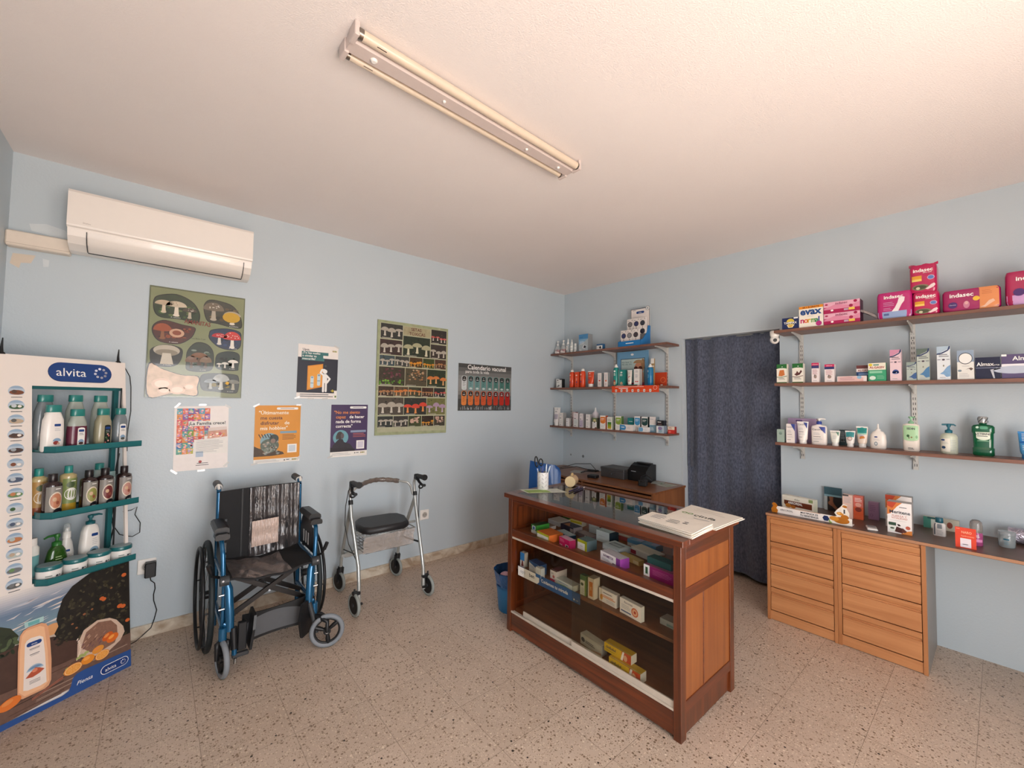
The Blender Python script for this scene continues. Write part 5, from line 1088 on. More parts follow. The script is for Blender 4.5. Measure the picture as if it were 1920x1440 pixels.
poster('mask_poster', 'poster with a white stick figure at an orange mirror, stuck above the purple poster', 0.917, 1.628, 0.284, 0.402, 0.002, '#e9e2dc', mask, tape=[(-.95, -.97, .3), (-.3, -1.0, 0), (.4, -1.0, .1), (.9, 1.0, -.4)], rot=rad(0.4))

def familia(A):
    cols = ['#5aa0b4', '#c8483c', '#7a9a3c', '#d96a4a', '#c04a8a', '#d98a4c', '#4a7ab0', '#b8b44a', '#e07a5a', '#8a5a9a', '#d05a6a', '#5a9a8a']
    for i in range(8):
        for j in range(6):
            if (i >= 6 and j > 2) or (i == 5 and j > 4): continue
            u, v = .045 + j * .10, .965 - (i + 1) * .0885
            if v < .24: continue
            A.rect(u, v, u + .10, v + .0885, M(cols[(i * 5 + j * 3 + (i * j) % 4) % 12], .5, amp=.25, scale=60), 1); blobs(A, u, v, u + .10, v + .0885, [cols[(i * 3 + j * 7 + 2) % 12], cols[(i * 5 + j * 3 + 1) % 12], cols[(i + j) % 12], '#e0a080'], 9, .003, .008, 1.5)
    A.rect(.25, .685, .95, .765, PAPER, 2)
    A.text('¡La Familia crece!', .60, .705, .0195, TXT, 3, mw=.222, bold=.02)
    A.poly([(.60, .48), (.98, .505), (.965, .665), (.62, .655)], M('#cf9a84', .5, amp=.3, scale=40), 3); A.poly([(.62, .60), (.965, .615), (.965, .665), (.62, .655)], M('#d9cbc4', .5), 3.3)
    blobs(A, .64, .50, .95, .58, ['#c84a34', '#d97a4a', '#b83a5a', '#e8d8c8', '#d9a04a'], 30, .004, .008, 3.6)
    A.rect(.36, .24, .98, .475, PAPER, 2)
    A.lines(.40, .90, .455, 7, .022, .005, GREYP, 3); A.lines(.40, .78, .30, 2, .022, .005, GREYP, 3)
    A.rect(.395, .20, .53, .285, M('#b4c3d4', .5, amp=.1, scale=120), 3)
    A.circ(.48, .125, .0085, M('#a03a3a', .5), 3); A.lines(.42, .66, .105, 1, .02, .008, TXT, 3); A.lines(.40, .68, .075, 1, .02, .008, TXT, 3)
poster('family_poster', 'white poster with a mosaic of coloured squares, below the green mushroom poster', 0.231, 1.167, 0.280, 0.405, 0.002, '#ece4e0', familia, tape=[(-.9, 1.03, .9), (0, 1.04, 0), (.97, .98, -.6), (-.97, -1.0, -.7), (.0, -1.03, 0), (.95, -.9, .8)], rot=rad(-0.9))

def hobby(A):
    A.rect(0, .07, 1, 1, M('#d78d22', .45, amp=.05, scale=12), 1); A.rrect(.46, .925, .94, .965, .007, TXTW, 2); A.lines(.54, .90, .952, 1, .02, .010, M('#8a6a3a', .5), 3)
    LT, DK = M('#f3e6cf', .45), M('#5a2c1c', .45)
    A.text('"Últimamente', .08, .845, .0235, LT, 3, al='l', mw=.212, bold=.018); A.text('me cuesta', .12, .755, .0235, DK, 3, al='l', mw=.16, bold=.018)
    A.text('disfrutar', .12, .665, .0235, DK, 3, al='l', mw=.135, bold=.018); A.text('de', .64, .665, .0235, LT, 3, al='l', bold=.018); A.text('mis hobbies"', .12, .575, .0235, LT, 3, al='l', mw=.195, bold=.018)
    A.rect(.55, .505, .92, .545, M('#7d9aa8', .45), 2); A.lines(.60, .90, .485, 4, .026, .009, M('#7a4a1c', .5), 3)
    A.circ(.32, .38, .056, M('#7fa0a8', .45), 2, 26)
    A.poly([(0, .12), (0, .30), (.10, .26), (.2, .24), (.45, .22), (.62, .18), (.65, .14), (.4, .12)], M('#4a3826', .5, amp=.3, scale=60), 3)
    A.ell(.33, .30, .20, .12, M('#5a6458', .5, amp=.3, scale=60), 4, 20); A.ell(.42, .42, .10, .075, M('#3a4440', .5, amp=.2), 4.4, 18); A.ell(.40, .38, .055, .04, M('#8a7468', .5), 4.8, 14); A.ell(.30, .22, .10, .05, M('#7a8274', .5, amp=.2), 5, 14)
    blobs(A, .14, .14, .55, .40, ['#3e463e', '#6a7468', '#4e564c', '#86705a'], 40, .004, .010, 5.2)
    for i in range(5): A.poly([(.08 + i * .06, .50), (.10 + i * .06, .505), (.14 + i * .06, .44), (.13 + i * .06, .43)], M('#2a241c', .5), 6)
    A.rect(.72, .16, .93, .31, TXTW, 2); A.rect(.75, .18, .90, .29, M('#c9d0d6', .5), 3)
    A.rect(0, 0, 1, .07, PAPER, 1.5); A.lines(.04, .55, .05, 2, .022, .007, GREYP, 3); A.circ(.66, .035, .0045, TXT, 3); A.lines(.70, .78, .045, 1, .02, .012, TXT, 3)
    for i, c in enumerate(('#8c7a3a', '#a39a4c', '#6f7a3c', '#b0a860')): A.ell(.84 + .03 * i, .037, .013, .016, M(c, .5), 3, 10)
poster('orange_poster', 'orange poster about hobbies with a crouching figure, beside the white family poster', 0.664, 1.175, 0.288, 0.402, 0.002, '#ece4e0', hobby, tape=[(-.95, 1.0, .5), (.93, 1.02, 0), (-.97, -1.0, .2), (.97, -.88, .9)], rot=rad(-0.3))

def siento(A):
    A.rect(0, .10, 1, 1, M('#3f2b55', .45, amp=.05, scale=12), 1); A.rrect(.50, .925, .96, .968, .007, TXTW, 2); A.lines(.58, .92, .953, 1, .02, .010, M('#5a4a7a', .5), 3)
    OR = M('#d9853f', .45)
    A.text('"No me siento', .08, .825, .0235, OR, 3, al='l', mw=.222, bold=.015); A.text('capaz', .13, .737, .0235, OR, 3, al='l', mw=.088, bold=.015); A.text('de hacer', .49, .737, .0235, TXTW, 3, al='l', mw=.130, bold=.018)
    A.text('nada de forma', .13, .648, .0235, TXTW, 3, al='l', mw=.222, bold=.018); A.text('correcta"', .13, .560, .0235, TXTW, 3, al='l', mw=.150, bold=.018)
    A.rect(.53, .46, .96, .50, M('#8a9ab4', .45), 2); A.lines(.60, .95, .44, 3, .030, .009, M('#c46a5a', .5), 3)
    A.circ(.27, .37, .058, M('#6a9eaa', .45), 2, 28)
    DKF = M('#2c2730', .5, amp=.1)
    A.ell(.245, .41, .085, .075, M('#3c3634', .5), 3, 20); A.ell(.31, .40, .045, .055, M('#5c5054', .5), 3.3, 14); A.ell(.17, .38, .03, .05, M('#46403c', .5), 3.2, 10)
    A.poly([(.02, .11), (.06, .22), (.16, .30), (.22, .34), (.32, .34), (.36, .28), (.52, .24), (.60, .17), (.62, .11)], DKF, 4)
    A.poly([(0, .10), (0, .19), (.12, .17), (.4, .18), (.66, .14), (.66, .10)], M('#241e26', .5), 4.5)
    A.rect(.70, .135, .92, .30, TXTW, 2); A.rect(.73, .155, .89, .28, M('#cfc9d6', .5), 3)
    A.rect(0, 0, 1, .10, PAPER, 1.5); A.lines(.05, .55, .07, 2, .025, .007, GREYP, 3); A.circ(.66, .06, .0045, TXT, 3); A.lines(.70, .78, .07, 1, .02, .012, TXT, 3)
    for i, c in enumerate(('#8c7a3a', '#a39a4c', '#6f7a3c', '#b0a860')): A.ell(.83 + .03 * i, .062, .013, .016, M(c, .5), 3, 10)
poster('purple_poster', 'purple poster with a seated figure in profile, right of the orange poster', 1.164, 1.182, 0.284, 0.404, 0.002, '#ece4e0', siento, tape=[(-1.0, -.97, .4)], rot=rad(-0.2))

# ---- security camera under the end of the top shelf
sc_ = empty('security_camera', (3.50, 1.085, 1.985), 0, 'white ball security camera with a black lens under the top shelf end', 'camera')
mb = MB(); mb.loft([(-0.045, .026, .026), (-0.03, .031, .031), (-0.004, .031, .031), (0.0, .026, .026)], WHTG, 24); mb.build('mount', sc_)
mb = MB(); mb.sphere((0, 0, -0.066), 0.031, WHTG, 24, 14); mb.build('ball', sc_)
mb = MB(); d = Vector((-0.8, -0.35, -0.2)).normalized(); c = Vector((0, 0, -0.066)); mb.cyl(c + d * 0.018, c + d * 0.0325, 0.016, BLK, 20, r1=0.012); mb.build('lens', sc_)

# ================================================================== goods: builders
def bottle(name, label, cat, group, loc, secs, col, cap=None, rz=RZR, p=2.0, art=None, span=0.86, r=0.35, vtop=None, n=28, rim=True):
    """secs: (z, half width, half depth). cap: list of (part name, secs, colour, p)"""
    o = empty(name, loc, rz, label, cat, group)
    mb = MB(); bm_ = M(col, r, coat=0.2) if isinstance(col, str) else col; mb.loft(secs, bm_, n, p=p)
    if art: art(Art(mb, loftfn(secs, p, span, None, vtop), 2 * span * max(s[1] for s in secs), (vtop or secs[-1][0]) - secs[0][0], 8))
    mb.build('body', o)
    for c in (cap or []):
        mb = MB();
        mb.loft(c[1], M(c[2], 0.35, coat=0.2) if isinstance(c[2], str) else c[2], n, p=c[3] if len(c) > 3 else 2.0); mb.build(c[0], o)
    return o
def pump_head(o, z, col, reach=0.035, r=0.010, h=0.045, col2=None, swing=0.0, wide=0.0):
    m = M(col, 0.35); mb = MB(); mb.loft([(z, r * 1.5, r * 1.5), (z + h * 0.30, r * 1.5, r * 1.5), (z + h * 0.34, r * 0.9, r * 0.9), (z + h * 0.42, r * 0.5, r * 0.5), (z + h * 0.72, r * 0.5, r * 0.5)], m, 16); mb.build('pump_collar', o)
    m2 = M(col2 or col, 0.35); mb = MB(); dx, dy = math.cos(swing), math.sin(swing)
    mb.loft([(z + h * 0.66, r * 0.8, r * 0.8), (z + h * 0.9, r * 1.0, r * 1.0), (z + h, r * 0.8, r * 0.8)], m2, 14)
    mb.tube([(-dx * wide, -dy * wide, z + h * 0.90), (0, 0, z + h * 0.92), (dx * reach * 0.7, dy * reach * 0.7, z + h * 0.92), (dx * reach, dy * reach, z + h * 0.80)], [r * 0.45, r * 0.55, r * 0.42, r * 0.3], m2, 8); mb.build('pump_nozzle', o)
def spray(label, cat, group, loc, h, r, col, capcol='#efeae2', art=None, dome=True):
    hb = h * 0.86
    return bottle('spray_bottle', label, cat, group, loc, [(0, r * .92, r * .92), (.004, r, r), (hb - r * .6, r, r), (hb - r * .2, r * .85, r * .85), (hb, r * .6, r * .6)], col, [('cap', [(hb, r * .62, r * .62), (h * .95, r * .58, r * .58), (h * .985, r * .4, r * .4), (h, r * .1, r * .1)] if dome else [(hb, r * .62, r * .62), (hb + .012, r * .6, r * .6), (h - .008, r * .34, r * .34), (h, r * .3, r * .3)], capcol)], art=art)
def squeeze(label, group, loc, h, w, col, capcol='#ece8e2', art=None, cap_h=0.024, crimp='#ece8e2'):
    r = w * 0.34; z0 = cap_h
    secs = [(z0, r, r), (z0 + .012, w * .40, r), (z0 + (h - z0) * .5, w * .45, r * .62), (h - .012, w * .49, .003), (h - .010, w * .5, .0016), (h, w * .5, .0014)]
    o = bottle('squeeze_tube', label, 'tube', group, loc, secs, col, [('cap', [(0, r * .92, r * .92), (.002, r * .96, r * .96), (z0 - .001, r * .9, r * .9)], capcol)], art=art, span=.84)
    if crimp:
        mb = MB(); mb.box(-w / 2, w / 2, -0.0024, 0.0024, h - .009, h, M(crimp, .4)); mb.build('crimp', o)
    return o
def ln(c, u0=.15, u1=.85, v=.5, n=4, dv=.06, th=.018):
    return lambda A: A.lines(u0, u1, v, n, dv, th, c)
SHR, SHM, SHL = 'packs on the top shelf right of the doorway', 'packs on the middle shelf right of the doorway', 'toiletries on the bottom shelf right of the doorway'
def RC(kind, label, grp, y, z, w, h, d, col, art=None, xf=3.425, cat='box', **k):
    return carton(kind, label, cat, grp, (xf + d / 2, y, z + 0.0003), w, h, d, col, art, **k)

# ---------------------------------------------------------------- top shelf, right
ZT = 1.975
MAG, NV2 = '#a5124e', '#1b2a5a'
def a_tampax(A):
    A.circ(.50, .62, .024, M('#d9c04a', .4), 1); A.rect(.08, .44, .92, .62, M(NV2, .4), 2); A.text('TAMPAX', .50, .46, .014, TXTW, 3, mw=.080, bold=.03); A.poly([(.28, .38), (.75, .38), (.62, .12), (.38, .12)], M('#e9dcae', .4), 2); A.poly([(.36, .34), (.66, .34), (.58, .18), (.44, .18)], M('#d9a83a', .4), 3); A.rect(.70, .88, .95, 1, TXTW, 2)
RC('tampon_box', 'small navy blue tampon box at the doorway end of the top shelf', None, .961, ZT, .104, .082, .055, NV2, a_tampax)
def a_evax(A):
    A.rect(0, .88, 1, 1, M('#e08a1c', .4), 1); A.text('44 + 8 GRATIS', .5, .905, .011, M('#5a2410', .5), 2, mw=.11, bold=.02)
    A.text('evax', .5, .60, .046, BLUEP, 2, mw=.125, bold=.04); A.lines(.35, .65, .52, 1, .02, .012, GREYP)
    for i, (c, q) in enumerate(zip('normal', ('#c0326a', '#e0663a', '#d9a82a', '#5a9a3a', '#3a8a5a', '#3a4a9a'))): A.text(c, .06 + i * .148, .22, .036, M(q, .4), 2, al='l', mw=.024, bold=.03)
    A.circ(.82, .14, .017, M('#b02a7a', .4), 3)
RC('sanitary_pad_box', 'white box with blue and rainbow lettering under an orange band on the top shelf', None, .838, ZT, .140, .148, .07, '#ece6d8', a_evax)
def a_inda(A, small=False):
    A.rect(0, 0, 1, .55, M('#b01f58', .38), 1); A.poly([(0, .45), (.35, .78), (.75, .55), (1, .80), (1, .3), (0, .3)], M('#d78aa4', .4), 1.5); A.rect(0, .0, 1, .34, M('#a81850', .38), 2)
    A.text('indasec', .50, .74, .0155, M('#8a2a52', .4), 3, mw=.085, bold=.012); A.ell(.88, .86, .05, .12, M('#a01848', .4), 3, 14); A.ell(.76, .50, .055, .13, M('#a01848', .4), 3, 16); A.ell(.08, .80, .045, .07, M('#a01848', .4), 3, 14)
    A.rect(.70, .14, .86, .34, M('#e5c34e', .4), 3); A.rect(.57, .14, .69, .30, M('#b9a0b4', .4), 3); A.ell(.24, .25, .04, .08, TXTW, 3, 12)
for z_, lb in ((ZT, 'lower pink and white pad box of the flat pair beside the rainbow lettered box'), (ZT + .0765, 'upper pink and white pad box of the flat pair beside the rainbow lettered box')):
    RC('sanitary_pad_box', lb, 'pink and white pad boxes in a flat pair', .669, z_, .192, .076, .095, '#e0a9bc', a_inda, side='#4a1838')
mb = MB(); mb.grid(lambda u, v: (.09 * (u - .5), .0, .0) if False else Vector((-.055 + .11 * u, -.03 + .06 * v, (.075 - .075 * u) + .014 * math.sin(PI * u) * (.5 + .5 * math.sin(PI * v)) + .012)), 14, 6, foil('bag_film', '#8c8280', .2, 30, 1.0), thick=(-.006, 0, -.012))
tag(mb.build('plastic_packet', loc=(3.475, .528, ZT), rz=RZR), 'crumpled grey plastic packet slumped against the pink boxes on the top shelf', 'packet')
def softpack(label, group, y, z, w, h, d, col, art, xf=3.425, puff=.010, crimp=None, side=None):
    """soft plastic pack with bulging faces"""
    o = empty('pad_pack', (xf + d / 2, y, z), RZR, label, 'sanitary pads', group)
    m = M(col, .25, coat=.5, amp=.08, scale=14, bump=.5); mb = MB()
    def sec_(z_): t = z_ / h; q = .93 + .07 * min(1, math.sin(PI * min(1, max(0, t))) * 3.2); return (z_, w / 2 * q, d / 2 * (q + .006 * math.sin(t * 9)))
    zs_ = [0.0, .005, .012, .022, h * .3, h * .5, h * .7, h - .022, h - .012, h - .005, h]; secs = [sec_(q) for q in zs_]
    mb.loft(secs, m, 44, p=7.0); art(Art(mb, loftfn(secs, 7.0, .93), w * .93, h, 6)); mb.build('body', o)
    if crimp:
        mb = MB(); mb.grid(lambda u, v: Vector((-w / 2 * 1.06 + w * 1.06 * u, .012 * math.sin(u * 3) - d * .28, h - .006 + .016 * v + .004 * math.sin(u * 14))), 12, 2, m, thick=(0, .002, 0)); mb.build('sealed_edge', o)
    return o
def a_blue(A):
    A.rect(0, 0, 1, .27, M('#8fa3c8', .3), 1); A.text('indasec', .48, .76, .021, TXTW, 2, mw=.095, bold=.02)
    A.poly([(.42, .26), (.62, .26), (.72, .50), (.80, .62), (.82, .76), (.74, .80), (.64, .74), (.60, .58), (.52, .40)], M('#e9dfe0', .4), 2); A.lines(.17, .50, .62, 3, .06, .014, M('#c9a0c4', .4)); A.lines(.17, .42, .40, 2, .06, .014, M('#c9a0c4', .4)); A.rect(.18, .12, .34, .20, M('#4a5a8a', .4), 2)
softpack('magenta sanitary pad pack with a pale blue bottom band, left of the stacked packs', None, .410, ZT, .163, .163, .09, '#b3156a', a_blue)
def a_stack(A):
    A.text('indasec', .50, .74, .020, TXTW, 2, mw=.092, bold=.02); A.text('discreet', .66, .68, .008, TXTW, 2, mw=.045, slant=.3)
    A.rect(.07, .40, .45, .60, M('#d99a2e', .35), 2); A.rect(.07, .40, .45, .48, M('#e9c86a', .3), 2.5); A.ell(.80, .50, .14, .085, M('#c9a9c4', .4), 2, 18); A.ell(.80, .50, .11, .065, M('#5a78b4', .4), 3, 16)
    A.ell(.40, .17, .33, .11, M('#7c7458', .25), 2, 22); A.ell(.38, .17, .25, .075, M('#4c4a34', .2), 2.5, 20); A.ell(.30, .14, .08, .05, M('#c9c4a4', .2), 3, 12)
    A.poly([(.58, .10), (.70, .16), (.80, .24), (.92, .28), (.96, .22), (.90, .14), (.78, .10), (.68, .07)], M('#e6cfcf', .4), 3)
softpack('magenta sanitary pad pack, lower of the two stacked on the top shelf', 'stacked magenta packs', .272, ZT, .114, .138, .13, '#b51350', a_stack)
softpack('magenta sanitary pad pack, upper of the two stacked on the top shelf', 'stacked magenta packs', .281, ZT + .139, .118, .163, .13, '#b51350', a_stack, crimp=True)
def a_long(A):
    A.rect(.66, 0, 1, 1, M('#d98a55', .3), 1); A.text('indasec', .33, .66, .022, TXTW, 2, mw=.100, bold=.02); A.circ(.165, .30, .018, M('#4a2a6a', .35), 2); A.text('Dermo', .165, .29, .006, TXTW, 3, mw=.026)
    A.circ(.60, .52, .013, M('#e9b93a', .35), 2.4); A.poly([(.66, .10), (.74, .16), (.82, .36), (.90, .42), (.93, .32), (.84, .20), (.76, .08)], M('#e3b9a0', .4), 2); A.ell(.42, .28, .06, .17, M('#c07a94', .4), 2, 14); A.ell(.42, .36, .035, .08, M('#d9a8a8', .4), 3, 12); A.lines(.70, .88, .84, 3, .07, .02, M('#b5643a', .4))
softpack('long magenta and orange sanitary pad pack right of the stacked packs', None, .094, ZT, .221, .122, .10, '#9c1458', a_long)
def a_big(A):
    A.rect(0, 0, 1, .30, M('#c59ac8', .3), 1); A.text('indasec', .56, .72, .022, TXTW, 2, mw=.105, bold=.02); A.circ(.30, .38, .020, M('#4a2a6a', .35), 2); A.ell(.66, .45, .08, .10, M('#d08aa0', .4), 2, 14)
softpack('tall magenta pad pack with a lilac bottom at the picture edge', None, -.105, ZT, .150, .180, .10, '#a5124e', a_big)

# ---------------------------------------------------------------- middle shelf, right
ZM = 1.59
def a_herb(fig):
    def f(A):
        A.rect(0, .72, 1, 1, M('#2a6a34', .4, amp=.12, scale=60), 1); A.ell(.5, .72, .55, .07, M('#ece6d8', .45), 2, 20, 0, 180); A.ell(.55, .86, .06, .02, TXTW, 2, 10)
        A.poly([(.18, .38), (.30, .68), (.72, .70), (.80, .42), (.5, .36)] if fig == 'o' else [(.18, .44), (.35, .50), (.45, .62), (.62, .50), (.80, .66), (.92, .58), (.70, .42), (.4, .36)], M('#c8743a' if fig == 'o' else '#5a3230', .45, amp=.2, scale=90), 3)
        A.poly([(0, .34), (.5, .32), (1, .38), (1, .35), (.5, .29), (0, .31)], M('#3c6a34' if fig == 'o' else '#5a3230', .45), 3); A.lines(.18, .82, .26, 2, .05, .016, TXT); A.rect(0, 0, 1, .05, M('#3c6a34', .45), 2)
    return f
RC('herbal_box', 'green topped herbal remedy box showing an orange piece, nearest the doorway on the middle shelf', SHM, 1.019, ZM, .064, .136, .045, '#e9e4d6', a_herb('o'))
RC('herbal_box', 'green topped herbal remedy box showing brown seeds, second on the middle shelf', SHM, .921, ZM, .065, .136, .045, '#e9e4d6', a_herb('b'))
def a_pink(A):
    A.rect(0, .86, 1, 1, M('#c2255a', .4), 1); A.rect(0, .72, 1, .86, M('#33366a', .4), 1); A.text('arkovox', .5, .895, .007, TXTW, 2, mw=.034); A.lines(.14, .8, .66, 5, .055, .016, M('#b0506a', .5)); A.ell(.5, .30, .20, .10, M('#a08a80', .5, amp=.2), 2, 14); A.ell(.42, .36, .05, .06, M('#5a5a5a', .5), 3, 8); A.lines(.2, .8, .10, 1, .05, .02, GREYP)
RC('syrup_box', 'narrow white box with a pink and navy top, first of two on the middle shelf', SHM, .818, ZM, .042, .134, .035, '#e6dcda', a_pink)
RC('syrup_box', 'wider white box with a pink and navy top, second of two on the middle shelf', SHM, .739, ZM, .053, .120, .04, '#e6dcda', a_pink, top='#c2255a')
def a_tooth(A): A.poly([(.03, .9), (.4, 1), (.9, .75), (.9, 0), (.03, 0)], M('#d9b3ae', .4), 1); A.lines(.1, .6, .7, 2, .25, .06, M('#8a5a7a', .5)); A.ell(.76, .75, .08, .3, M('#8ab0cc', .35), 2, 14)
RC('toothpaste_box', 'flat pale pink box lying along the middle shelf front', SHM, .622, ZM, .150, .036, .04, '#dfd3d0', a_tooth, xf=3.42)
def a_algB(A): A.rect(0, .78, 1, 1, M('#6a3a3a', .4), 1); A.rect(0, .60, 1, .80, M('#e2dad6', .4), 2); A.text('ALGASIV', .40, .63, .012, M('#8a2a34', .4), 3, mw=.08, bold=.02); A.rect(.1, .40, .9, .52, M('#7a9ac4', .4), 2); A.ell(.6, .17, .25, .10, M('#c48a84', .4), 2, 16)
RC('denture_adhesive_box', 'blue box half hidden behind the green box on the middle shelf', SHM, .556, ZM, .100, .107, .035, '#2a4a7a', a_algB, xf=3.475)
def a_algG(A): A.rect(0, .62, 1, 1, M('#e6e0ce', .4), 1); A.text('ALGASIV', .5, .70, .013, M('#a0282e', .4), 3, mw=.072, bold=.025); A.circ(.14, .90, .009, M('#d9c23a', .4), 2); A.rect(.3, .86, .62, .93, M('#5a8a7a', .4), 2); A.rect(.08, .44, .8, .56, M('#8cc4a4', .4), 2); A.ell(.25, .18, .18, .11, M('#cfe0d4', .4), 2, 16); A.lines(.5, .9, .3, 3, .07, .02, M('#8cc4a4', .4))
RC('denture_adhesive_box', 'green and white box beside the tall pink box on the middle shelf', SHM, .497, ZM, .084, .114, .035, '#3a9a70', a_algG)
def a_oral(c1, c2, fig):
    def f(A):
        A.poly([(0, 1), (1, 1), (1, .98), (.75, .90), (.3, .82), (0, .78)], M(c1, .4), 1); A.poly([(0, .79), (.35, .815), (.8, .89), (.92, 1), (1, 1), (1, .93), (.85, .86), (.4, .78), (0, .75)], M('#2c3a62', .4), 2)
        A.lines(.15, .9, .76, 2, .05, .018, TXT); A.rect(.04, .595, .28, .61, M('#3a3f5a', .5), 2); A.rect(.72, .595, .96, .61, M('#3a3f5a', .5), 2); A.ell(.5, .60, .12, .025, M('#4a3a4a', .5), 3, 12)
        if fig: A.ell(.5, .26, .30, .10, M('#2f4686', .4), 2, 18, 0, 180); A.ell(.5, .26, .30, .04, M('#2f4686', .4), 2, 18); A.ell(.55, .26, .03, .015, TXTW, 3, 8)
        else: A.poly([(.20, .18), (.45, .24), (.75, .38), (1, .44), (1, .10), (.7, .08), (.5, .16)], M(c2, .4, amp=.2, scale=60), 2); A.ell(.5, .42, .06, .03, M('#8a8a7a', .5), 3, 10)
        A.lines(.2, .7, .08, 1, .05, .02, GREYP)
    return f
RC('mouthwash_box', 'tall pink box with a dark blue disc on the middle shelf', SHM, .410, ZM, .051, .190, .045, '#e0c5cb', a_oral('#c78aa4', '', True))
RC('mouthwash_box', 'short grey-green box beside the second shelf upright on the middle shelf', SHM, .340, ZM, .043, .110, .035, '#a9b5ae', a_oral('#8a9a92', '#3a5a8a', False))
RC('mouthwash_box', 'tall grey-green box on the middle shelf, right of the short one', SHM, .290, ZM, .053, .187, .045, '#b5bdb4', a_oral('#5c6a62', '#4a7aa4', False), xf=3.43)
RC('mouthwash_box', 'tall pale blue and white box standing alone on the middle shelf', SHM, .206, ZM, .053, .192, .045, '#dadfe2', a_oral('#a9bccb', '#7aa0c4', False))
def a_oval(A): A.rect(0, .60, 1, 1, M('#8fa0b4', .4), 1); A.ell(.5, .72, .42, .20, M('#3c4048', .4), 2, 26); A.ell(.5, .72, .38, .175, M('#e6e6e2', .4), 3, 26); A.lines(.24, .76, .73, 1, .05, .018, M('#b56a5a', .5)); A.poly([(.5, .34), (.7, .36), (.82, .30), (.95, .36), (.82, .40), (.7, .38)], M('#5a4a44', .5), 2); A.ell(.15, .30, .12, .04, M('#7a8a94', .5), 2, 12); A.lines(.3, .8, .46, 1, .04, .014, GREYP); A.lines(.1, .7, .2, 3, .05, .014, GREYP)
RC('remedy_box', 'white box with a large oval emblem, beside the dark antacid box', SHM, .121, ZM, .064, .162, .05, '#dddcd6', a_oval)
def a_alm(c2):
    def f(A):
        A.text('Almax', .40, .60, .020, TXTW, 3, mw=.062, bold=.012); A.text('Forte', .80, .60, .010, TXTW, 3, mw=.03); A.rect(.02, .50, .9, .52, M('#9aa0b4', .4), 2); A.poly([(.60, .42), (1, .50), (1, .45), (.72, .38), (.78, .02), (.72, .02)], M('#b9bcc4', .4), 2)
    return f
RC('antacid_box', 'dark navy antacid box on the middle shelf', SHM, .040, ZM, .090, .118, .05, '#171b38', a_alm(''))
def a_almp(A): A.rect(0, .40, 1, .60, M('#e4e2e6', .4), 1); A.ell(.3, .36, .5, .16, M('#b4bccb', .35), 2, 20); A.text('Almax', .50, .74, .022, TXTW, 3, mw=.075, bold=.012); A.rect(0, .92, .12, 1, TXTW, 2)
RC('antacid_box', 'purple and silver antacid box at the picture edge of the middle shelf', SHM, -.084, ZM, .150, .128, .06, '#55496e', a_almp)

# ---------------------------------------------------------------- bottom shelf, right
ZL = 1.165
RC('cream_box', 'small pale green box nearest the doorway on the bottom shelf', SHL, 1.031, ZL, .046, .092, .035, '#9db0a4', lambda A: (A.ell(.5, .70, .22, .12, M('#7c9488', .4), 1, 16), A.lines(.3, .75, .66, 1, .05, .02, TXT), A.lines(.2, .6, .3, 2, .08, .015, GREYP)))
def a_cera(A, big=True):
    A.poly([(.52, 1), (1, 1), (1, .62)], M('#3c4a94', .4), 1); A.lines(.12, .6, .66, 3, .05, .014, GREYP); A.lines(.12, .75, .46, 1, .05, .02, TXT); A.lines(.12, .8, .36, 2, .05, .012, GREYP); A.lines(.12, .6, .18, 1, .05, .018, TXT)
def cera_t(A, h, mw): a_cera(A); A.text('CeraVe', .42, .80, h, M('#3a3f5c', .4), 3, mw=mw)
RC('cream_box', 'white lotion box with a blue corner, left of the white lotion tube', SHL, .969, ZL, .052, .134, .04, '#e8dfda', lambda A: cera_t(A, .010, .036), side='#8a80a0')
RC('gift_box', 'lilac box standing behind the white lotion tube on the bottom shelf', SHL, .935, ZL, .175, .172, .045, '#a58fae', lambda A: A.rrect(.28, .86, .52, .93, .005, M('#4a2f6a', .4), 1), xf=3.560, side='#8a6a5a')
squeeze('white lotion tube with a blue corner, standing on its cap', SHL, (3.46, .904, ZL), .154, .068, '#ebe5df', art=lambda A: cera_t(A, .012, .045))
o = bottle('lotion_bottle', 'white lotion pump bottle with a blue collar on the bottom shelf', 'bottle', SHL, (3.475, .812, ZL), [(0, .040, .020), (.004, .0435, .022), (.115, .0445, .022), (.128, .040, .020), (.134, .016, .014), (.140, .0125, .0125)], '#ebe3dc', p=3.2, vtop=.122, art=lambda A: cera_t(A, .013, .055))
mb = MB(); mb.loft([(.138, .0155, .0155), (.158, .0155, .0155), (.160, .010, .010)], M('#2f4590', .35), 20); mb.build('collar', o)
mb = MB(); mb.loft([(.158, .005, .005), (.168, .005, .005), (.168, .010, .010), (.178, .009, .009)], WHTG, 14); mb.tube([(0, 0, .175), (.025, 0, .177), (.036, 0, .173)], [.006, .005, .004], WHTG, 8); mb.build('pump_nozzle', o)
squeeze('small white and green lotion tube right of the white pump bottle', SHL, (3.475, .724, ZL), .101, .054, '#e6e6dc', art=lambda A: (A.poly([(.5, 1), (1, 1), (.95, .55)], M('#5c8a74', .4), 1), A.text('CeraVe', .40, .80, .008, TXT, 3, mw=.03), A.lines(.2, .7, .6, 4, .08, .018, GREYP)), cap_h=.02)
RC('blister_pack', 'dark green and white pack behind the small lotion tubes', SHL, .688, ZL, .062, .104, .03, '#34474a', lambda A: (A.lines(.12, .5, .9, 8, .09, .03, M('#a9b4b8', .5)), A.circ(.3, .32, .008, M('#16181c', .5), 2), A.poly([(.62, .1), (.9, .3), (.85, .95), (.6, .8)], M('#8fb0ac', .5), 1), A.lines(.62, .85, .5, 3, .1, .03, TXTW)), xf=3.555)
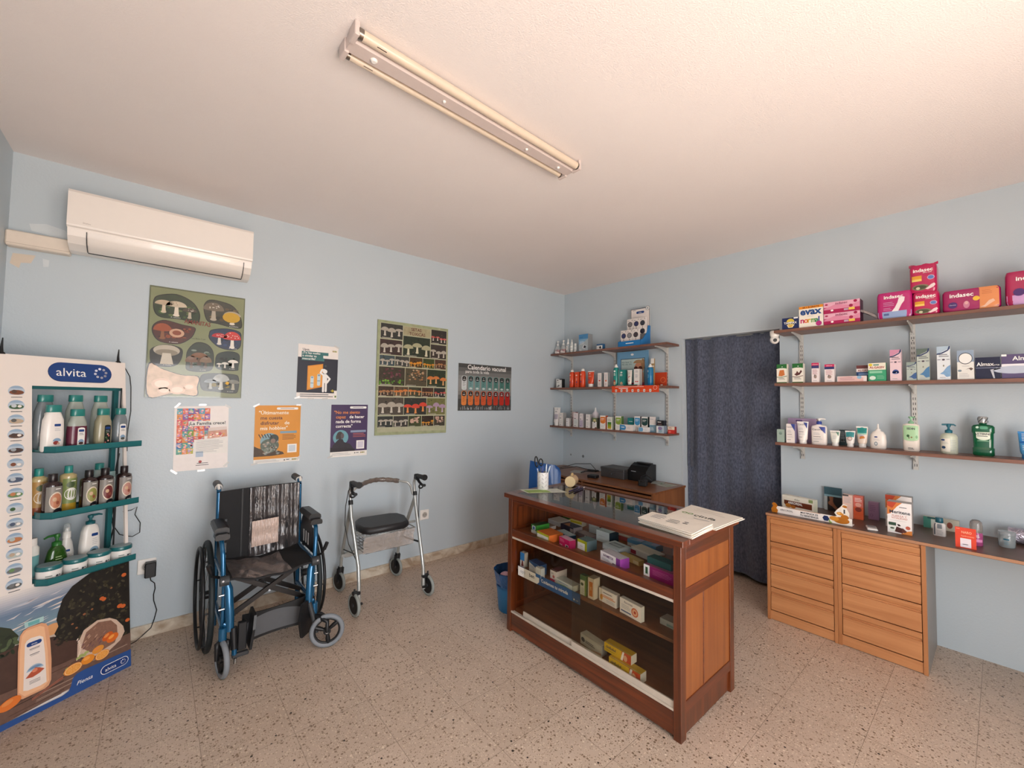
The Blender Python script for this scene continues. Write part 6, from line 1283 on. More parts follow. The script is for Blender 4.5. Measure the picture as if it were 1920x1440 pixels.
def a_teal(A): A.rect(0, .52, 1, 1, M('#3a8f92', .4), 1); A.ell(.5, .40, .33, .16, M('#9c7a74', .4, amp=.2), 3, 18); A.ell(.5, .40, .25, .11, M('#d9cdc4', .4), 4, 16); A.lines(.15, .85, .84, 4, .08, .018, M('#1d5a62', .5)); A.poly([(0, .52), (.5, .46), (1, .56), (1, .50), (0, .50)], M('#3a8f92', .4), 2)
squeeze('small teal and white hand cream tube', SHL, (3.485, .646, ZL), .104, .053, '#e6dfd8', art=a_teal, cap_h=.02)
def a_teal2(A): A.rect(0, .62, 1, 1, M('#1f8a84', .4), 1); A.rect(0, .54, 1, .62, M('#8cc4b4', .4), 1); A.ell(.55, .32, .30, .14, M('#c47a3a', .4, amp=.2), 3, 18, 0, 200); A.ell(.5, .42, .25, .08, M('#9fb6d4', .4), 2.6, 16); A.lines(.2, .8, .86, 3, .08, .02, M('#16605e', .5))
squeeze('larger teal and peach body cream tube, right of the small teal tube', SHL, (3.51, .589, ZL), .135, .060, '#e2d0c0', art=a_teal2)
o = bottle('intimate_gel_bottle', 'rounded white gel bottle with a slim nozzle on the bottom shelf', 'bottle', SHL, (3.505, .509, ZL), [(0, .036, .021), (.004, .0385, .023), (.05, .040, .024), (.085, .037, .022), (.105, .027, .018), (.112, .014, .013), (.118, .014, .013)], '#ebe3da', p=2.6, vtop=.105, art=lambda A: (A.rrect(.25, .66, .50, .74, .005, NAVY, 1), A.lines(.2, .65, .58, 2, .06, .015, GREYP), A.ell(.38, .30, .12, .12, M('#7a8a94', .5), 1, 18), A.ell(.38, .30, .07, .07, M('#d9d9d6', .5), 2, 14)))
mb = MB(); mb.loft([(.116, .012, .012), (.124, .012, .012), (.126, .006, .006), (.150, .0045, .0045), (.156, .003, .003)], WHTG, 14); mb.build('nozzle', o)
def a_isd(A):
    A.rect(0, .42, 1, 1, M('#a9d0a4', .35), 1); A.ell(.5, .43, .5, .06, M('#a9d0a4', .35), 1.4, 24); A.text('ISDIN', .52, .78, .012, TXT, 3, mw=.035, bold=.03); A.ell(.32, .55, .10, .05, M('#2f5a34', .4, amp=.2), 3, 12); A.ell(.38, .48, .03, .04, M('#5a3a2a', .4), 3, 8); A.ell(.55, .50, .07, .03, M('#8a7a54', .4), 3, 10); A.ell(.88, .52, .07, .06, M('#7cb07a', .4), 2, 12); A.lines(.2, .8, .36, 1, .05, .008, GREYP); A.lines(.3, .7, .12, 2, .04, .018, TXT)
o = bottle('bath_gel_bottle', 'pale green and white bath gel bottle with a green pump', 'bottle', SHL, (3.515, .357, ZL), [(0, .033, .022), (.004, .0375, .024), (.150, .0385, .024), (.160, .036, .022), (.166, .020, .016)], '#e9dfd4', p=3.2, art=a_isd)
pump_head(o, .166, '#8fc09a', .022, .0085, .042, wide=.012, swing=-.4)
o = bottle('hand_soap_bottle', 'round cream soap bottle with a dark teal pump on the bottom shelf', 'bottle', SHL, (3.525, .199, ZL), [(0, .034, .034), (.004, .0365, .0365), (.095, .0365, .0365), (.112, .030, .030), (.119, .015, .015)], '#c9cfbc', art=lambda A: (A.rect(.04, .10, .60, .74, M('#e9e6d8', .4), 1), A.rrect(.05, .62, .28, .70, .004, NAVY, 2), A.lines(.08, .5, .56, 2, .06, .014, GREYP), A.circ(.20, .30, .008, M('#2c4a6a', .5), 2), A.lines(.62, .95, .66, 7, .08, .02, GREYP)), span=.9)
pump_head(o, .119, '#1f6476', .030, .0105, .053, wide=.028, swing=.3)
GRL = M('#0f6a44', .08, tr=.35, coat=.5)
def a_list(A):
    A.rect(.12, .53, .88, .72, M('#e6ecdc', .35), 1); A.text('LISTERINE', .5, .635, .011, TXT, 3, mw=.060, bold=.03); A.lines(.16, .84, .605, 1, .04, .018, TXT); A.ell(.5, .53, .33, .05, M('#dfe6d4', .35), 1.5, 20, 180, 360); A.ell(.5, .44, .34, .04, M('#7aa88a', .35), 1, 20, 0, 180); A.ell(.22, .86, .08, .035, M('#d9e6d9', .35), 1, 14); A.rrect(.34, .81, .74, .90, .006, M('#5aa080', .35), 1)
o = bottle('mouthwash_bottle', 'clear green mouthwash bottle with a silver striped cap', 'bottle', SHL, (3.54, .066, ZL), [(0, .036, .022), (.005, .041, .025), (.042, .042, .026), (.046, .038, .023), (.05, .038, .023), (.125, .040, .024), (.130, .044, .026), (.160, .044, .026), (.170, .038, .022), (.175, .015, .014), (.184, .013, .013)], GRL, p=3.4, art=a_list)
mb = MB(); mb.loft([(.184, .018, .018), (.186, .019, .019), (.216, .019, .019), (.219, .016, .016)], M('#b9bcbc', .2, .5), 20)
for i in range(5): mb.tube([(.0195 * math.cos(a_), .0195 * math.sin(a_), .188 + .025 * (j / 3)) for j in range(4) for a_ in [i * 1.257 + j * .35]], .0016, BLK, 5)
mb.build('cap', o)
mb = MB(); mb.loft([(.178, .0165, .0165), (.186, .0165, .0165)], M('#16472f', .3), 18); mb.build('neck_ring', o)
squeeze('blue sun cream tube at the picture edge of the bottom shelf', SHL, (3.53, -.088, ZL), .145, .062, '#4f9ad0', '#3f88c4', art=lambda A: (A.rect(0, .55, 1, 1, M('#2f7fc0', .3), 1), A.rect(0, .48, 1, .56, M('#1f5fa8', .3), 2), A.lines(.15, .8, .9, 5, .07, .018, TXTW), A.lines(.15, .8, .38, 3, .08, .02, TXTW)), crimp='#3a86c4')

# ================================================================== shelves left of the doorway
LT, LM, LB = 'packs on the top shelf in the corner', 'sun care on the middle shelf in the corner', 'boxes on the bottom shelf in the corner'
XF = 3.435
CLR = M('#dfe3e2', .08, alpha=.3, coat=.3)
for y, lb in ((3.270, 'clear pump bottle with red liquid in the corner, first of two'), (3.185, 'clear pump bottle with red liquid, second from the corner')):
    o = bottle('soap_bottle', lb, 'bottle', LT, (3.47, y, ZT), [(0, .034, .026), (.004, .036, .028), (.060, .036, .028), (.085, .024, .020), (.095, .012, .012), (.102, .011, .011)], CLR, p=2.4)
    mb = MB(); mb.loft([(.002, .0335, .0255), (.050, .0340, .026)], M('#8f1c2c', .15), 24, p=2.4); mb.build('liquid', o)
    mb = MB(); secs_ = [(.004, .0368, .0288), (.030, .0368, .0288)]; f_ = loftfn(secs_, 2.4, .9); A = Art(mb, f_, .066, .026, 10); A.rect(0, 0, 1, .62, M('#e9dfdb', .4), 1); A.poly([(0, .6), (.35, 1.2), (.7, .85), (1, .6)], M('#e9dfdb', .4), 1.2); A.text('SVR', .25, .1, .008, TXT, 3, mw=.02); mb.build('label', o)
    pump_head(o, .100, '#e9e6e2', .022, .009, .050)
WB = M('#dfe0dc', .3, coat=.2)
o = bottle('dropper_bottle', 'clear bottle with a tall white pointed cap, right of the red pump bottles', 'bottle', LT, (3.47, 3.115, ZT), [(0, .018, .018), (.004, .020, .020), (.090, .020, .020), (.102, .013, .013)], CLR, [('cap', [(.100, .014, .014), (.118, .013, .013), (.125, .007, .007), (.160, .004, .004)], '#eceae6')], art=lambda A: A.rrect(.1, .3, .7, .8, .006, M('#e2dcd8', .4), 1))
o = bottle('dropper_bottle', 'white slim bottle with a pointed nozzle, second of the three in the group', 'bottle', LT, (3.47, 3.060, ZT), [(0, .016, .016), (.003, .018, .018), (.095, .018, .018), (.102, .012, .012)], '#cdd2cf', [('cap', [(.102, .013, .013), (.112, .012, .012), (.118, .006, .006), (.147, .003, .003)], '#eceae6')], art=lambda A: (A.rect(0, .30, 1, .36, TXTW, 1), A.rect(0, .60, 1, .70, TXTW, 1)))
bottle('vial', 'short white topped vial beside the grey thermometer box', 'bottle', LT, (3.47, 3.008, ZT), [(0, .015, .015), (.003, .0165, .0165), (.070, .0165, .0165), (.074, .012, .012)], '#c4c9c8', [('cap', [(.074, .013, .013), (.097, .0125, .0125), (.099, .010, .010)], '#e6e6e2')], art=lambda A: (A.rect(0, .10, 1, .20, TXTW, 1), A.rect(0, .60, 1, .70, TXTW, 1)))
def a_tens(A): A.rect(0, .70, 1, 1, M('#4a86b4', .4), 1); A.poly([(0, .72), (1, .72), (.6, .55), (0, .40)], M('#7fa6c2', .4), 1.2); A.text('tensio', .28, .80, .012, M('#1f4a8a', .4), 3, mw=.045); A.lines(.1, .6, .58, 4, .05, .012, TXTW); A.poly([(.38, .18), (.68, .12), (.86, .30), (.55, .38)], M('#d5d8da', .4), 2); A.poly([(.50, .20), (.72, .16), (.82, .28), (.60, .34)], M('#23262c', .3), 3); A.lines(.05, .3, .12, 3, .04, .01, TXTW)
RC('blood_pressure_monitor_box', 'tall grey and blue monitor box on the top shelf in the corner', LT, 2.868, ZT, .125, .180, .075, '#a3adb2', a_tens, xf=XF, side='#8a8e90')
RC('camera_box', 'small blue and white box right of the grey monitor box', LT, 2.655, ZT, .072, .056, .045, '#dfdcd8', lambda A: (A.rect(0, .72, 1, 1, M('#2c5a86', .4), 1), A.circ(.62, .35, .013, BLK, 2), A.lines(.1, .45, .5, 2, .15, .05, GREYP)), xf=XF, side='#2f5f8a', top='#28547e')
# sunglasses counter display
sd = empty('sunglasses_display', (3.50, 2.29, ZT), RZR, 'blue and white counter display of sunglasses on the top shelf', 'display')
mb = MB(); BD = M('#1470b0', .35)
mb.box(-.125, .125, -.085, -.080, 0, .050, BD); mb.box(-.125, .125, -.08, .08, 0, .004, BD); mb.prism([(-.085, 0), (.08, 0), (.08, .20), (.045, .20), (.02, .13), (-.06, .055), (-.085, .05)], (.122, 0, 0), (0, 1, 0), (0, 0, 1), (.004, 0, 0), BD); mb.prism([(-.085, 0), (.08, 0), (.08, .10), (-.02, .10), (-.06, .055), (-.085, .05)], (-.126, 0, 0), (0, 1, 0), (0, 0, 1), (.004, 0, 0), BD)
A = Art(mb, flat((-.125, -.0855, 0), (1, 0, 0), (0, 0, 1), .25, .05), .25, .05); A.lines(.35, .75, .6, 1, .1, .14, TXTW); mb.build('tray', sd)
mb = MB(); mb.box(-.085, .122, .072, .076, .004, .385, M('#e6ddd8', .4))
A = Art(mb, flat((-.085, .0715, 0), (1, 0, 0), (0, 0, 1), .207, .385), .207, .385)
for q in ((0, .0, .02, 1), (.98, .0, 1, 1), (0, .985, 1, 1)): A.rect(*q, M('#3a4658', .4), 1)
A.rrect(.30, .865, .72, .925, .011, NAVY, 2); A.text('alvita', .5, .878, .011, TXTW, 3, mw=.06); A.lines(.1, .3, .965, 1, .02, .008, TXT); A.circ(.90, .975, .022, M('#3a4658', .4), 3); A.circ(.90, .975, .019, M('#e9e6e2', .4), 4); A.circ(.90, .975, .011, M('#a9b0b4', .4), 5); mb.build('header_card', sd)
for k, (row_y, z0, xs) in enumerate(((-.040, .045, (-.085, -.020, .050)), (.015, .160, (-.050, .020, .088)))):
    for j, x in enumerate(xs):
        mb = MB(); w_, h_ = .066, .136; mb.box(x - w_ / 2, x + w_ / 2, row_y - .010, row_y + .012, z0 - .04, z0 + h_ - .02, M('#e2d9d4', .35))
        A = Art(mb, flat((x - w_ / 2, row_y - .0105, z0 - .04), (1, 0, 0), (0, 0, 1), w_, h_ + .02), w_, h_ + .02)
        lens = M(('#2a2f5c', '#8d8a8c', '#3a2c34', '#7a7474', '#2c2c5a', '#2c2e3c')[k * 3 + j], .15, coat=.5)
        for vv in (.66, .16): A.circ(.50, vv, .026, BLK, 1); A.circ(.50, vv, .021, lens, 2)
        A.rect(.46, .35, .54, .46, BLK, 2); A.lines(.12, .45, .90, 1, .05, .02, TXT); A.circ(.85, .92, .004, BLK, 2, 8)
        tag(mb.build('sunglasses_pack', loc=(0, 0, 0)), ('front row' if k == 0 else 'back row') + ' sunglasses pack, ' + ('left', 'middle', 'right')[j] + ' of the three in the blue display', 'sunglasses', 'packed sunglasses in the blue display')
        oo = bpy.data.objects[[o_.name for o_ in bpy.data.objects if o_.name.startswith('sunglasses_pack')][-1]]; oo.location = sd.location; oo.rotation_euler = sd.rotation_euler

# middle shelf, corner
RC('thermometer_box', 'small white box with black print in the corner of the middle shelf', LM, 3.212, ZM, .088, .098, .045, '#dcdcd8', lambda A: (A.circ(.25, .85, .008, BLK, 1), A.lines(.1, .5, .65, 2, .07, .02, TXT), A.poly([(.1, .1), (.35, .35), (.6, .25), (.9, .55), (.7, .3), (.4, .1)], M('#6a6c6c', .5), 1), A.rect(.55, .90, 1, 1, BLK, 1), A.rect(.94, 0, 1, 1, BLK, 1)), xf=XF, side='#1e2022')
ORG = '#d8461c'
def a_sun(A): A.ell(.42, .78, .2, .05, M('#f0c8b0', .4), 1, 12); A.lines(.3, .6, .62, 4, .05, .02, M('#f0c8b0', .4)); A.ell(.45, .34, .16, .04, M('#3a4a8a', .4), 1, 12); A.lines(.3, .6, .22, 2, .05, .02, M('#a03010', .4))
spray('orange sun spray nearest the corner on the middle shelf', 'spray', LM, (3.475, 3.055, ZM), .200, .0295, ORG, art=a_sun)
RC('sunscreen_box', 'orange box between the two orange sun sprays', LM, 2.968, ZM, .060, .167, .05, ORG, lambda A: (a_sun(A),), xf=3.45, side='#b83a16')
spray('orange sun spray beside the orange tube, the second from the corner', 'spray', LM, (3.470, 2.900, ZM), .203, .0295, ORG, art=a_sun)
squeeze('orange sun cream tube with a white cap on the middle shelf', LM, (3.47, 2.790, ZM), .170, .082, ORG, art=lambda A: (A.ell(.35, .80, .12, .05, M('#f0c8b0', .4), 1, 14), A.lines(.2, .75, .62, 2, .05, .02, M('#f0c8b0', .4)), A.ell(.38, .30, .14, .05, M('#3a3f8a', .4), 1, 12)), cap_h=.036)
def a_wsp(A): A.lines(.25, .75, .85, 6, .07, .02, GREYP); A.ell(.5, .45, .25, .05, M('#c23a2c', .4), 1, 14); A.lines(.2, .7, .3, 4, .05, .02, M('#b9a0a0', .5))
RC('cream_box', 'slim white box with red print, left of its twin', LM, 2.652, ZM, .046, .142, .035, '#e6dad4', a_wsp, xf=XF, side='#8e9292')
RC('cream_box', 'slim white box with orange print, right of its twin', LM, 2.573, ZM, .046, .143, .035, '#e6dcd8', lambda A: (A.lines(.25, .75, .85, 6, .07, .02, GREYP), A.ell(.5, .42, .22, .06, M('#d9683a', .4), 1, 14), A.lines(.2, .7, .28, 4, .05, .02, M('#b9a0a0', .5))), xf=XF, side='#8e9292')
spray('teal green children sun spray at the left of the blue promotion card', 'spray', LM, (3.475, 2.478, ZM), .222, .0285, '#1b8a80', dome=False, art=lambda A: (A.ell(.5, .80, .22, .05, TXTW, 1, 12), A.lines(.3, .7, .70, 3, .05, .02, TXTW), A.ell(.5, .18, .26, .14, M('#d9a884', .4), 1, 14), A.ell(.5, .30, .22, .05, M('#b0302c', .4), 2, 12)))
RC('sunscreen_box', 'teal green box beside the teal sun spray', LM, 2.400, ZM, .063, .163, .05, '#1f8078', lambda A: (A.ell(.5, .85, .2, .04, TXTW, 1, 12), A.lines(.25, .7, .76, 3, .05, .02, TXTW), A.ell(.5, .17, .24, .12, M('#c4a084', .4), 1, 14), A.rect(0, 0, .08, 1, M('#b9cfc9', .4), 1)), xf=3.45)
squeeze('white sun cream tube with small red fruit print in front of the promotion card', LM, (3.46, 2.311, ZM), .158, .050, '#e6ddd2', art=lambda A: (A.lines(.25, .7, .85, 3, .06, .02, GREYP), A.ell(.4, .5, .15, .04, M('#c0302c', .4), 1, 10), A.ell(.65, .55, .12, .03, M('#7a1c24', .4), 1, 10), A.ell(.5, .22, .3, .03, M('#c0302c', .4), 1, 10)), cap_h=.022)
RC('sunscreen_box', 'white box with red fruit print in front of the promotion card', LM, 2.226, ZM, .060, .163, .045, '#e6e0da', lambda A: (A.lines(.25, .75, .92, 3, .05, .02, GREYP), A.lines(.25, .7, .68, 4, .05, .02, GREYP), A.ell(.35, .27, .15, .03, M('#c0302c', .4), 1, 10), A.ell(.65, .27, .15, .03, M('#c0302c', .4), 1, 10)), xf=3.445, side='#b5b4b0')
spray('blue sun spray with a white pointed cap at the right of the promotion card', 'spray', LM, (3.475, 2.101, ZM), .204, .0275, '#15709e', dome=False, art=lambda A: (A.ell(.3, .78, .14, .05, TXTW, 1, 14), A.ell(.3, .78, .09, .03, M('#15709e', .4), 2, 12), A.lines(.25, .6, .60, 4, .05, .02, M('#7ab0cc', .4))))
def a_promo(A):
    A.rect(0, 0, 1, 1, M('#6d9fc2', .4, amp=.08, scale=10), .5); A.rect(.12, .0, .90, .80, M('#23303c', .4), 1); A.rect(.135, .0, .885, .785, M('#8fb4b4', .4), 2); A.rect(.135, .50, .885, .785, M('#b5c8c4', .4, amp=.1, scale=12), 2.3)
    A.text('PROTEGE TU', .16, .68, .014, M('#2c4a50', .4), 3, al='l', mw=.12); A.text('PIEL DEL SOL', .16, .62, .014, M('#2c4a50', .4), 3, al='l', mw=.12); A.lines(.16, .52, .58, 3, .06, .024, M('#2c4a50', .4))
    SK = M('#c98a6a', .45, amp=.1); A.ell(.72, .52, .15, .17, SK, 3, 24); A.poly([(.62, .42), (.86, .40), (.88, .14), (.78, 0), (.60, 0), (.62, .2)], SK, 3.2); A.ell(.70, .66, .16, .09, M('#a8835c', .5, amp=.2), 4, 20, 0, 180); A.ell(.84, .62, .06, .16, M('#9a7450', .5, amp=.2), 3.8, 14)
    for u in (.62, .76): A.circ(u, .51, .022, BLK, 5); A.circ(u + .002, .51, .018, M('#5c2c24', .2), 6)
    A.rect(.64, .505, .75, .52, BLK, 5); A.rect(.135, .0, .885, .12, M('#8a2a4a', .45), 6); A.ell(.5, .91, .05, .03, TXTW, 2, 12)
RC('promotion_card', 'large blue cardboard card showing a person in round sunglasses', None, 2.370, ZM, .352, .355, .012, '#6d9fc2', a_promo, xf=3.59, cat='card')
RC('sunscreen_box', 'small cream and gold box behind the blue sun spray', LM, 2.115, ZM, .034, .262, .015, '#a58a60', lambda A: (A.rect(0, .82, 1, 1, M('#e2ded6', .4), 1), A.rect(0, .70, 1, .74, M('#e2ded6', .4), 1)), xf=3.535)
RC('promotion_card', 'orange card leaning upright behind the blue sun spray', None, 2.050, ZM, .130, .128, .012, '#bf401c', lambda A: (A.circ(.74, .45, .026, M('#dd7a4a', .4), 1), A.circ(.74, .45, .021, M('#bf401c', .4), 2), A.rect(.55, .02, .72, .14, M('#dfc9be', .4), 1)), xf=3.555, cat='card')
RC('display_stand', 'low teal cardboard base under the sun sprays on the middle shelf', None, 2.34, ZM, .262, .014, .012, '#1a6a62', lambda A: A.lines(.15, .5, .7, 1, .1, .2, TXTW), xf=3.418, cat='display')
mb = MB(); mb.box(-.252, .252, -.002, .002, -.062, .0, M(ORG, .4)); A = Art(mb, flat((-.252, -.0024, -.062), (1, 0, 0), (0, 0, 1), .504, .062), .504, .062); A.lines(.08, .80, .86, 1, .1, .05, TXTW); A.lines(.16, .40, .66, 1, .1, .10, TXTW)
for i in range(7): u = .10 + i * .122; A.rrect(u - .022, .06, u + .022, .46, .006, M('#e6ddd8', .4), 1); A.circ(u, .26, .006, M('#9a9490', .4), 2, 10); A.circ(u + .058, .26, .003, M('#e6a04a', .4), 1, 8)
A.circ(.93, .66, .020, M('#e6b0a0', .4), 2); A.circ(.93, .66, .016, M(ORG, .4), 3)
tag(mb.build('shelf_strip', loc=(3.405, 2.225, ZM + .004), rz=RZR), 'orange promotion strip hanging from the front edge of the middle shelf', 'strip')

# bottom shelf, corner
XB = 3.428
squeeze('white cream tube with a grey panel, first from the corner on the bottom shelf', LB, (3.46, 3.262, ZL), .203, .098, '#e9e2de', art=lambda A: (A.rect(.10, .24, .9, .56, M('#b4a9b4', .4), 1), A.lines(.25, .7, .74, 1, .1, .03, TXT), A.poly([(.5, .86), (.7, .86), (.62, .94)], GREYP, 1)), cap_h=.030)
def a_skin(c, panel=None, v=.5):
    def f(A):
        if panel: A.rect(.06, .04, .94, v, M(panel, .4), 1)
        A.lines(.2, .7, .90, 2, .06, .02, GREYP); A.lines(.15, .6, .62, 1, .06, .04, TXT); A.lines(.15, .75, .42, 4, .06, .014, GREYP); A.lines(.15, .6, .12, 1, .06, .03, TXT)
    return f
RC('skincare_box', 'slim white box with a grey side, next to the white cream tube', LB, 3.172, ZL, .056, .145, .055, '#e2dcd6', a_skin(''), xf=XB, side='#a4a4a2')
RC('skincare_box', 'short white box in front of the tall pinkish box', LB, 3.076, ZL, .046, .090, .030, '#e6e0de', a_skin(''), xf=XB, side='#b9b4b2')
RC('skincare_box', 'tall pinkish box with a dark red side', LB, 3.028, ZL, .052, .158, .040, '#c9b0ac', a_skin('', '#b59a98', .4), xf=3.475, side='#9a6a6c')
RC('skincare_box', 'white box with a grey lower half, left of the lilac panelled box', LB, 2.959, ZL, .066, .150, .045, '#dcd0d0', a_skin('', '#cfd0cc', .55), xf=XB, side='#a4a0a0')
RC('skincare_box', 'white box with a lilac lower panel', LB, 2.884, ZL, .049, .146, .045, '#e2dad8', a_skin('', '#b7a6ba', .52), xf=XB, side='#a09a9c')
RC('skincare_box', 'plain white box in front of the clear bottle with a pointed cap', LB, 2.794, ZL, .056, .140, .04, '#e6e0dc', a_skin(''), xf=XB, side='#a4a09e')
bottle('dropper_bottle', 'clear bottle with a pointed cap behind the plain white box', 'bottle', LB, (3.53, 2.775, ZL), [(0, .035, .028), (.12, .038, .030), (.150, .036, .028), (.165, .018, .018), (.175, .014, .014)], '#d6cfd4', [('cap', [(.175, .013, .013), (.190, .008, .008), (.207, .006, .006), (.212, .003, .003)], '#ecebe8')])
RC('herbal_box', 'white box showing a green and black plant, left of the orange topped box', LB, 2.708, ZL, .057, .108, .05, '#e6e2de', lambda A: (A.rect(0, .62, 1, 1, M('#6a7a52', .4, amp=.2, scale=80), 1), A.ell(.55, .72, .3, .16, M('#c9bb8a', .4), 2, 14), A.ell(.5, .60, .14, .08, BLK, 3, 10), A.lines(.15, .75, .45, 4, .08, .02, GREYP), A.poly([(.5, 0), (.75, .14), (1, .1), (1, 0)], M('#7a4a3a', .4), 2)), xf=XB, side='#4a4a3c')
RC('herbal_box', 'dark teal box behind the plant box and the orange topped box', LB, 2.680, ZL, .070, .128, .035, '#2f4a46', xf=3.53)
def a_vit(c, v=.42):
    def f(A):
        A.rect(.06, v + .12, .97, .90, M(c, .4), 1); A.ell(.515, v + .13, .455, .15, M(c, .4), 1.4, 22, 180, 360); A.lines(.2, .85, v + .36, 1, .05, .035, TXTW); A.lines(.2, .7, v + .26, 1, .05, .018, TXTW); A.lines(.12, .7, .30, 3, .07, .014, GREYP); A.circ(.80, .32, .004, GREYP, 2, 8)
    return f
RC('vitamin_box', 'white box with an orange rounded top panel', LB, 2.603, ZL, .069, .135, .04, '#e9e4de', a_vit('#d9772a'), xf=XB, side='#c0502a')
RC('herbal_box', 'white box with a green to yellow square panel', LB, 2.521, ZL, .062, .123, .04, '#e9e6dc', lambda A: (A.rect(.14, .06, .84, .60, M('#8a9a1c', .4), 1), A.rect(.14, .40, .84, .60, M('#3f7a22', .4), 1.5), A.rect(.14, .06, .84, .22, M('#c4a81c', .4), 1.5), A.lines(.15, .8, .85, 3, .07, .03, M('#9aa48a', .5))), xf=XB, side='#a3aa9a')
RC('vitamin_box', 'white box with a lime green rounded top panel', LB, 2.418, ZL, .068, .135, .04, '#e6e2da', a_vit('#86a03a'), xf=XB, side='#4a6a34')
RC('vitamin_box', 'teal box behind the flat white and blue box', LB, 2.322, ZL, .078, .122, .035, '#1e7a7c', lambda A: (A.text('vitamin', .45, .68, .010, TXTW, 3, mw=.05), A.rect(0, 0, 1, .26, M('#dfe4e0', .4), 1), A.poly([(0, .26), (.5, .18), (1, .32), (1, .2), (0, .2)], M('#1e7a7c', .4), 2)), xf=3.50)
RC('vitamin_box', 'flat white box with a blue rounded end, lying in front of the teal box', LB, 2.327, ZL, .148, .058, .04, '#e6dcd6', lambda A: (A.rect(0.02, .1, .30, .92, M('#3a86b8', .4), 1), A.ell(.30, .50, .18, .42, M('#3a86b8', .4), 1.3, 22, -90, 90), A.lines(.12, .40, .60, 1, .1, .10, TXTW), A.lines(.55, .8, .6, 2, .2, .04, GREYP)), xf=XB, side='#d9d6d2')
RC('vitamin_box', 'tall white box with a mid blue rounded top panel', LB, 2.238, ZL, .063, .140, .04, '#e2ddd8', a_vit('#3f8ab8'), xf=3.475, side='#1e2a34')
RC('vitamin_box', 'tall white box with a dark green rounded top panel', LB, 2.160, ZL, .066, .138, .04, '#e2e0dc', a_vit('#1c3f3c'), xf=3.475, side='#22302e')
RC('vitamin_box', 'small flat white and pale blue box in front of the dark green panelled box', LB, 2.145, ZL, .100, .044, .035, '#e6e2e0', lambda A: (A.rect(.02, .1, .34, .92, M('#6aa0c4', .4), 1), A.ell(.34, .5, .16, .42, M('#6aa0c4', .4), 1.3, 20, -90, 90), A.lines(.6, .9, .7, 2, .3, .06, GREYP)), xf=XB)
RC('serum_box', 'tall white over blue-grey box near the doorway end of the bottom shelf', LB, 2.077, ZL, .064, .141, .06, '#e2dad6', lambda A: (A.rect(0, 0, 1, .50, M('#7fa4b8', .4, amp=.1, scale=50), 1), A.rect(0, .48, 1, .52, TXTW, 2), A.lines(.1, .7, .86, 1, .05, .03, GREYP), A.lines(.15, .7, .3, 3, .07, .02, TXTW)), xf=3.475, side='#7d8c94')
RC('supplement_box', 'flat violet and white pack under the small black box', LB, 1.975, ZL, .073, .066, .05, '#b4c0ca', lambda A: (A.rect(0, .1, .25, .9, M('#e6e2e0', .4), 1), A.ell(.5, .65, .28, .22, M('#8a78a4', .4), 2, 16), A.ell(.55, .3, .22, .2, M('#8aa6b4', .3), 2, 14)), xf=XB, side='#7c8c9c')
RC('supplement_box', 'small black box standing on the violet and white pack', LB, 1.975, ZL + .0665, .066, .047, .045, '#17181c', lambda A: (A.lines(.1, .7, .75, 1, .1, .12, TXTW), A.rect(.08, .1, .7, .4, M('#5a4444', .5), 1)), xf=XB + .004, side='#20242e')
RC('throat_sweets_box', 'small red and cream box last at the doorway end of the bottom shelf', LB, 1.955 - .062, ZL, .064, .062, .035, '#c2322c', lambda A: (A.rect(0, .55, 1, 1, M('#e0d0be', .4), 1), A.lines(.15, .6, .9, 2, .15, .05, M('#a03a34', .5)), A.ell(.3, .25, .2, .15, M('#d96a5a', .4), 2, 14)), xf=3.47, side='#a5302a')

# ================================================================== goods inside the glass counter
UP, MD, BT = 'medicine packs on the upper shelf of the glass counter', 'medicine packs on the middle shelf of the glass counter', 'medicine packs on the floor of the glass counter'
ZU, ZC, ZB = 0.6085, 0.3855, 0.1205
def CB(kind, label, grp, x, y, z, w, h, d, col, art=None, rot=0.0, **k):
    """x: front face, y: middle"""
    return carton(kind, label, 'box', grp, (x + d / 2, y, z), w, h, d, col, art, rz=RZR + rot, **k)
def edge_lbl(A): A.rect(.08, .2, .92, .85, TXTW, 1); A.rect(.3, .35, .7, .7, M('#3f4a5a', .5), 2)
CB('medicine_box', 'green and white box at the far left front of the counter upper shelf', UP, 1.825, 1.905, ZU, .052, .052, .105, '#dfe2da', lambda A: (A.rect(0, .35, 1, 1, M('#3c7a3a', .4), 1), A.rrect(.2, .4, .8, .88, .004, TXTW, 2), A.rect(.3, .45, .7, .82, M('#4a6a9a', .4), 3)), side='#3f8a34', top='#24452c', rot=-.08)
CB('medicine_box', 'orange and lime box with a white end on the counter upper shelf', UP, 1.775, 1.772, ZU, .118, .042, .105, '#e9e6dc', lambda A: (A.rect(0, .72, 1, 1, M('#a9a81c', .4), 1), A.rect(.93, 0, 1, 1, M('#a9a81c', .4), 1), A.lines(.4, .6, .4, 1, .1, .06, GREYP)), side='#c8662a', top='#cf6f36', rot=-.13)
CB('medicine_box', 'small white and orange box behind the green box', UP, 1.96, 1.925, ZU, .070, .020, .045, '#c9bfb6', lambda A: A.lines(.1, .6, .7, 2, .3, .1, M('#b56a44', .5)), top='#a08678')
CB('medicine_box', 'wide white box at the back left of the counter upper shelf', UP, 2.055, 1.955, ZU, .112, .028, .10, '#cfcbc8', lambda A: A.rect(.03, .15, .97, .85, M('#b9b5b4', .4), 1), top='#c9bfb8', rot=-.1)
CB('medicine_box', 'yellow topped white box at the very back of the upper shelf', UP, 2.155, 1.860, ZU, .105, .030, .055, '#d9d5c4', lambda A: A.rect(0, .55, 1, 1, M('#c2b02c', .4), 1), top='#cbb936', rot=.1)
CB('medicine_box', 'small green box half hidden at the back left of the upper shelf', UP, 2.20, 1.975, ZU, .07, .03, .04, '#3f6a34')
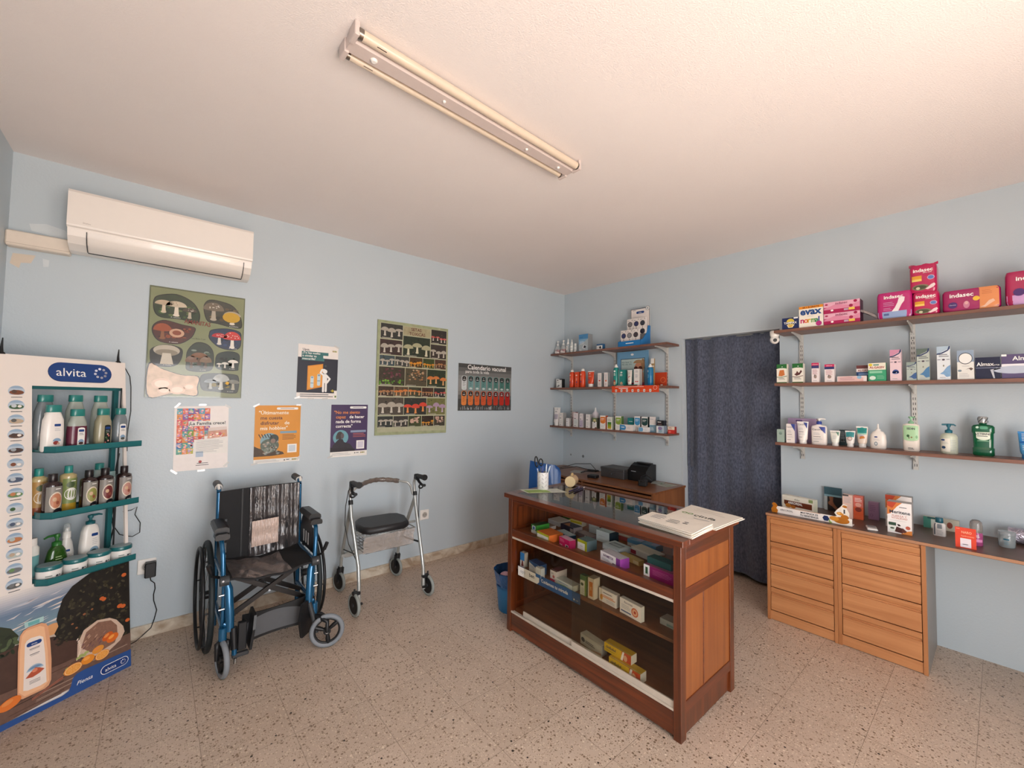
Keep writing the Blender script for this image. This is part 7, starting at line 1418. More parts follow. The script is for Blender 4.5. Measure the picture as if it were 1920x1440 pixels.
CB('medicine_box', 'black and violet box with an orange triangle on the upper shelf', UP, 2.015, 1.80, ZU, .125, .036, .075, '#2a2436', lambda A: A.rect(.75, .2, .98, .8, M('#9a8f8c', .4), 1), top='#2a2438', side='#8f8486', rot=-.15, top_art=lambda A: A.poly([(.15, .15), (.65, .1), (.2, .8)], M('#b0724c', .4), 1))
CB('medicine_box', 'flat dark teal and white box behind the magenta box', UP, 1.915, 1.745, ZU, .13, .022, .055, '#1c3f58', top='#b4c0c4', rot=-.25)
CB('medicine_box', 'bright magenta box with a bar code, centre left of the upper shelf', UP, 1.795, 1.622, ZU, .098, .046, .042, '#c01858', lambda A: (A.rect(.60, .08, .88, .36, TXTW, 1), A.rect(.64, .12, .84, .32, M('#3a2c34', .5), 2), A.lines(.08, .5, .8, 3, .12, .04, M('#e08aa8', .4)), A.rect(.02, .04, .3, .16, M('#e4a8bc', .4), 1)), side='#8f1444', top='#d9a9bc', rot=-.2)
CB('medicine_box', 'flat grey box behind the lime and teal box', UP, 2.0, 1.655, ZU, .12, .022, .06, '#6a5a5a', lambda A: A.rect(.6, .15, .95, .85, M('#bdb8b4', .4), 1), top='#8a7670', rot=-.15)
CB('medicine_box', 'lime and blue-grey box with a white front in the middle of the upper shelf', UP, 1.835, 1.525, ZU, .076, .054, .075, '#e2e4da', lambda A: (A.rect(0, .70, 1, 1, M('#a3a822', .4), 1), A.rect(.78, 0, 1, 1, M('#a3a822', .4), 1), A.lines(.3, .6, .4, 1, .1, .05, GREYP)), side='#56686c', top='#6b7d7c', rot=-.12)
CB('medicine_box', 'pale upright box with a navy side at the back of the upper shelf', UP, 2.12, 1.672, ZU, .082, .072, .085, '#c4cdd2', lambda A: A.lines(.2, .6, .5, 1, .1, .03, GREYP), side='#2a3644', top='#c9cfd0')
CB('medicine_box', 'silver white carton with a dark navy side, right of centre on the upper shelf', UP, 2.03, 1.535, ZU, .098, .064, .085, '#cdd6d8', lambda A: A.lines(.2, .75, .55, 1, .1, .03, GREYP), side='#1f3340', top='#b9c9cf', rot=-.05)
CB('medicine_box', 'cream and dark red box at the back of the upper shelf', UP, 2.155, 1.47, ZU, .095, .045, .05, '#a04a48', lambda A: A.rect(0, .55, 1, 1, M('#c9beb0', .4), 1), top='#c4b8aa')
CB('medicine_box', 'empty clear and white tray carton on the upper shelf', UP, 1.935, 1.405, ZU, .125, .030, .095, '#b9c0c2', lambda A: A.rect(.05, .2, .95, .8, M('#cfd5d6', .4), 1), top='#c3cacb', rot=-.18, top_art=lambda A: (A.rect(.18, .25, .85, .75, M('#6f7a7e', .3), 1), A.rect(.24, .34, .8, .6, M('#aab2b4', .3), 2)))
CB('medicine_box', 'white box with a purple end, front and centre right of the upper shelf', UP, 1.782, 1.297, ZU, .148, .050, .060, '#e6e0e2', lambda A: (A.rect(.80, 0, 1, 1, M('#7c3a86', .4), 1), A.text('B-FAMETOR', .42, .58, .012, M('#5a3060', .4), 2, mw=.075, bold=.02), A.rect(.62, .12, .78, .32, M('#5a5060', .5), 2), A.lines(.1, .5, .4, 2, .12, .04, GREYP)), side='#8a3a8c', top='#c9c0c4', rot=-.22)
CB('medicine_box', 'long gold box behind the white and purple box', UP, 1.895, 1.262, ZU, .135, .024, .036, '#b5965c', lambda A: A.rect(.7, .15, .98, .85, M('#c9b58c', .4), 1), top='#b99a58', rot=-.22)
for dx, lb in ((0, 'left'), (-.093, 'right')):
    CB('medicine_box', f'blue and white box, {lb} one of the pair at the back of the upper shelf', UP, 2.11, 1.378 + dx, ZU, .088, .036, .075, '#d0d6da', lambda A: A.rect(0, .45, 1, 1, M('#5f8cb0', .4), 1), side='#5a7d98', top='#5d84a2', top_art=lambda A: A.rect(.55, .2, .95, .8, M('#8a86ac', .4), 1))
CB('medicine_box', 'red and white flat box under the open booklet on the upper shelf', UP, 2.0, 1.26, ZU, .16, .026, .07, '#c9c2bc', lambda A: A.rect(0, .1, .3, .9, M('#8a2432', .4), 1), top='#c9bfb6', rot=-.18)
CB('medicine_box', 'thin white booklet box lying on the red and white box', UP, 2.005, 1.25, ZU + .0265, .17, .007, .075, '#d9cfc4', top='#cfc0ae', rot=-.24)
CB('medicine_box', 'long magenta box with a white left end, front right of the upper shelf', UP, 1.805, 1.044, ZU, .165, .052, .075, '#8c2460', lambda A: (A.rect(0, 0, .20, 1, TXTW, 1), A.rect(.06, .2, .14, .8, M('#3a5a3a', .4), 2), A.lines(.3, .9, .75, 4, .12, .03, M('#c06a98', .4))), side='#5c1840', top='#a8607c', rot=-.08)
CB('medicine_box', 'dark green box lying on top of the long magenta box', UP, 1.83, 1.058, ZU + .0525, .130, .030, .055, '#2b5250', side='#6a7f7c', top='#35605e', rot=-.1)
CB('medicine_box', 'white box in the back right corner of the upper shelf', UP, 2.16, 1.12, ZU, .10, .045, .05, '#c9c4c8')

CB('medicine_box', 'slim blue and white upright box at the left end of the middle shelf', MD, 1.80, 1.985, ZC, .040, .088, .030, '#e2dfdc', lambda A: (A.rect(0, .45, 1, 1, M('#3a82c4', .35), 1), A.poly([(.25, .05), (.85, .08), (.7, .40), (.45, .5)], M('#7a3f3a', .4), 2)), side='#cfc9c4')
def a_eye(A): A.poly([(0, 1), (1, 1), (1, .45), (.6, .62), (0, .85)], M('#1f5a9c', .35), 1); A.lines(.08, .5, .62, 3, .09, .03, M('#6a86b4', .5)); A.circ(.80, .22, .010, M('#5a3a2c', .4), 2); A.lines(.08, .6, .3, 3, .08, .02, GREYP)
CB('eye_drops_box', 'blue and white eye care box on the blue display base', MD, 1.79, 1.862, ZC, .105, .062, .055, '#e4e2e0', a_eye, side='#1f4f8a', top='#1c4f94', rot=-.12)
CB('eye_drops_box', 'small white box with a blue foot overlapping the blue eye care box', MD, 1.765, 1.803, ZC, .045, .058, .032, '#dfe2e2', lambda A: (A.rect(0, 0, 1, .35, M('#2a68ac', .35), 1), A.lines(.2, .7, .75, 4, .1, .02, GREYP)), side='#cbd3d8', rot=-.05)
CB('eye_drops_box', 'white and dark pink cube box on the blue display base', MD, 1.80, 1.712, ZC, .052, .060, .085, '#e4dcdc', lambda A: (A.rect(0, 0, .75, .2, M('#b8245c', .4), 1), A.lines(.15, .6, .8, 2, .1, .03, TXT), A.ell(.55, .45, .18, .15, M('#c46a6a', .4), 1, 12)), side='#d5cccc', top='#6a2a3c', rot=-.05)
CB('eye_drops_box', 'flat white box with green and blue waves on the blue base', MD, 1.79, 1.615, ZC, .140, .030, .055, '#dfe6e4', lambda A: (A.poly([(0, .1), (.5, .35), (1, .1), (1, 0), (0, 0)], M('#7ab8a4', .4), 1), A.lines(.1, .8, .7, 1, .1, .08, M('#4a86b4', .4))), top='#c9d2d2', rot=-.08)
CB('medicine_box', 'narrow green and white upright box in the counter', MD, 1.80, 1.492, ZC, .040, .105, .028, '#dfe0d4', lambda A: (A.rect(0, .75, 1, 1, M('#4a7a4c', .4), 1), A.ell(.35, .55, .25, .08, M('#2f4a2a', .4), 2, 12), A.lines(.2, .7, .35, 5, .06, .02, GREYP), A.rect(.8, 0, 1, .8, M('#7a9a3a', .4), 1)), side='#6a8a4a', top='#4a7a5a')
CB('medicine_box', 'narrow orange and white upright box in the counter', MD, 1.80, 1.438, ZC, .040, .108, .050, '#e6dccc', lambda A: (A.rect(.2, .12, .8, .82, M('#cf7a2a', .4), 1), A.ell(.5, .5, .12, .1, M('#e0b06a', .4), 2, 12)), side='#d9d2c6', top='#cfc4b4')
CB('medicine_box', 'wide white box with a golden figure beside the two narrow boxes', MD, 1.82, 1.345, ZC, .115, .066, .030, '#e9e4de', lambda A: (A.ell(.15, .35, .09, .22, M('#d9a04a', .4), 1, 12), A.lines(.25, .85, .80, 1, .1, .05, TXT), A.lines(.15, .95, .58, 2, .1, .06, M('#d9864a', .5)), A.lines(.45, .9, .32, 3, .08, .03, GREYP)), side='#cfcac6', rot=-.08)
CB('medicine_box', 'white box with an orange joint picture standing in the middle of the counter', MD, 1.80, 1.195, ZC, .130, .072, .026, '#ece8e4', lambda A: (A.text('flucomax', .42, .76, .010, M('#3a3a5a', .4), 2, mw=.08), A.circ(.72, .45, .021, M('#d06a44', .4), 1), A.circ(.72, .45, .015, M('#eab694', .4), 2), A.circ(.73, .46, .007, M('#b8402a', .4), 3), A.lines(.08, .5, .62, 3, .1, .03, GREYP), A.rect(.06, .16, .55, .24, M('#3f5a8a', .4), 2)), side='#cfcfc9', rot=-.12)
CB('medicine_box', 'flat white box at the right end of the middle shelf behind the glass', MD, 1.86, 1.015, ZC, .115, .028, .060, '#c3c6c2', lambda A: A.rect(.3, .1, .9, .5, M('#8aa6a0', .4), 1), top='#c9cac6', rot=-.05)
# eye care shelf talker
dsp = empty('shelf_talker', (1.768, 1.735, ZC), RZR, 'blue and white printed strip under the eye care boxes inside the counter', 'display strip')
mb = MB(); W_, H_ = .50, .056; BS = M('#1b5796', .35)
mb.box(-W_ / 2, W_ / 2, -.0015, .0015, -.040, .0155, BS)
A = Art(mb, flat((-W_ / 2, -.0018, -.040), (1, 0, 0), (0, 0, 1), W_, .0555), W_, .0555)
A.poly([(0, 0), (.34, 0), (.375, .25), (.38, 1), (0, 1)], TXTW, 1); A.text('opti', .045, .40, .020, M('#9aa4ac', .4), 2, al='l', mw=.070); A.text('ben', .205, .40, .022, TXT, 2, al='l', mw=.065, bold=.02)
A.text('Cuidamos tu mirada', .41, .42, .018, TXTW, 2, al='l', mw=.225, bold=.015); A.circ(.92, .28, .005, TXTW, 2, 12); A.text('cinfa', .945, .22, .006, TXTW, 2, al='l', mw=.02)
mb.build('printed_strip', dsp)

def a_pill(A): A.ell(.5, .5, .5, .45, M('#dcdcd8', .4), .5, 20); A.ell(.13, .5, .09, .22, M('#3a3f4c', .4), 1, 14); A.lines(.25, .7, .58, 2, .14, .06, TXT); A.poly([(.45, 0), (1, .35), (1, 0)], M('#d9a890', .4), 1)
CB('medicine_box', 'white and silver box lying on the counter floor behind the sliding glass', BT, 1.80, 1.435, ZB + .0, .155, .055, .045, '#d3d3cf', a_pill, side='#a0a09c', rot=-.12)
def a_cin(A): A.rect(.66, 0, 1, 1, M('#c04a24', .4), 1); A.poly([(.62, 0), (.70, 1), (.76, 1), (.70, 0)], TXTW, 2); A.text('cinfadol', .06, .45, .014, TXT, 2, al='l', mw=.07, bold=.02, slant=.1); A.rect(.06, .2, .4, .28, M('#a08a1c', .4), 2); A.ell(.80, .4, .07, .35, M('#e0b08a', .4), 3, 12)
CB('gel_box', 'yellow and orange pain gel box, lower one on the counter floor', 'two yellow pain gel boxes', 1.765, 1.205, ZB, .180, .046, .048, '#d8b020', a_cin, side='#d9d4c8', top='#c09a20', rot=-.02)
CB('gel_box', 'yellow and orange pain gel box, upper one on the counter floor', 'two yellow pain gel boxes', 1.790, 1.262, ZB + .0465, .160, .042, .046, '#d8b020', a_cin, side='#d9d4c8', top='#c09a20', rot=-.02)

# ================================================================== things on the counter top
ZG = 0.8482
mb = MB()
A = Art(mb, lambda u, v, k: Vector((1.815 + .225 * u + .03 * v, 2.075 - .10 * u - .12 + .12 * v - .03 * u, .0005 + .0002 * k + ZG)), .23, .12)
A.rect(0, 0, 1, 1, M('#c9cdbf', .5), 0); A.rect(.05, .1, .62, .8, M('#7d9a3c', .5, amp=.2, scale=60), 1); A.rect(.10, .1, .4, .3, M('#a9c06a', .5), 2); A.lines(.66, .95, .8, 5, .13, .04, GREYP)
vs_ = [Vector(p) for p in mb.v[:4]]
mb.add([p - Vector((0, 0, .0006)) for p in vs_], [(0, 1, 2, 3)], M('#2c332c', .5))
tag(mb.build('leaflet', org=(1.93, 2.0, ZG)), 'green and white leaflet under the pen cup on the counter', 'leaflet')
cup = empty('pen_cup', (1.985, 1.995, ZG + .001), 0, 'white patterned pen cup on the far left of the counter top', 'pen cup')
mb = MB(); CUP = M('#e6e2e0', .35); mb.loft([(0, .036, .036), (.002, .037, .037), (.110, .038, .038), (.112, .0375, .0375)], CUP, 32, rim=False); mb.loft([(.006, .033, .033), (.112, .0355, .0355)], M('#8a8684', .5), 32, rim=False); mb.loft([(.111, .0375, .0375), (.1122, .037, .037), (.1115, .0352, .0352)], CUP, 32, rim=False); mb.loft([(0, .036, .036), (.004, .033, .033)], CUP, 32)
def cupf(u, v, k): a = (u - .5) * 3.6 - PI / 2 - .5; r_ = .0378 + .0004 * k; return Vector((r_ * math.cos(a), r_ * math.sin(a), .004 + .104 * v))
A = Art(mb, cupf, .136, .104, 2); rr_ = random.Random(3)
for i in range(22):
    u, v = (i % 6) / 6 + .08, (i // 6) / 4 + .14 + .1 * (i % 2); s_ = 1 if i % 2 else -1
    A.poly([(u - .05, v - .06 * s_), (u - .035, v - .075 * s_), (u + .05, v + .05 * s_), (u + .035, v + .065 * s_)], M(('#a9a29c', '#c9bfa8', '#8f8a8a')[i % 3], .4), 1)
mb.build('body', cup)
sz = empty('scissors', (1.962, 2.005, ZG + .012), 0, 'black handled scissors standing in the pen cup', 'scissors')
mb = MB(); mb.tube([(.0, .0, 0), (-.012, .006, .125)], .004, STEEL, 6); mb.tube([(.006, -.004, 0), (.010, -.002, .125)], .004, STEEL, 6); mb.build('blade', sz)
for (cx, cz, a, b_) in ((-.030, .172, .013, .034), (.012, .165, .017, .022)):
    mb = MB(); mb.tube([(cx + a * math.cos(2 * PI * i / 20) + .25 * b_ * math.sin(2 * PI * i / 20) * (-.5), 0, cz + b_ * math.sin(2 * PI * i / 20)) for i in range(20)], .0042, BLK, 8, closed=True); mb.build('handle', sz)
def pen(label, p0, p1, r, col, tip=None, grp='pens in the white cup', kind='pen'):
    mb = MB(); a, b_ = Vector(p0), Vector(p1); m = a + (b_ - a) * .82; mb.tube([a, m], r, M(col, .3, coat=.4), 8); mb.tube([m, b_], [r, r * .6], M(tip or col, .3, coat=.4), 8)
    return tag(mb.build(kind, org=p0), label, 'pen', grp)
zc_ = ZG + .008
pen('blue marker pen standing in the white cup beside the scissors', (1.985, 2.0, zc_), (1.990, 2.003, ZG + .150), .006, '#1f3f8c')
pen('light blue pen leaning left in the white cup', (1.99, 1.995, zc_), (1.945, 2.015, ZG + .138), .0045, '#3a6ac0')
pen('white pen standing upright in the middle of the white cup', (1.995, 1.985, zc_), (2.003, 1.980, ZG + .165), .0042, '#c9d2dc', '#e9eef2')
pen('pale grey pen leaning right in the white cup', (1.985, 1.99, zc_), (2.027, 1.970, ZG + .152), .005, '#a9bccb', '#d5e0ea')
pen('navy pen standing at the left in the white cup', (1.975, 1.99, zc_), (1.966, 1.995, ZG + .145), .0045, '#1b2a5a')
pen('dark pen lying on the counter glass in front of the tape roll', (2.050, 1.818, ZG + .0062), (2.215, 1.872, ZG + .0062), .0058, '#241c44', '#b7a0c4', 'pens lying on the counter glass')
pen('white pen lying on the counter glass in front of the tape roll', (2.075, 1.800, ZG + .0062), (2.235, 1.846, ZG + .0062), .0055, '#1d1838', '#ece6e4', 'pens lying on the counter glass')
tr_ = empty('paper_roll', (2.215, 1.945, ZG), 0, 'cream cardboard roll lying on its side on the counter glass', 'roll')
mb = MB(); CR = M('#e0c99c', .55); dr = Vector((.80, .42, 0)).normalized(); c0 = Vector((-.035, -.018, .0365)); 
mb.cyl(c0, c0 + dr * .095, .036, M('#b59a78', .5, amp=.15, scale=80), 32); mb.build('tube', tr_)
mb = MB(); mb.cyl(c0 - dr * .002, c0 + dr * .0005, .0365, CR, 32); mb.build('end_disc', tr_)
mb = MB(); mb.cyl(c0 + dr * .096, c0 + dr * .115, .022, M('#d9c29c', .5), 24); mb.tube([c0 + dr * .04 + Vector((0, 0, .03)), c0 + dr * .05 + Vector((0, 0, .045)), c0 + dr * .065 + Vector((0, 0, .045)), c0 + dr * .07 + Vector((0, 0, .03))], .008, M('#c4a878', .5), 8); mb.build('core', tr_)
# pile of paper bags
PB = plaster('bag_paper', '#e3dacc', '#ece5da', .25, 25, .7)
def paper_bag(label, pts, z0, th, group=None, art=None, wav=.0015, sd_=1):
    r_ = random.Random(sd_); P = [Vector((p[0], p[1], 0)) for p in pts]
    def f(u, v): 
        p = P[0] * (1 - u) * (1 - v) + P[1] * u * (1 - v) + P[2] * u * v + P[3] * (1 - u) * v
        return Vector((p.x, p.y, z0 + wav * (math.sin(u * 9 + sd_) * math.cos(v * 7 + sd_ * 2) + 1)))
    mb = MB(); mb.grid(lambda u, v: f(u, v) + Vector((0, 0, th)), 14, 10, PB, thick=(0, 0, -th))
    if art: art(Art(mb, lambda u, v, k: f(u, v) + Vector((0, 0, th + .0006 + .0003 * k)), (P[1] - P[0]).length, (P[3] - P[0]).length, 6))
    return tag(mb.build('paper_bag', org=(P[0].x, P[0].y, z0)), label, 'paper bag', group)
BP = [(1.985, 1.125), (1.975, .868), (2.285, .860), (2.330, 1.150)]
def a_bagB(A):
    m = M('#3c4a3a', .6); A.text('cinfa', .58, .40, .042, M('#4a4c44', .6), 1, mw=.125, bold=.01); A.text('OO', .22, .43, .030, M('#6a9a4a', .6), 1, mw=.06, bold=.02); A.lines(.45, .8, .30, 1, .05, .02, GREYP, 1); A.lines(.2, .8, .85, 2, .1, .015, M('#c9c2b4', .6), 1)
for i in range(2): paper_bag(('upper' if i else 'lower') + ' cream paper bag of the flat pair at the back corner of the counter', BP if i else [(a + .008, b_ - .006) for a, b_ in BP], ZG + .0005 + i * .0055, .003, 'cream paper bags at the counter corner', a_bagB if i else None, .0012, 3 + i)
AP = [(1.800, 1.150), (1.770, .868), (1.985, .878), (1.955, 1.165)]
def a_bagA(A):
    A.lines(.12, .34, .80, 4, .12, .03, M('#6a6c80', .6), 1); A.lines(.42, .62, .62, 3, .12, .035, M('#5a5c66', .6), 1); A.lines(.66, .74, .66, 2, .12, .05, M('#4a4c58', .6), 1)
for i in range(6):
    j = random.Random(i + 20); pp = [(a + j.uniform(-.004, .004), b_ + j.uniform(-.004, .004)) for a, b_ in AP]
    paper_bag('topmost paper bag of the front pile on the counter glass' if i == 5 else 'cream paper bag within the front pile on the counter glass', pp, ZG + .0005 + i * .0048, .0030, 'paper bags in the front pile', a_bagA if i == 5 else None, .0006, 9)

# ================================================================== on the low cabinet behind the counter
ZD = 0.7005
cbx = empty('cash_box', (3.49, 2.465, ZD), 0, 'grey metal cash box on the low cabinet', 'cash box')
GM = M('#4c4a4a', .45, .3)
mb = MB(); mb.rbox(-.095, .105, -.135, .135, 0, .085, GM, .004); mb.build('body', cbx)
mb = MB(); mb.rbox(-.098, .108, -.138, .138, .070, .096, GM, .004); mb.build('lid', cbx)
mb = MB(); mb.cyl((-.0955, 0, .040), (-.1005, 0, .040), .008, CHROME, 14); mb.build('lock', cbx)
pr = empty('receipt_printer', (3.535, 2.215, ZD), 0, 'black receipt printer on the low cabinet beside the cash box', 'printer')
mb = MB(); mb.prism([(-.085, 0), (.09, 0), (.09, .150), (.02, .158), (-.035, .135), (-.085, .095)], (0, -.085, 0), (1, 0, 0), (0, 0, 1), (0, .19, 0), M('#131314', .4)); mb.build('body', pr)
mb = MB(); mb.prism([(.0, .1575), (.08, .152), (.075, .162), (.005, .167)], (0, -.06, 0), (1, 0, 0), (0, 0, 1), (0, .13, 0), M('#19191b', .35)); mb.box(-.088, -.084, .02, .07, .085, .091, GREYP); mb.build('cover', pr)
sn = empty('barcode_scanner', (3.30, 2.065, ZD), .3, 'black barcode scanner with its coiled cord in front of the printer', 'scanner')
mb = MB(); mb.rbox(-.035, .03, -.035, .035, 0, .055, BLKM, .008); mb.tube([(-.03, 0, .03), (.0, 0, .06), (.05, -.02, .055), (.09, -.045, .03)], [.022, .026, .020, .014], BLK, 12); mb.build('body', sn)
mb = MB(); mb.tube([(.03, .03, .02), (.05, .03, .07), (.09, .0, .085), (.12, -.04, .06), (.13, -.05, .03), (.11, -.02, .02), (.08, .02, .015)], .006, BLK, 8); mb.build('cord', sn)
mb = MB(); mb.rbox(-.05, .03, -.045, .045, 0, .028, BLK, .005); tag(mb.build('power_adapter', loc=(3.265, 2.585, ZD), rz=.2), 'black power brick on the low cabinet in front of the cash box', 'power adapter')
mb = MB(); rc = random.Random(4); pts_ = [(3.33, 2.80, ZD + .012), (3.36, 2.76, ZD + .03)]
for i in range(60):
    a = i * .75; pts_.append((3.40 + .05 * math.cos(a) * (1 + .2 * math.sin(i)), 2.70 + .055 * math.sin(a), ZD + .014 + .028 * abs(math.sin(i * .37)) + .008))
mb.tube(pts_, .0058, BLK, 6); tag(mb.build('cable_bundle', org=(3.4, 2.7, ZD)), 'tangled black cable bundle beside the cash box', 'cable')
mb = MB(); mb.tube([(3.28, 3.28, ZD + .004), (3.38, 3.16, ZD + .004), (3.50, 3.02, ZD + .06), (3.56, 2.86, ZD + .075), (3.50, 2.74, ZD + .03)], .003, BLK, 6); mb.tube([(3.26, 3.26, ZD + .004), (3.32, 3.12, ZD + .004), (3.44, 2.95, ZD + .045), (3.46, 2.83, ZD + .03)], .003, BLK, 6)
tag(mb.build('cable', org=(3.4, 3.0, ZD)), 'thin black cable running along the low cabinet towards the corner', 'cable')
def sheet(label, x, y, z, w, h, rz, col, grp):
    mb = MB(); mb.box(-w / 2, w / 2, -h / 2, h / 2, 0, .0012, M(col, .6)); A = Art(mb, flat((-w / 2, -h / 2, .0013), (1, 0, 0), (0, 1, 0), w, h), w, h); A.lines(.1, .9, .9, 7, .11, .03, M('#8a948a', .6), 1); A.rect(.1, .08, .5, .2, M('#7f9a7a', .6), 1)
    return tag(mb.build('paper_sheet', loc=(x, y, z), rz=rz), label, 'paper', grp)
sheet('grey printed paper sheet nearest the printer on the low cabinet', 3.54, 2.06, ZD, .13, .10, .3, '#a9aca6', 'papers on the low cabinet')
sheet('grey printed paper sheet at the end of the low cabinet', 3.50, 1.955, ZD, .15, .12, -.15, '#b5b5a6', 'papers on the low cabinet')
sheet('white paper sheet beside the power brick on the low cabinet', 3.40, 2.90, ZD, .16, .13, .4, '#b9b7b4', 'papers on the low cabinet')

# ---- blue plastic chair behind the counter
ch = empty('plastic_chair', (2.72, 2.80, 0), 0, 'blue plastic chair with its back showing over the counter', 'chair'); HO = (2.72, 2.80, 0)
CB_ = M('#0f4f93', .35, coat=.2, amp=.03)
bu = Vector((-.62, .785, 0)).normalized(); bo = Vector((2.628, 2.628, 0)); bn = Vector((bu.y, -bu.x, 0))
def backc(u, v):
    w = .285; s = (.5 - u) * w; z = .44 + v * .455; k = 1 - .0 * v
    if v > .8: q = (v - .8) / .2; lim = w / 2 - .05 * (1 - math.sqrt(max(0, 1 - q * q))); s = max(-lim, min(w / 2 - .005 * q, s))
    return bo + bu * s + bn * (-.035 * (2 * u - 1) ** 2 - .08 * (v - .4)) * -1 + Vector((0, 0, z - .05 * (u) * max(0, v - .3)))
mb = MB(); mb.grid(backc, 24, 20, CB_, thick=tuple(bn * .008)); mb.build('backrest', ch, org=HO)
mb = MB()
for i in range(12): u = .14 + .062 * i; mb.tube([backc(u, .12) - bn * .002, backc(u, .42) - bn * .002], .0035, M('#0c447f', .35), 6)
mb.build('backrest_ribs', ch, org=HO)
mb = MB(); mb.grid(lambda u, v: bo + bu * ((.5 - u) * .30) + bn * (-.02 + v * .40) + Vector((0, 0, .44 - .02 * math.sin(PI * v) - .02 * math.sin(PI * u))), 12, 12, CB_, thick=(0, 0, -.008)); mb.build('seat', ch, org=HO)
for a, b_ in ((-1, 0), (1, 0), (-1, 1), (1, 1)):
    mb = MB(); p = bo + bu * (a * .12) + bn * (.03 + b_ * .30); q = bo + bu * (a * .15) + bn * (-.03 + b_ * .40); mb.tube([(p.x, p.y, .43), (q.x, q.y, .0)], .011, BLK, 10); mb.build('leg', ch, org=HO)

# ---- blue bin behind the counter's far corner
bn_ = empty('waste_bin', (1.925, 2.225, 0), 0, 'blue waste bin with a blue liner behind the far corner of the counter', 'bin')
mb = MB(); mb.loft([(0, .088, .088), (.004, .092, .092), (.17, .108, .108)], M('#2a7ab4', .4), 28, rim=False); mb.loft([(.0, .088, .088), (.003, .086, .086)], M('#2a7ab4', .4), 28); mb.loft([(.16, .110, .110), (.172, .110, .110)], M('#2468a0', .4), 28, rim=False); mb.build('body', bn_)
mb = MB(); mb.grid(lambda u, v: Vector(((.104 + .022 * v + .004 * math.sin(u * 50)) * math.cos(2 * PI * u), (.104 + .022 * v + .004 * math.sin(u * 50)) * math.sin(2 * PI * u), .165 + .105 * v + .006 * math.sin(u * 21))), 60, 6, foil('liner', '#1f5f9c', .35, 40, .8)); mb.grid(lambda u, v: Vector(((.124 - .02 * v) * math.cos(2 * PI * u), (.124 - .02 * v) * math.sin(2 * PI * u), .268 - .05 * v)), 40, 3, foil('liner_in', '#173f66', .4, 40, .8)); mb.build('liner', bn_)
mb = MB(); mb.sphere((-.045, .02, .225), .040, foil('tissue', '#d9a8b8', .6, 60, 1.0), 12, 8, .7); tag(mb.build('crumpled_wrapper', loc=(1.925, 2.225, 0)), 'pink and white crumpled wrapper inside the blue bin', 'wrapper')

# ================================================================== on the worktop by the drawers
ZW = 0.7035; WG = 'packs on the long worktop'
def a_ark(A):
    A.rect(.06, .20, .94, .62, M('#6a3018', .4), 1); A.text('ARKOREAL', .42, .38, .016, TXTW, 2, mw=.095, bold=.03); A.text('Arko', .48, .70, .012, M('#4a5a44', .4), 2, mw=.035); A.rrect(.84, .74, .97, .98, .003, M('#8fa06a', .4), 2); A.ell(.20, .22, .10, .16, M('#c07a2c', .4), 3, 12); A.ell(.36, .18, .08, .12, M('#b56a24', .4), 3, 12); A.poly([(0, .2), (0, .5), (.08, .3), (.12, .2)], M('#e9e2d0', .4), 3)
carton('vitamin_box', 'white and brown royal jelly box behind the honey display strip', 'box', WG, (3.445, .926, ZW), .205, .088, .045, '#ece6d6', a_ark, rz=RZR - .22, side='#dfe0c9')
hs = empty('honey_display_strip', (3.232, .805, ZW), RZR, 'long white counter display strip with printed honey drips at both ends', 'display strip')
mb = MB(); SW_ = .415; mb.box(-SW_ / 2, SW_ / 2, -.002, .002, 0, .044, M('#e6dfda', .4))
mb.box(-SW_ / 2, SW_ / 2, .002, .055, 0, .003, M('#e6dfda', .4))
HN, HN2, HN3 = M('#b06a1c', .3, coat=.3, amp=.15), M('#d08a34', .3, coat=.3), M('#7a4010', .35)
A = Art(mb, flat((-SW_ / 2, -.0023, 0), (1, 0, 0), (0, 0, 1), SW_, .044), SW_, .044)
A.text('ARKOREAL', .17, .42, .0125, TXT, 2, mw=.075); A.text('MULTIPLICA X2', .475, .56, .0105, TXT, 2, mw=.095, bold=.03); A.text('TU RESISTENCIA', .475, .18, .0105, TXT, 2, mw=.10, bold=.03)
A.poly([(.645, .5), (.665, .85), (.71, .85), (.73, .5), (.71, .15), (.665, .15)], M('#22305a', .35), 2); A.circ(.755, .28, .014, M('#7a9a44', .4), 3); A.circ(.755, .28, .009, M('#b9cf8a', .4), 4); A.rect(.16, .95, .62, 1.0, HN, 2); mb.build('front_strip', hs)
mb = MB(); mb.prism([(-.005, -.0), (.028, .0), (.032, .018), (.022, .030), (.030, .048), (.020, .062), (.006, .066), (-.004, .056), (.004, .042), (-.008, .022)], (-SW_ / 2 - .012, -.004, 0), (1, 0, 0), (0, 0, 1), (0, .003, 0), HN); mb.build('honey_cutout', hs)
mb = MB(); poly = [(-.045, .0), (.045, .0), (.05, .03), (.038, .05), (.040, .075), (.025, .105), (.030, .122), (.010, .128), (-.002, .108), (-.022, .086), (-.034, .066), (-.022, .048), (-.055, .038), (-.06, .02)]
mb.prism(poly, (SW_ / 2 - .052, -.004, 0), (1, 0, 0), (0, 0, 1), (0, .003, 0), M('#e6dfd4', .4))
A = Art(mb, flat((SW_ / 2 - .052, -.0044, 0), (1, 0, 0), (0, 0, 1), 1, 1), 1, 1)
A.ell(.0, .025, .040, .020, HN, 1, 22); A.ell(-.035, .030, .024, .014, HN2, 2, 16); A.ell(.018, .048, .020, .014, HN, 2, 16); A.ell(-.005, .066, .018, .010, HN2, 3, 14); A.ell(.010, .088, .012, .020, M('#e9e4dc', .4), 4, 14); A.rect(.012, .070, .020, .095, TXT, 5); A.ell(.018, .112, .012, .008, HN, 3, 12); A.ell(-.010, .068, .008, .004, M('#e9c070', .3), 5, 10); mb.build('honey_cutout', hs)
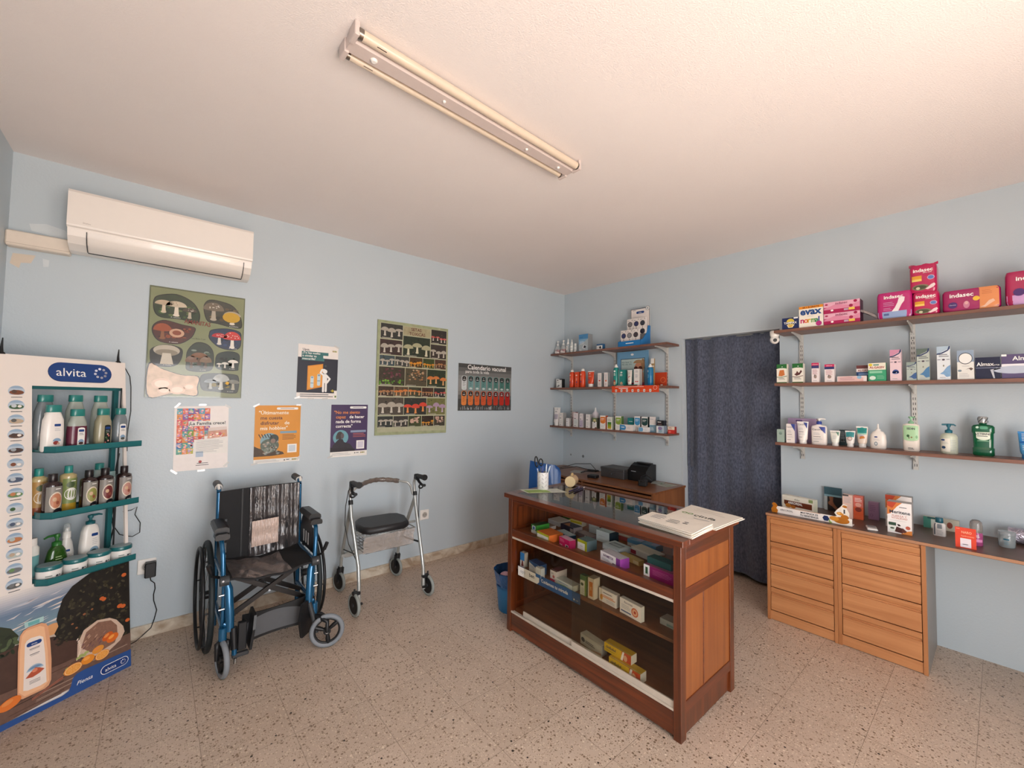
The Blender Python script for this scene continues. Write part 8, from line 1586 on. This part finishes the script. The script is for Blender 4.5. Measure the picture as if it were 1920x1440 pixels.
def a_sock(A): A.rect(0, .66, 1, 1, M('#3c5a64', .25), 1); A.rect(0, .60, 1, .68, M('#7fa4b0', .3), 2); A.rect(.18, .0, 1, .60, M('#2c2624', .3), 1); SKN = M('#8a5a40', .4, amp=.15); A.poly([(.28, .60), (.52, .60), (.50, .40), (.58, .28), (.78, .12), (.95, .04), (.92, 0), (.70, .02), (.45, .18), (.24, .26), (.22, .34), (.32, .42)], SKN, 2)
carton('stocking_pack', 'flat compression stocking pack showing a foot, leaning on the wall', 'pack', WG, (3.615, .770, ZW), .100, .160, .016, '#a9b0b0', a_sock, side='#8a9a9c')
def a_red(A): A.rect(0, .52, 1, 1, M('#c9685a', .4), 1); A.ell(.5, .42, .34, .10, M('#7a3024', .4), 2, 18); A.ell(.5, .62, .30, .09, M('#d9a090', .4), 2, 16); A.lines(.15, .85, .9, 3, .06, .02, TXTW); A.rect(0, 0, 1, .16, M('#c85a34', .4), 1)
carton('balm_box', 'pinkish box half hidden behind the honey display strip', 'box', WG, (3.47, .660, ZW), .052, .150, .04, '#dfbcae', lambda A: (A.lines(.15, .85, .92, 5, .06, .02, GREYP), A.rect(0, .94, .6, 1, M('#3a3a3a', .5), 1)))
carton('balm_box', 'red-orange box right of the pinkish box on the worktop', 'box', WG, (3.485, .608, ZW), .050, .150, .04, '#c8532c', a_red, side='#9a4a2c')
carton('pharmacy_box', 'small plain mauve box on the worktop left of the large chocolate shake box', 'box', WG, (3.560, .545, ZW), .052, .110, .040, '#9a7494', lambda A: (A.lines(.15, .7, .82, 4, .10, .018, M('#6a4a6a', .4)), A.circ(.3, .25, .008, M('#6a4a6a', .4), 1), A.circ(.3, .25, .0065, M('#9a7494', .4), 2)), side='#7a5c78')
fp = empty('mobile_phone', (3.262, .512, ZW), RZR + .25, 'small silver-white flip phone lying on the worktop', 'phone')
mb = MB(); mb.rbox(-.024, .024, -.045, .045, 0, .012, M('#d9d6d2', .3, coat=.4), .004); mb.build('body', fp)
mb = MB(); mb.rbox(-.020, .020, -.010, .038, .012, .0135, M('#8f8b88', .2), .0006); mb.build('screen', fp)
def a_mer(A):
    A.poly([(0, .80), (.02, 1), (.62, 1), (.40, .86), (.14, .62), (0, .58)], M('#cf7a3c', .4), .8); A.poly([(0, .86), (.0, 1), (.40, 1), (.22, .80)], M('#b8442a', .4), 1)
    A.text('Meritene', .52, .64, .018, TXT, 3, mw=.088, bold=.02); A.lines(.5, .85, .86, 1, .03, .02, TXT); A.text('FUERZA Y', .50, .535, .010, M('#b5604c', .4), 3, mw=.062); A.text('VITALIDAD', .50, .465, .010, M('#b5604c', .4), 3, mw=.068)
    A.lines(.1, .9, .41, 1, .03, .006, GREYP); A.rrect(.05, .24, .36, .34, .002, M('#2f4a3a', .4), 2); A.rrect(.05, .04, .34, .23, .002, M('#dfe2dc', .4), 2); A.ell(.2, .15, .09, .03, M('#4a5a4a', .4), 3, 12)
    A.poly([(.38, .22), (.70, .16), (.62, .02), (.30, .05)], M('#4a2420', .4), 3); A.poly([(.40, .30), (.50, .30), (.56, .25), (.46, .23)], M('#2c1a18', .4), 3); A.poly([(.62, .20), (.80, .10), (.74, .06), (.58, .04)], M('#5c302a', .4), 3.5); A.circ(.84, .22, .010, M('#c0604c', .4), 3); A.poly([(.55, 0), (.85, .12), (1, .14), (1, 0)], M('#d9853f', .4), 1)
carton('shake_box', 'large white and orange chocolate shake box at the front of the worktop', 'box', WG, (3.315, .392, ZW), .104, .176, .075, '#ebe6e4', a_mer, side='#a09a98', top='#b9b4b0', rz=RZR + .02)
carton('shake_box', 'matching shake box standing behind the large chocolate shake box', 'box', WG, (3.455, .412, ZW), .118, .190, .06, '#e2dcd8', a_mer, side='#8f8a88', top='#a5a09c')
carton('soap_box', 'long green and cream box leaning at the wall behind the small white bottle', 'box', WG, (3.600, .245, ZW), .150, .066, .03, '#c4bfae', lambda A: (A.rect(0, 0, .22, 1, M('#4a9080', .4), 1), A.rect(.12, .85, .5, 1, M('#1f5a5a', .4), 2), A.rect(.22, .1, .36, .8, M('#d9e0d6', .4), 1), A.ell(.74, .5, .08, .28, M('#8a4a3c', .4), 1, 14)), side='#9a9a8e')
o = bottle('ointment_bottle', 'small white square bottle with a dark teal cap on the worktop', 'bottle', WG, (3.415, .240, ZW), [(0, .024, .015), (.003, .026, .016), (.062, .026, .016), (.070, .022, .014), (.074, .013, .012)], '#e2deda', [('cap', [(.074, .0155, .0155), (.076, .0165, .0165), (.100, .0165, .0165), (.102, .014, .014)], '#1f5f70')], p=4.0, art=lambda A: (A.rect(.04, .1, .16, .95, M('#5a6068', .5), 1), A.rect(.32, .58, .75, .92, M('#8a8f94', .5), 1), A.lines(.25, .85, .45, 4, .1, .03, GREYP)))
cd = carton('card', 'orange-red promotion card standing at the worktop front edge', 'card', WG, (3.226, .132, ZW), .074, .104, .006, '#d8432a', lambda A: (A.text('NARO', .55, .72, .012, M('#f0b090', .4), 2, mw=.036, bold=.02), A.text('hydronaes', .60, .56, .008, M('#f0b090', .4), 2, mw=.045), A.rrect(.24, .04, .76, .48, .002, M('#e2d9e0', .4), 2), A.lines(.34, .66, .2, 1, .05, .03, TXT), A.lines(.05, .25, .94, 1, .05, .02, M('#f0b090', .4))))
pkb = M('#c25a94', .2, tr=.3, coat=.4)
bottle('capsule_bottle', 'pink bottle with a tall clear domed cap behind the orange-red card', 'bottle', WG, (3.345, .098, ZW), [(0, .022, .022), (.003, .024, .024), (.062, .024, .024), (.070, .020, .020)], pkb, [('cap', [(.068, .024, .024), (.104, .0245, .0245), (.122, .022, .022), (.132, .014, .014), (.134, .004, .004)], M('#b9b4b0', .1, tr=.6, alpha=.75, coat=.6))], art=lambda A: (A.rect(0, .3, 1, .5, M('#d98ab8', .3), 1), A.lines(.2, .8, .8, 2, .1, .03, TXTW)))
jr = bottle('cotton_jar', 'clear plastic jar with a teal print on the worktop', 'jar', WG, (3.435, -.007, ZW), [(0, .027, .027), (.003, .030, .030), (.060, .032, .032), (.064, .029, .029)], M('#c4cfd2', .12, tr=.5, alpha=.85, coat=.5), [('lid', [(.063, .033, .033), (.078, .033, .033), (.080, .031, .031)], M('#b9bfc2', .15, tr=.4, alpha=.8, coat=.5))], art=lambda A: (A.rrect(.28, .62, .66, .74, .003, M('#1f5f74', .4), 1), A.lines(.32, .62, .5, 3, .1, .03, M('#5a8a9a', .4))))
mb = MB(); mb.tube([(0, -.06, .0), (0, .06, .0)], .041, foil('silver_film', '#b5aebc', .15, 40, 1.0, metal=.6), 24); tag(mb.build('foil_roll', loc=(3.56, -.072, ZW + .0445)), 'silver and lilac film wrapped roll behind the clear jar', 'roll')

# ================================================================== toiletries on the cosmetics stand
def SB(name, label, group, s, d, z, *a, **k):
    p = SP(s, d, z); cat = k.pop('cat', 'bottle'); return bottle(name, label, cat, group, p, *a, rz=SANG, **k)
S1, S2, S3 = 'gel bottles on the top tray of the stand', 'shower oil bottles on the middle tray of the stand', 'jars and pumps on the bottom tray of the stand'
Z1, Z2, Z3 = 1.1625, .8585, .5575
MINT = '#2a8680'
def gel(label, s, d, h, w, col, art=None, liquid=None):
    hb = h - .034
    secs = [(0, w * .44, .020), (.005, w * .49, .0225), (hb * .45, w * .5, .0235), (hb * .80, w * .46, .0225), (hb * .93, w * .36, .019), (hb, w * .30, .015)]
    o = SB('shower_gel_bottle', label, S1, s, d, Z1, secs, col, [('cap', [(hb, w * .34, .017), (hb + .003, w * .355, .018), (h - .003, w * .345, .0175), (h, w * .33, .0165)], M(MINT, .3, tr=.2, coat=.3), 2.6)], p=2.6, art=art)
    if liquid:
        mb = MB(); k = .70 * hb; mb.loft([(.003, w * .492, .0230), (hb * .45, w * .506, .0240), (k, w * .483, .0232)], M(liquid, .2), 28, p=2.6, rim=False); mb.build('liquid', o)
    return o
def lab(u0, u1, v0, v1, col='#e9e6e2', pic='#8a4a44', dark=False):
    def f(A):
        k = 6 if dark else 4
        A.rect(u0, v0, u1, v1, M(col, .35), k); A.ell((u0 + u1) / 2, v1, (u1 - u0) / 2, .04, M(col, .35), k, 16, 0, 180)
        w = u1 - u0; A.rrect(u0 + w * .12, v1 - .09, u1 - w * .12, v1 - .02, .003, NAVY, k + 1); A.lines(u0 + w * .2, u1 - w * .2, v1 - .13, 2, .04, .012, GREYP if dark else TXT, k + 1)
        if not dark: A.ell((u0 + u1) / 2, v0 + .14, w * .40, .09, M('#86a4c0', .4), k + 1, 16, 0, 180); A.ell((u0 + u1) / 2, v0 + .11, w * .33, .04, M(pic, .4), k + 2, 12)
        else:
            for i in range(7): A.ell(u0 + w * (.2 + .6 * ((i * 37) % 10) / 10), v0 + .06 + .05 * i, w * .14, .025, M(('#c9706a', '#e6b0a4', '#3f5a34', '#5a7a4a')[i % 4], .4), k + 1, 8)
    return f
FROST = M('#b9c2b8', .25, tr=.25, coat=.3); FROST2 = M('#a9a488', .25, tr=.2, coat=.3); FROST3 = M('#8a949a', .22, tr=.3, coat=.3)
gel('clear grey gel bottle at the back left of the top tray, partly hidden', -.318, .165, .265, .078, FROST3, lab(.30, .75, .1, .75, pic='#5a5a5a'))
gel('frosted gel bottle at the back middle of the top tray', -.205, .165, .266, .076, FROST)
gel('frosted gel bottle at the back right of the top tray', -.103, .165, .265, .076, FROST)
gel('opaque white lotion bottle with a red fruit picture on the top tray', -.333, .062, .218, .078, '#e9e4df', lambda A: (A.rrect(.42, .64, .78, .70, .003, NAVY, 1), A.lines(.45, .75, .58, 2, .04, .010, GREYP), A.ell(.60, .26, .22, .08, M('#86a4c0', .4), 1, 18, 0, 180), A.ell(.55, .22, .15, .05, M('#8a3430', .4), 2, 12), A.ell(.68, .20, .08, .03, M('#c9a08a', .4), 3, 10)))
gel('purple gel bottle with a white label in the middle of the top tray', -.245, .062, .197, .074, FROST, lab(.38, .82, .08, .62, pic='#4a3430'), liquid='#5c2438')
gel('cream coloured gel bottle with a dark floral label on the top tray', -.142, .062, .199, .070, FROST2, lab(.42, .86, .10, .66, '#16201c', dark=True))
gel('clear gel bottle with a white label at the right end of the top tray', -.050, .095, .199, .062, FROST3, lab(.25, .78, .12, .66, pic='#5a5a54'))
def oil(label, s, d, h, w, capcol, sleeve, pic, cream=None, shoulder=.040):
    hb = h - shoulder
    body = M('#2c1a18' if capcol != MINT else '#b9a878', .15, coat=.5)
    secs = [(0, w * .46, w * .46), (.003, w * .5, w * .5), (hb - .012, w * .5, w * .5), (hb - .004, w * .48, w * .48), (hb + .004, w * .22, w * .22), (hb + .006, w * .22, w * .22)]
    def art(A):
        A.rect(0, .03, 1, .86, M(sleeve, .4), 3, 14); A.lines(.45, .85, .80, 1, .05, .02, TXTW, 4)
        if cream: A.ell(.5, .46, .42, .16, M(cream, .35), 4, 20); A.ell(.45, .70, .28, .08, M('#4a5a3a', .4), 4, 14); A.rect(.0, .03, 1, .22, M(pic, .35), 4, 12)
        else: A.ell(.52, .46, .38, .25, M('#d9cbb8', .4), 4, 24); A.ell(.52, .46, .33, .21, M(pic, .4, amp=.25), 5, 22); A.ell(.42, .50, .12, .06, M('#c9a888', .4), 6, 12); A.ell(.6, .40, .10, .05, M('#8a4a38', .4), 6, 12); A.ell(.66, .13, .30, .12, M('#15131a', .35), 6, 20); A.lines(.5, .82, .14, 1, .05, .02, TXTW, 7)
    return SB('shower_oil_bottle', label, S2, s, d, Z2, secs, body, [('cap', [(hb + .004, w * .24, w * .24), (hb + .007, w * .26, w * .26), (h - .002, w * .25, w * .25), (h, w * .23, w * .23)], capcol)], art=art)
oil('almond oil bottle with a mint cap at the left of the middle tray', -.338, .135, .220, .062, MINT, '#a9844c', '#8a4a2c', cream='#d9cdbc')
oil('dark capped bottle with a spice picture in front of the almond bottle', -.325, .055, .198, .065, '#1c1214', '#84807a', '#b5785a')
oil('tall bottle with a mint cap and golden liquid on the middle tray', -.243, .110, .222, .060, MINT, '#7a8a52', '#b5922c', cream='#e2e2dc')
oil('dark capped bottle with an olive picture on the middle tray', -.185, .065, .195, .064, '#161214', '#85827a', '#8a8a4a')
oil('dark capped bottle with a red berry picture on the middle tray', -.120, .065, .195, .066, '#181012', '#85807a', '#6a2c2c')
oil('dark capped bottle with a pink flower picture at the right of the middle tray', -.034, .070, .193, .064, '#1c1012', '#85807c', '#b58478')
SB('body_milk_bottle', 'small bottle with a mint cap behind the berry bottle', S2, -.085, .178, Z2, [(0, .026, .020), (.004, .028, .021), (.16, .028, .021), (.175, .014, .012)], '#a9b8b4', [('cap', [(.175, .018, .018), (.206, .018, .018), (.208, .016, .016)], MINT)])
SB('cream_tube', 'pale blue and white tube behind the pink flower bottle', S2, -.030, .178, Z2, [(0, .016, .014), (.01, .017, .015), (.15, .017, .004), (.156, .017, .002)], '#a3c4c4', art=lambda A: A.rect(.1, .3, .9, .8, M('#dfe6e6', .35), 1))
def jar(label, s, d):
    o = SB('cream_jar', label, S3, s, d, Z3, [(0, .036, .036), (.004, .042, .042), (.040, .0435, .0435), (.056, .0435, .0435)], '#e9e6e2', [('lid', [(.056, .0450, .0450), (.058, .0460, .0460), (.072, .0455, .0455), (.075, .043, .043)], M('#1c6468', .3, coat=.4))], cat='jar', art=lambda A: (A.lines(.15, .45, .62, 2, .18, .09, M('#8a8f88', .5), 3), A.circ(.62, .5, .005, TXT, 3, 10), A.circ(.74, .52, .003, TXT, 3, 8)), span=.9)
    mb = MB(); mb.loft([(.0751, .040, .040), (.0762, .0395, .0395)], M('#7f9296', .35), 28); mb.build('lid_label', o); return o
for (s, d, q) in ((-.316, .062, 'first from the left'), (-.2225, .062, 'second from the left'), (-.1290, .062, 'second from the right'), (-.0355, .062, 'first from the right')):
    jar(f'teal lidded white cream jar, {q} of the four on the bottom tray', s, d)
GG = M('#3a6a22', .1, tr=.45, coat=.5)
o = SB('soap_bottle', 'clear green soap bottle with a green pump behind the cream jars', S3, -.252, .150, Z3, [(0, .042, .024), (.006, .045, .026), (.06, .040, .024), (.11, .030, .020), (.128, .020, .016), (.134, .013, .013)], GG, p=3.0, art=lambda A: (A.lines(.3, .7, .62, 3, .08, .02, M('#cfe0b0', .4), 2), A.lines(.25, .8, .3, 1, .08, .03, M('#cfe0b0', .4), 2)))
pump_head(o, .134, '#2a6a2c', .050, .012, .055, swing=PI + .1)
o = SB('lotion_bottle', 'slim white pump bottle with a clear cap behind the green soap bottle', S3, -.190, .205, Z3, [(0, .027, .022), (.004, .030, .024), (.07, .030, .024), (.12, .022, .018), (.145, .013, .013)], '#dedad4', art=lambda A: (A.rrect(.2, .55, .6, .62, .002, NAVY, 1), A.lines(.2, .6, .48, 5, .07, .015, GREYP)))
mb = MB(); mb.loft([(.145, .016, .016), (.175, .015, .015), (.178, .008, .008), (.195, .007, .007)], WHTG, 16); mb.loft([(.176, .014, .014), (.212, .013, .013), (.216, .008, .008)], CLR, 16); mb.build('pump_cap', o)
o = SB('lotion_bottle', 'large white body lotion bottle with a teal pump on the bottom tray', S3, -.125, .150, Z3, [(0, .038, .024), (.005, .041, .026), (.10, .040, .026), (.170, .034, .023), (.195, .027, .019), (.203, .014, .014)], '#e6e2dc', p=2.8, art=lambda A: (A.rrect(.42, .70, .86, .77, .004, NAVY, 1), A.lines(.48, .8, .64, 4, .045, .010, GREYP), A.ell(.62, .34, .27, .10, M('#86a4b8', .4), 1, 20, 0, 180), A.ell(.58, .33, .17, .05, M('#2f4a4a', .4), 2, 12)))
pump_head(o, .203, '#1d5f66', .048, .0125, .046)
SB('lotion_bottle', 'white and teal bottle half hidden at the left end of the bottom tray', S3, -.348, .135, Z3, [(0, .024, .020), (.004, .0265, .022), (.150, .0265, .022), (.163, .018, .016)], '#d9dad4', [('cap', [(.163, .018, .018), (.195, .0175, .0175), (.197, .016, .016)], '#e2ded8')], art=lambda A: A.rect(.05, .1, .95, .72, M('#6a9ea0', .4), 1))
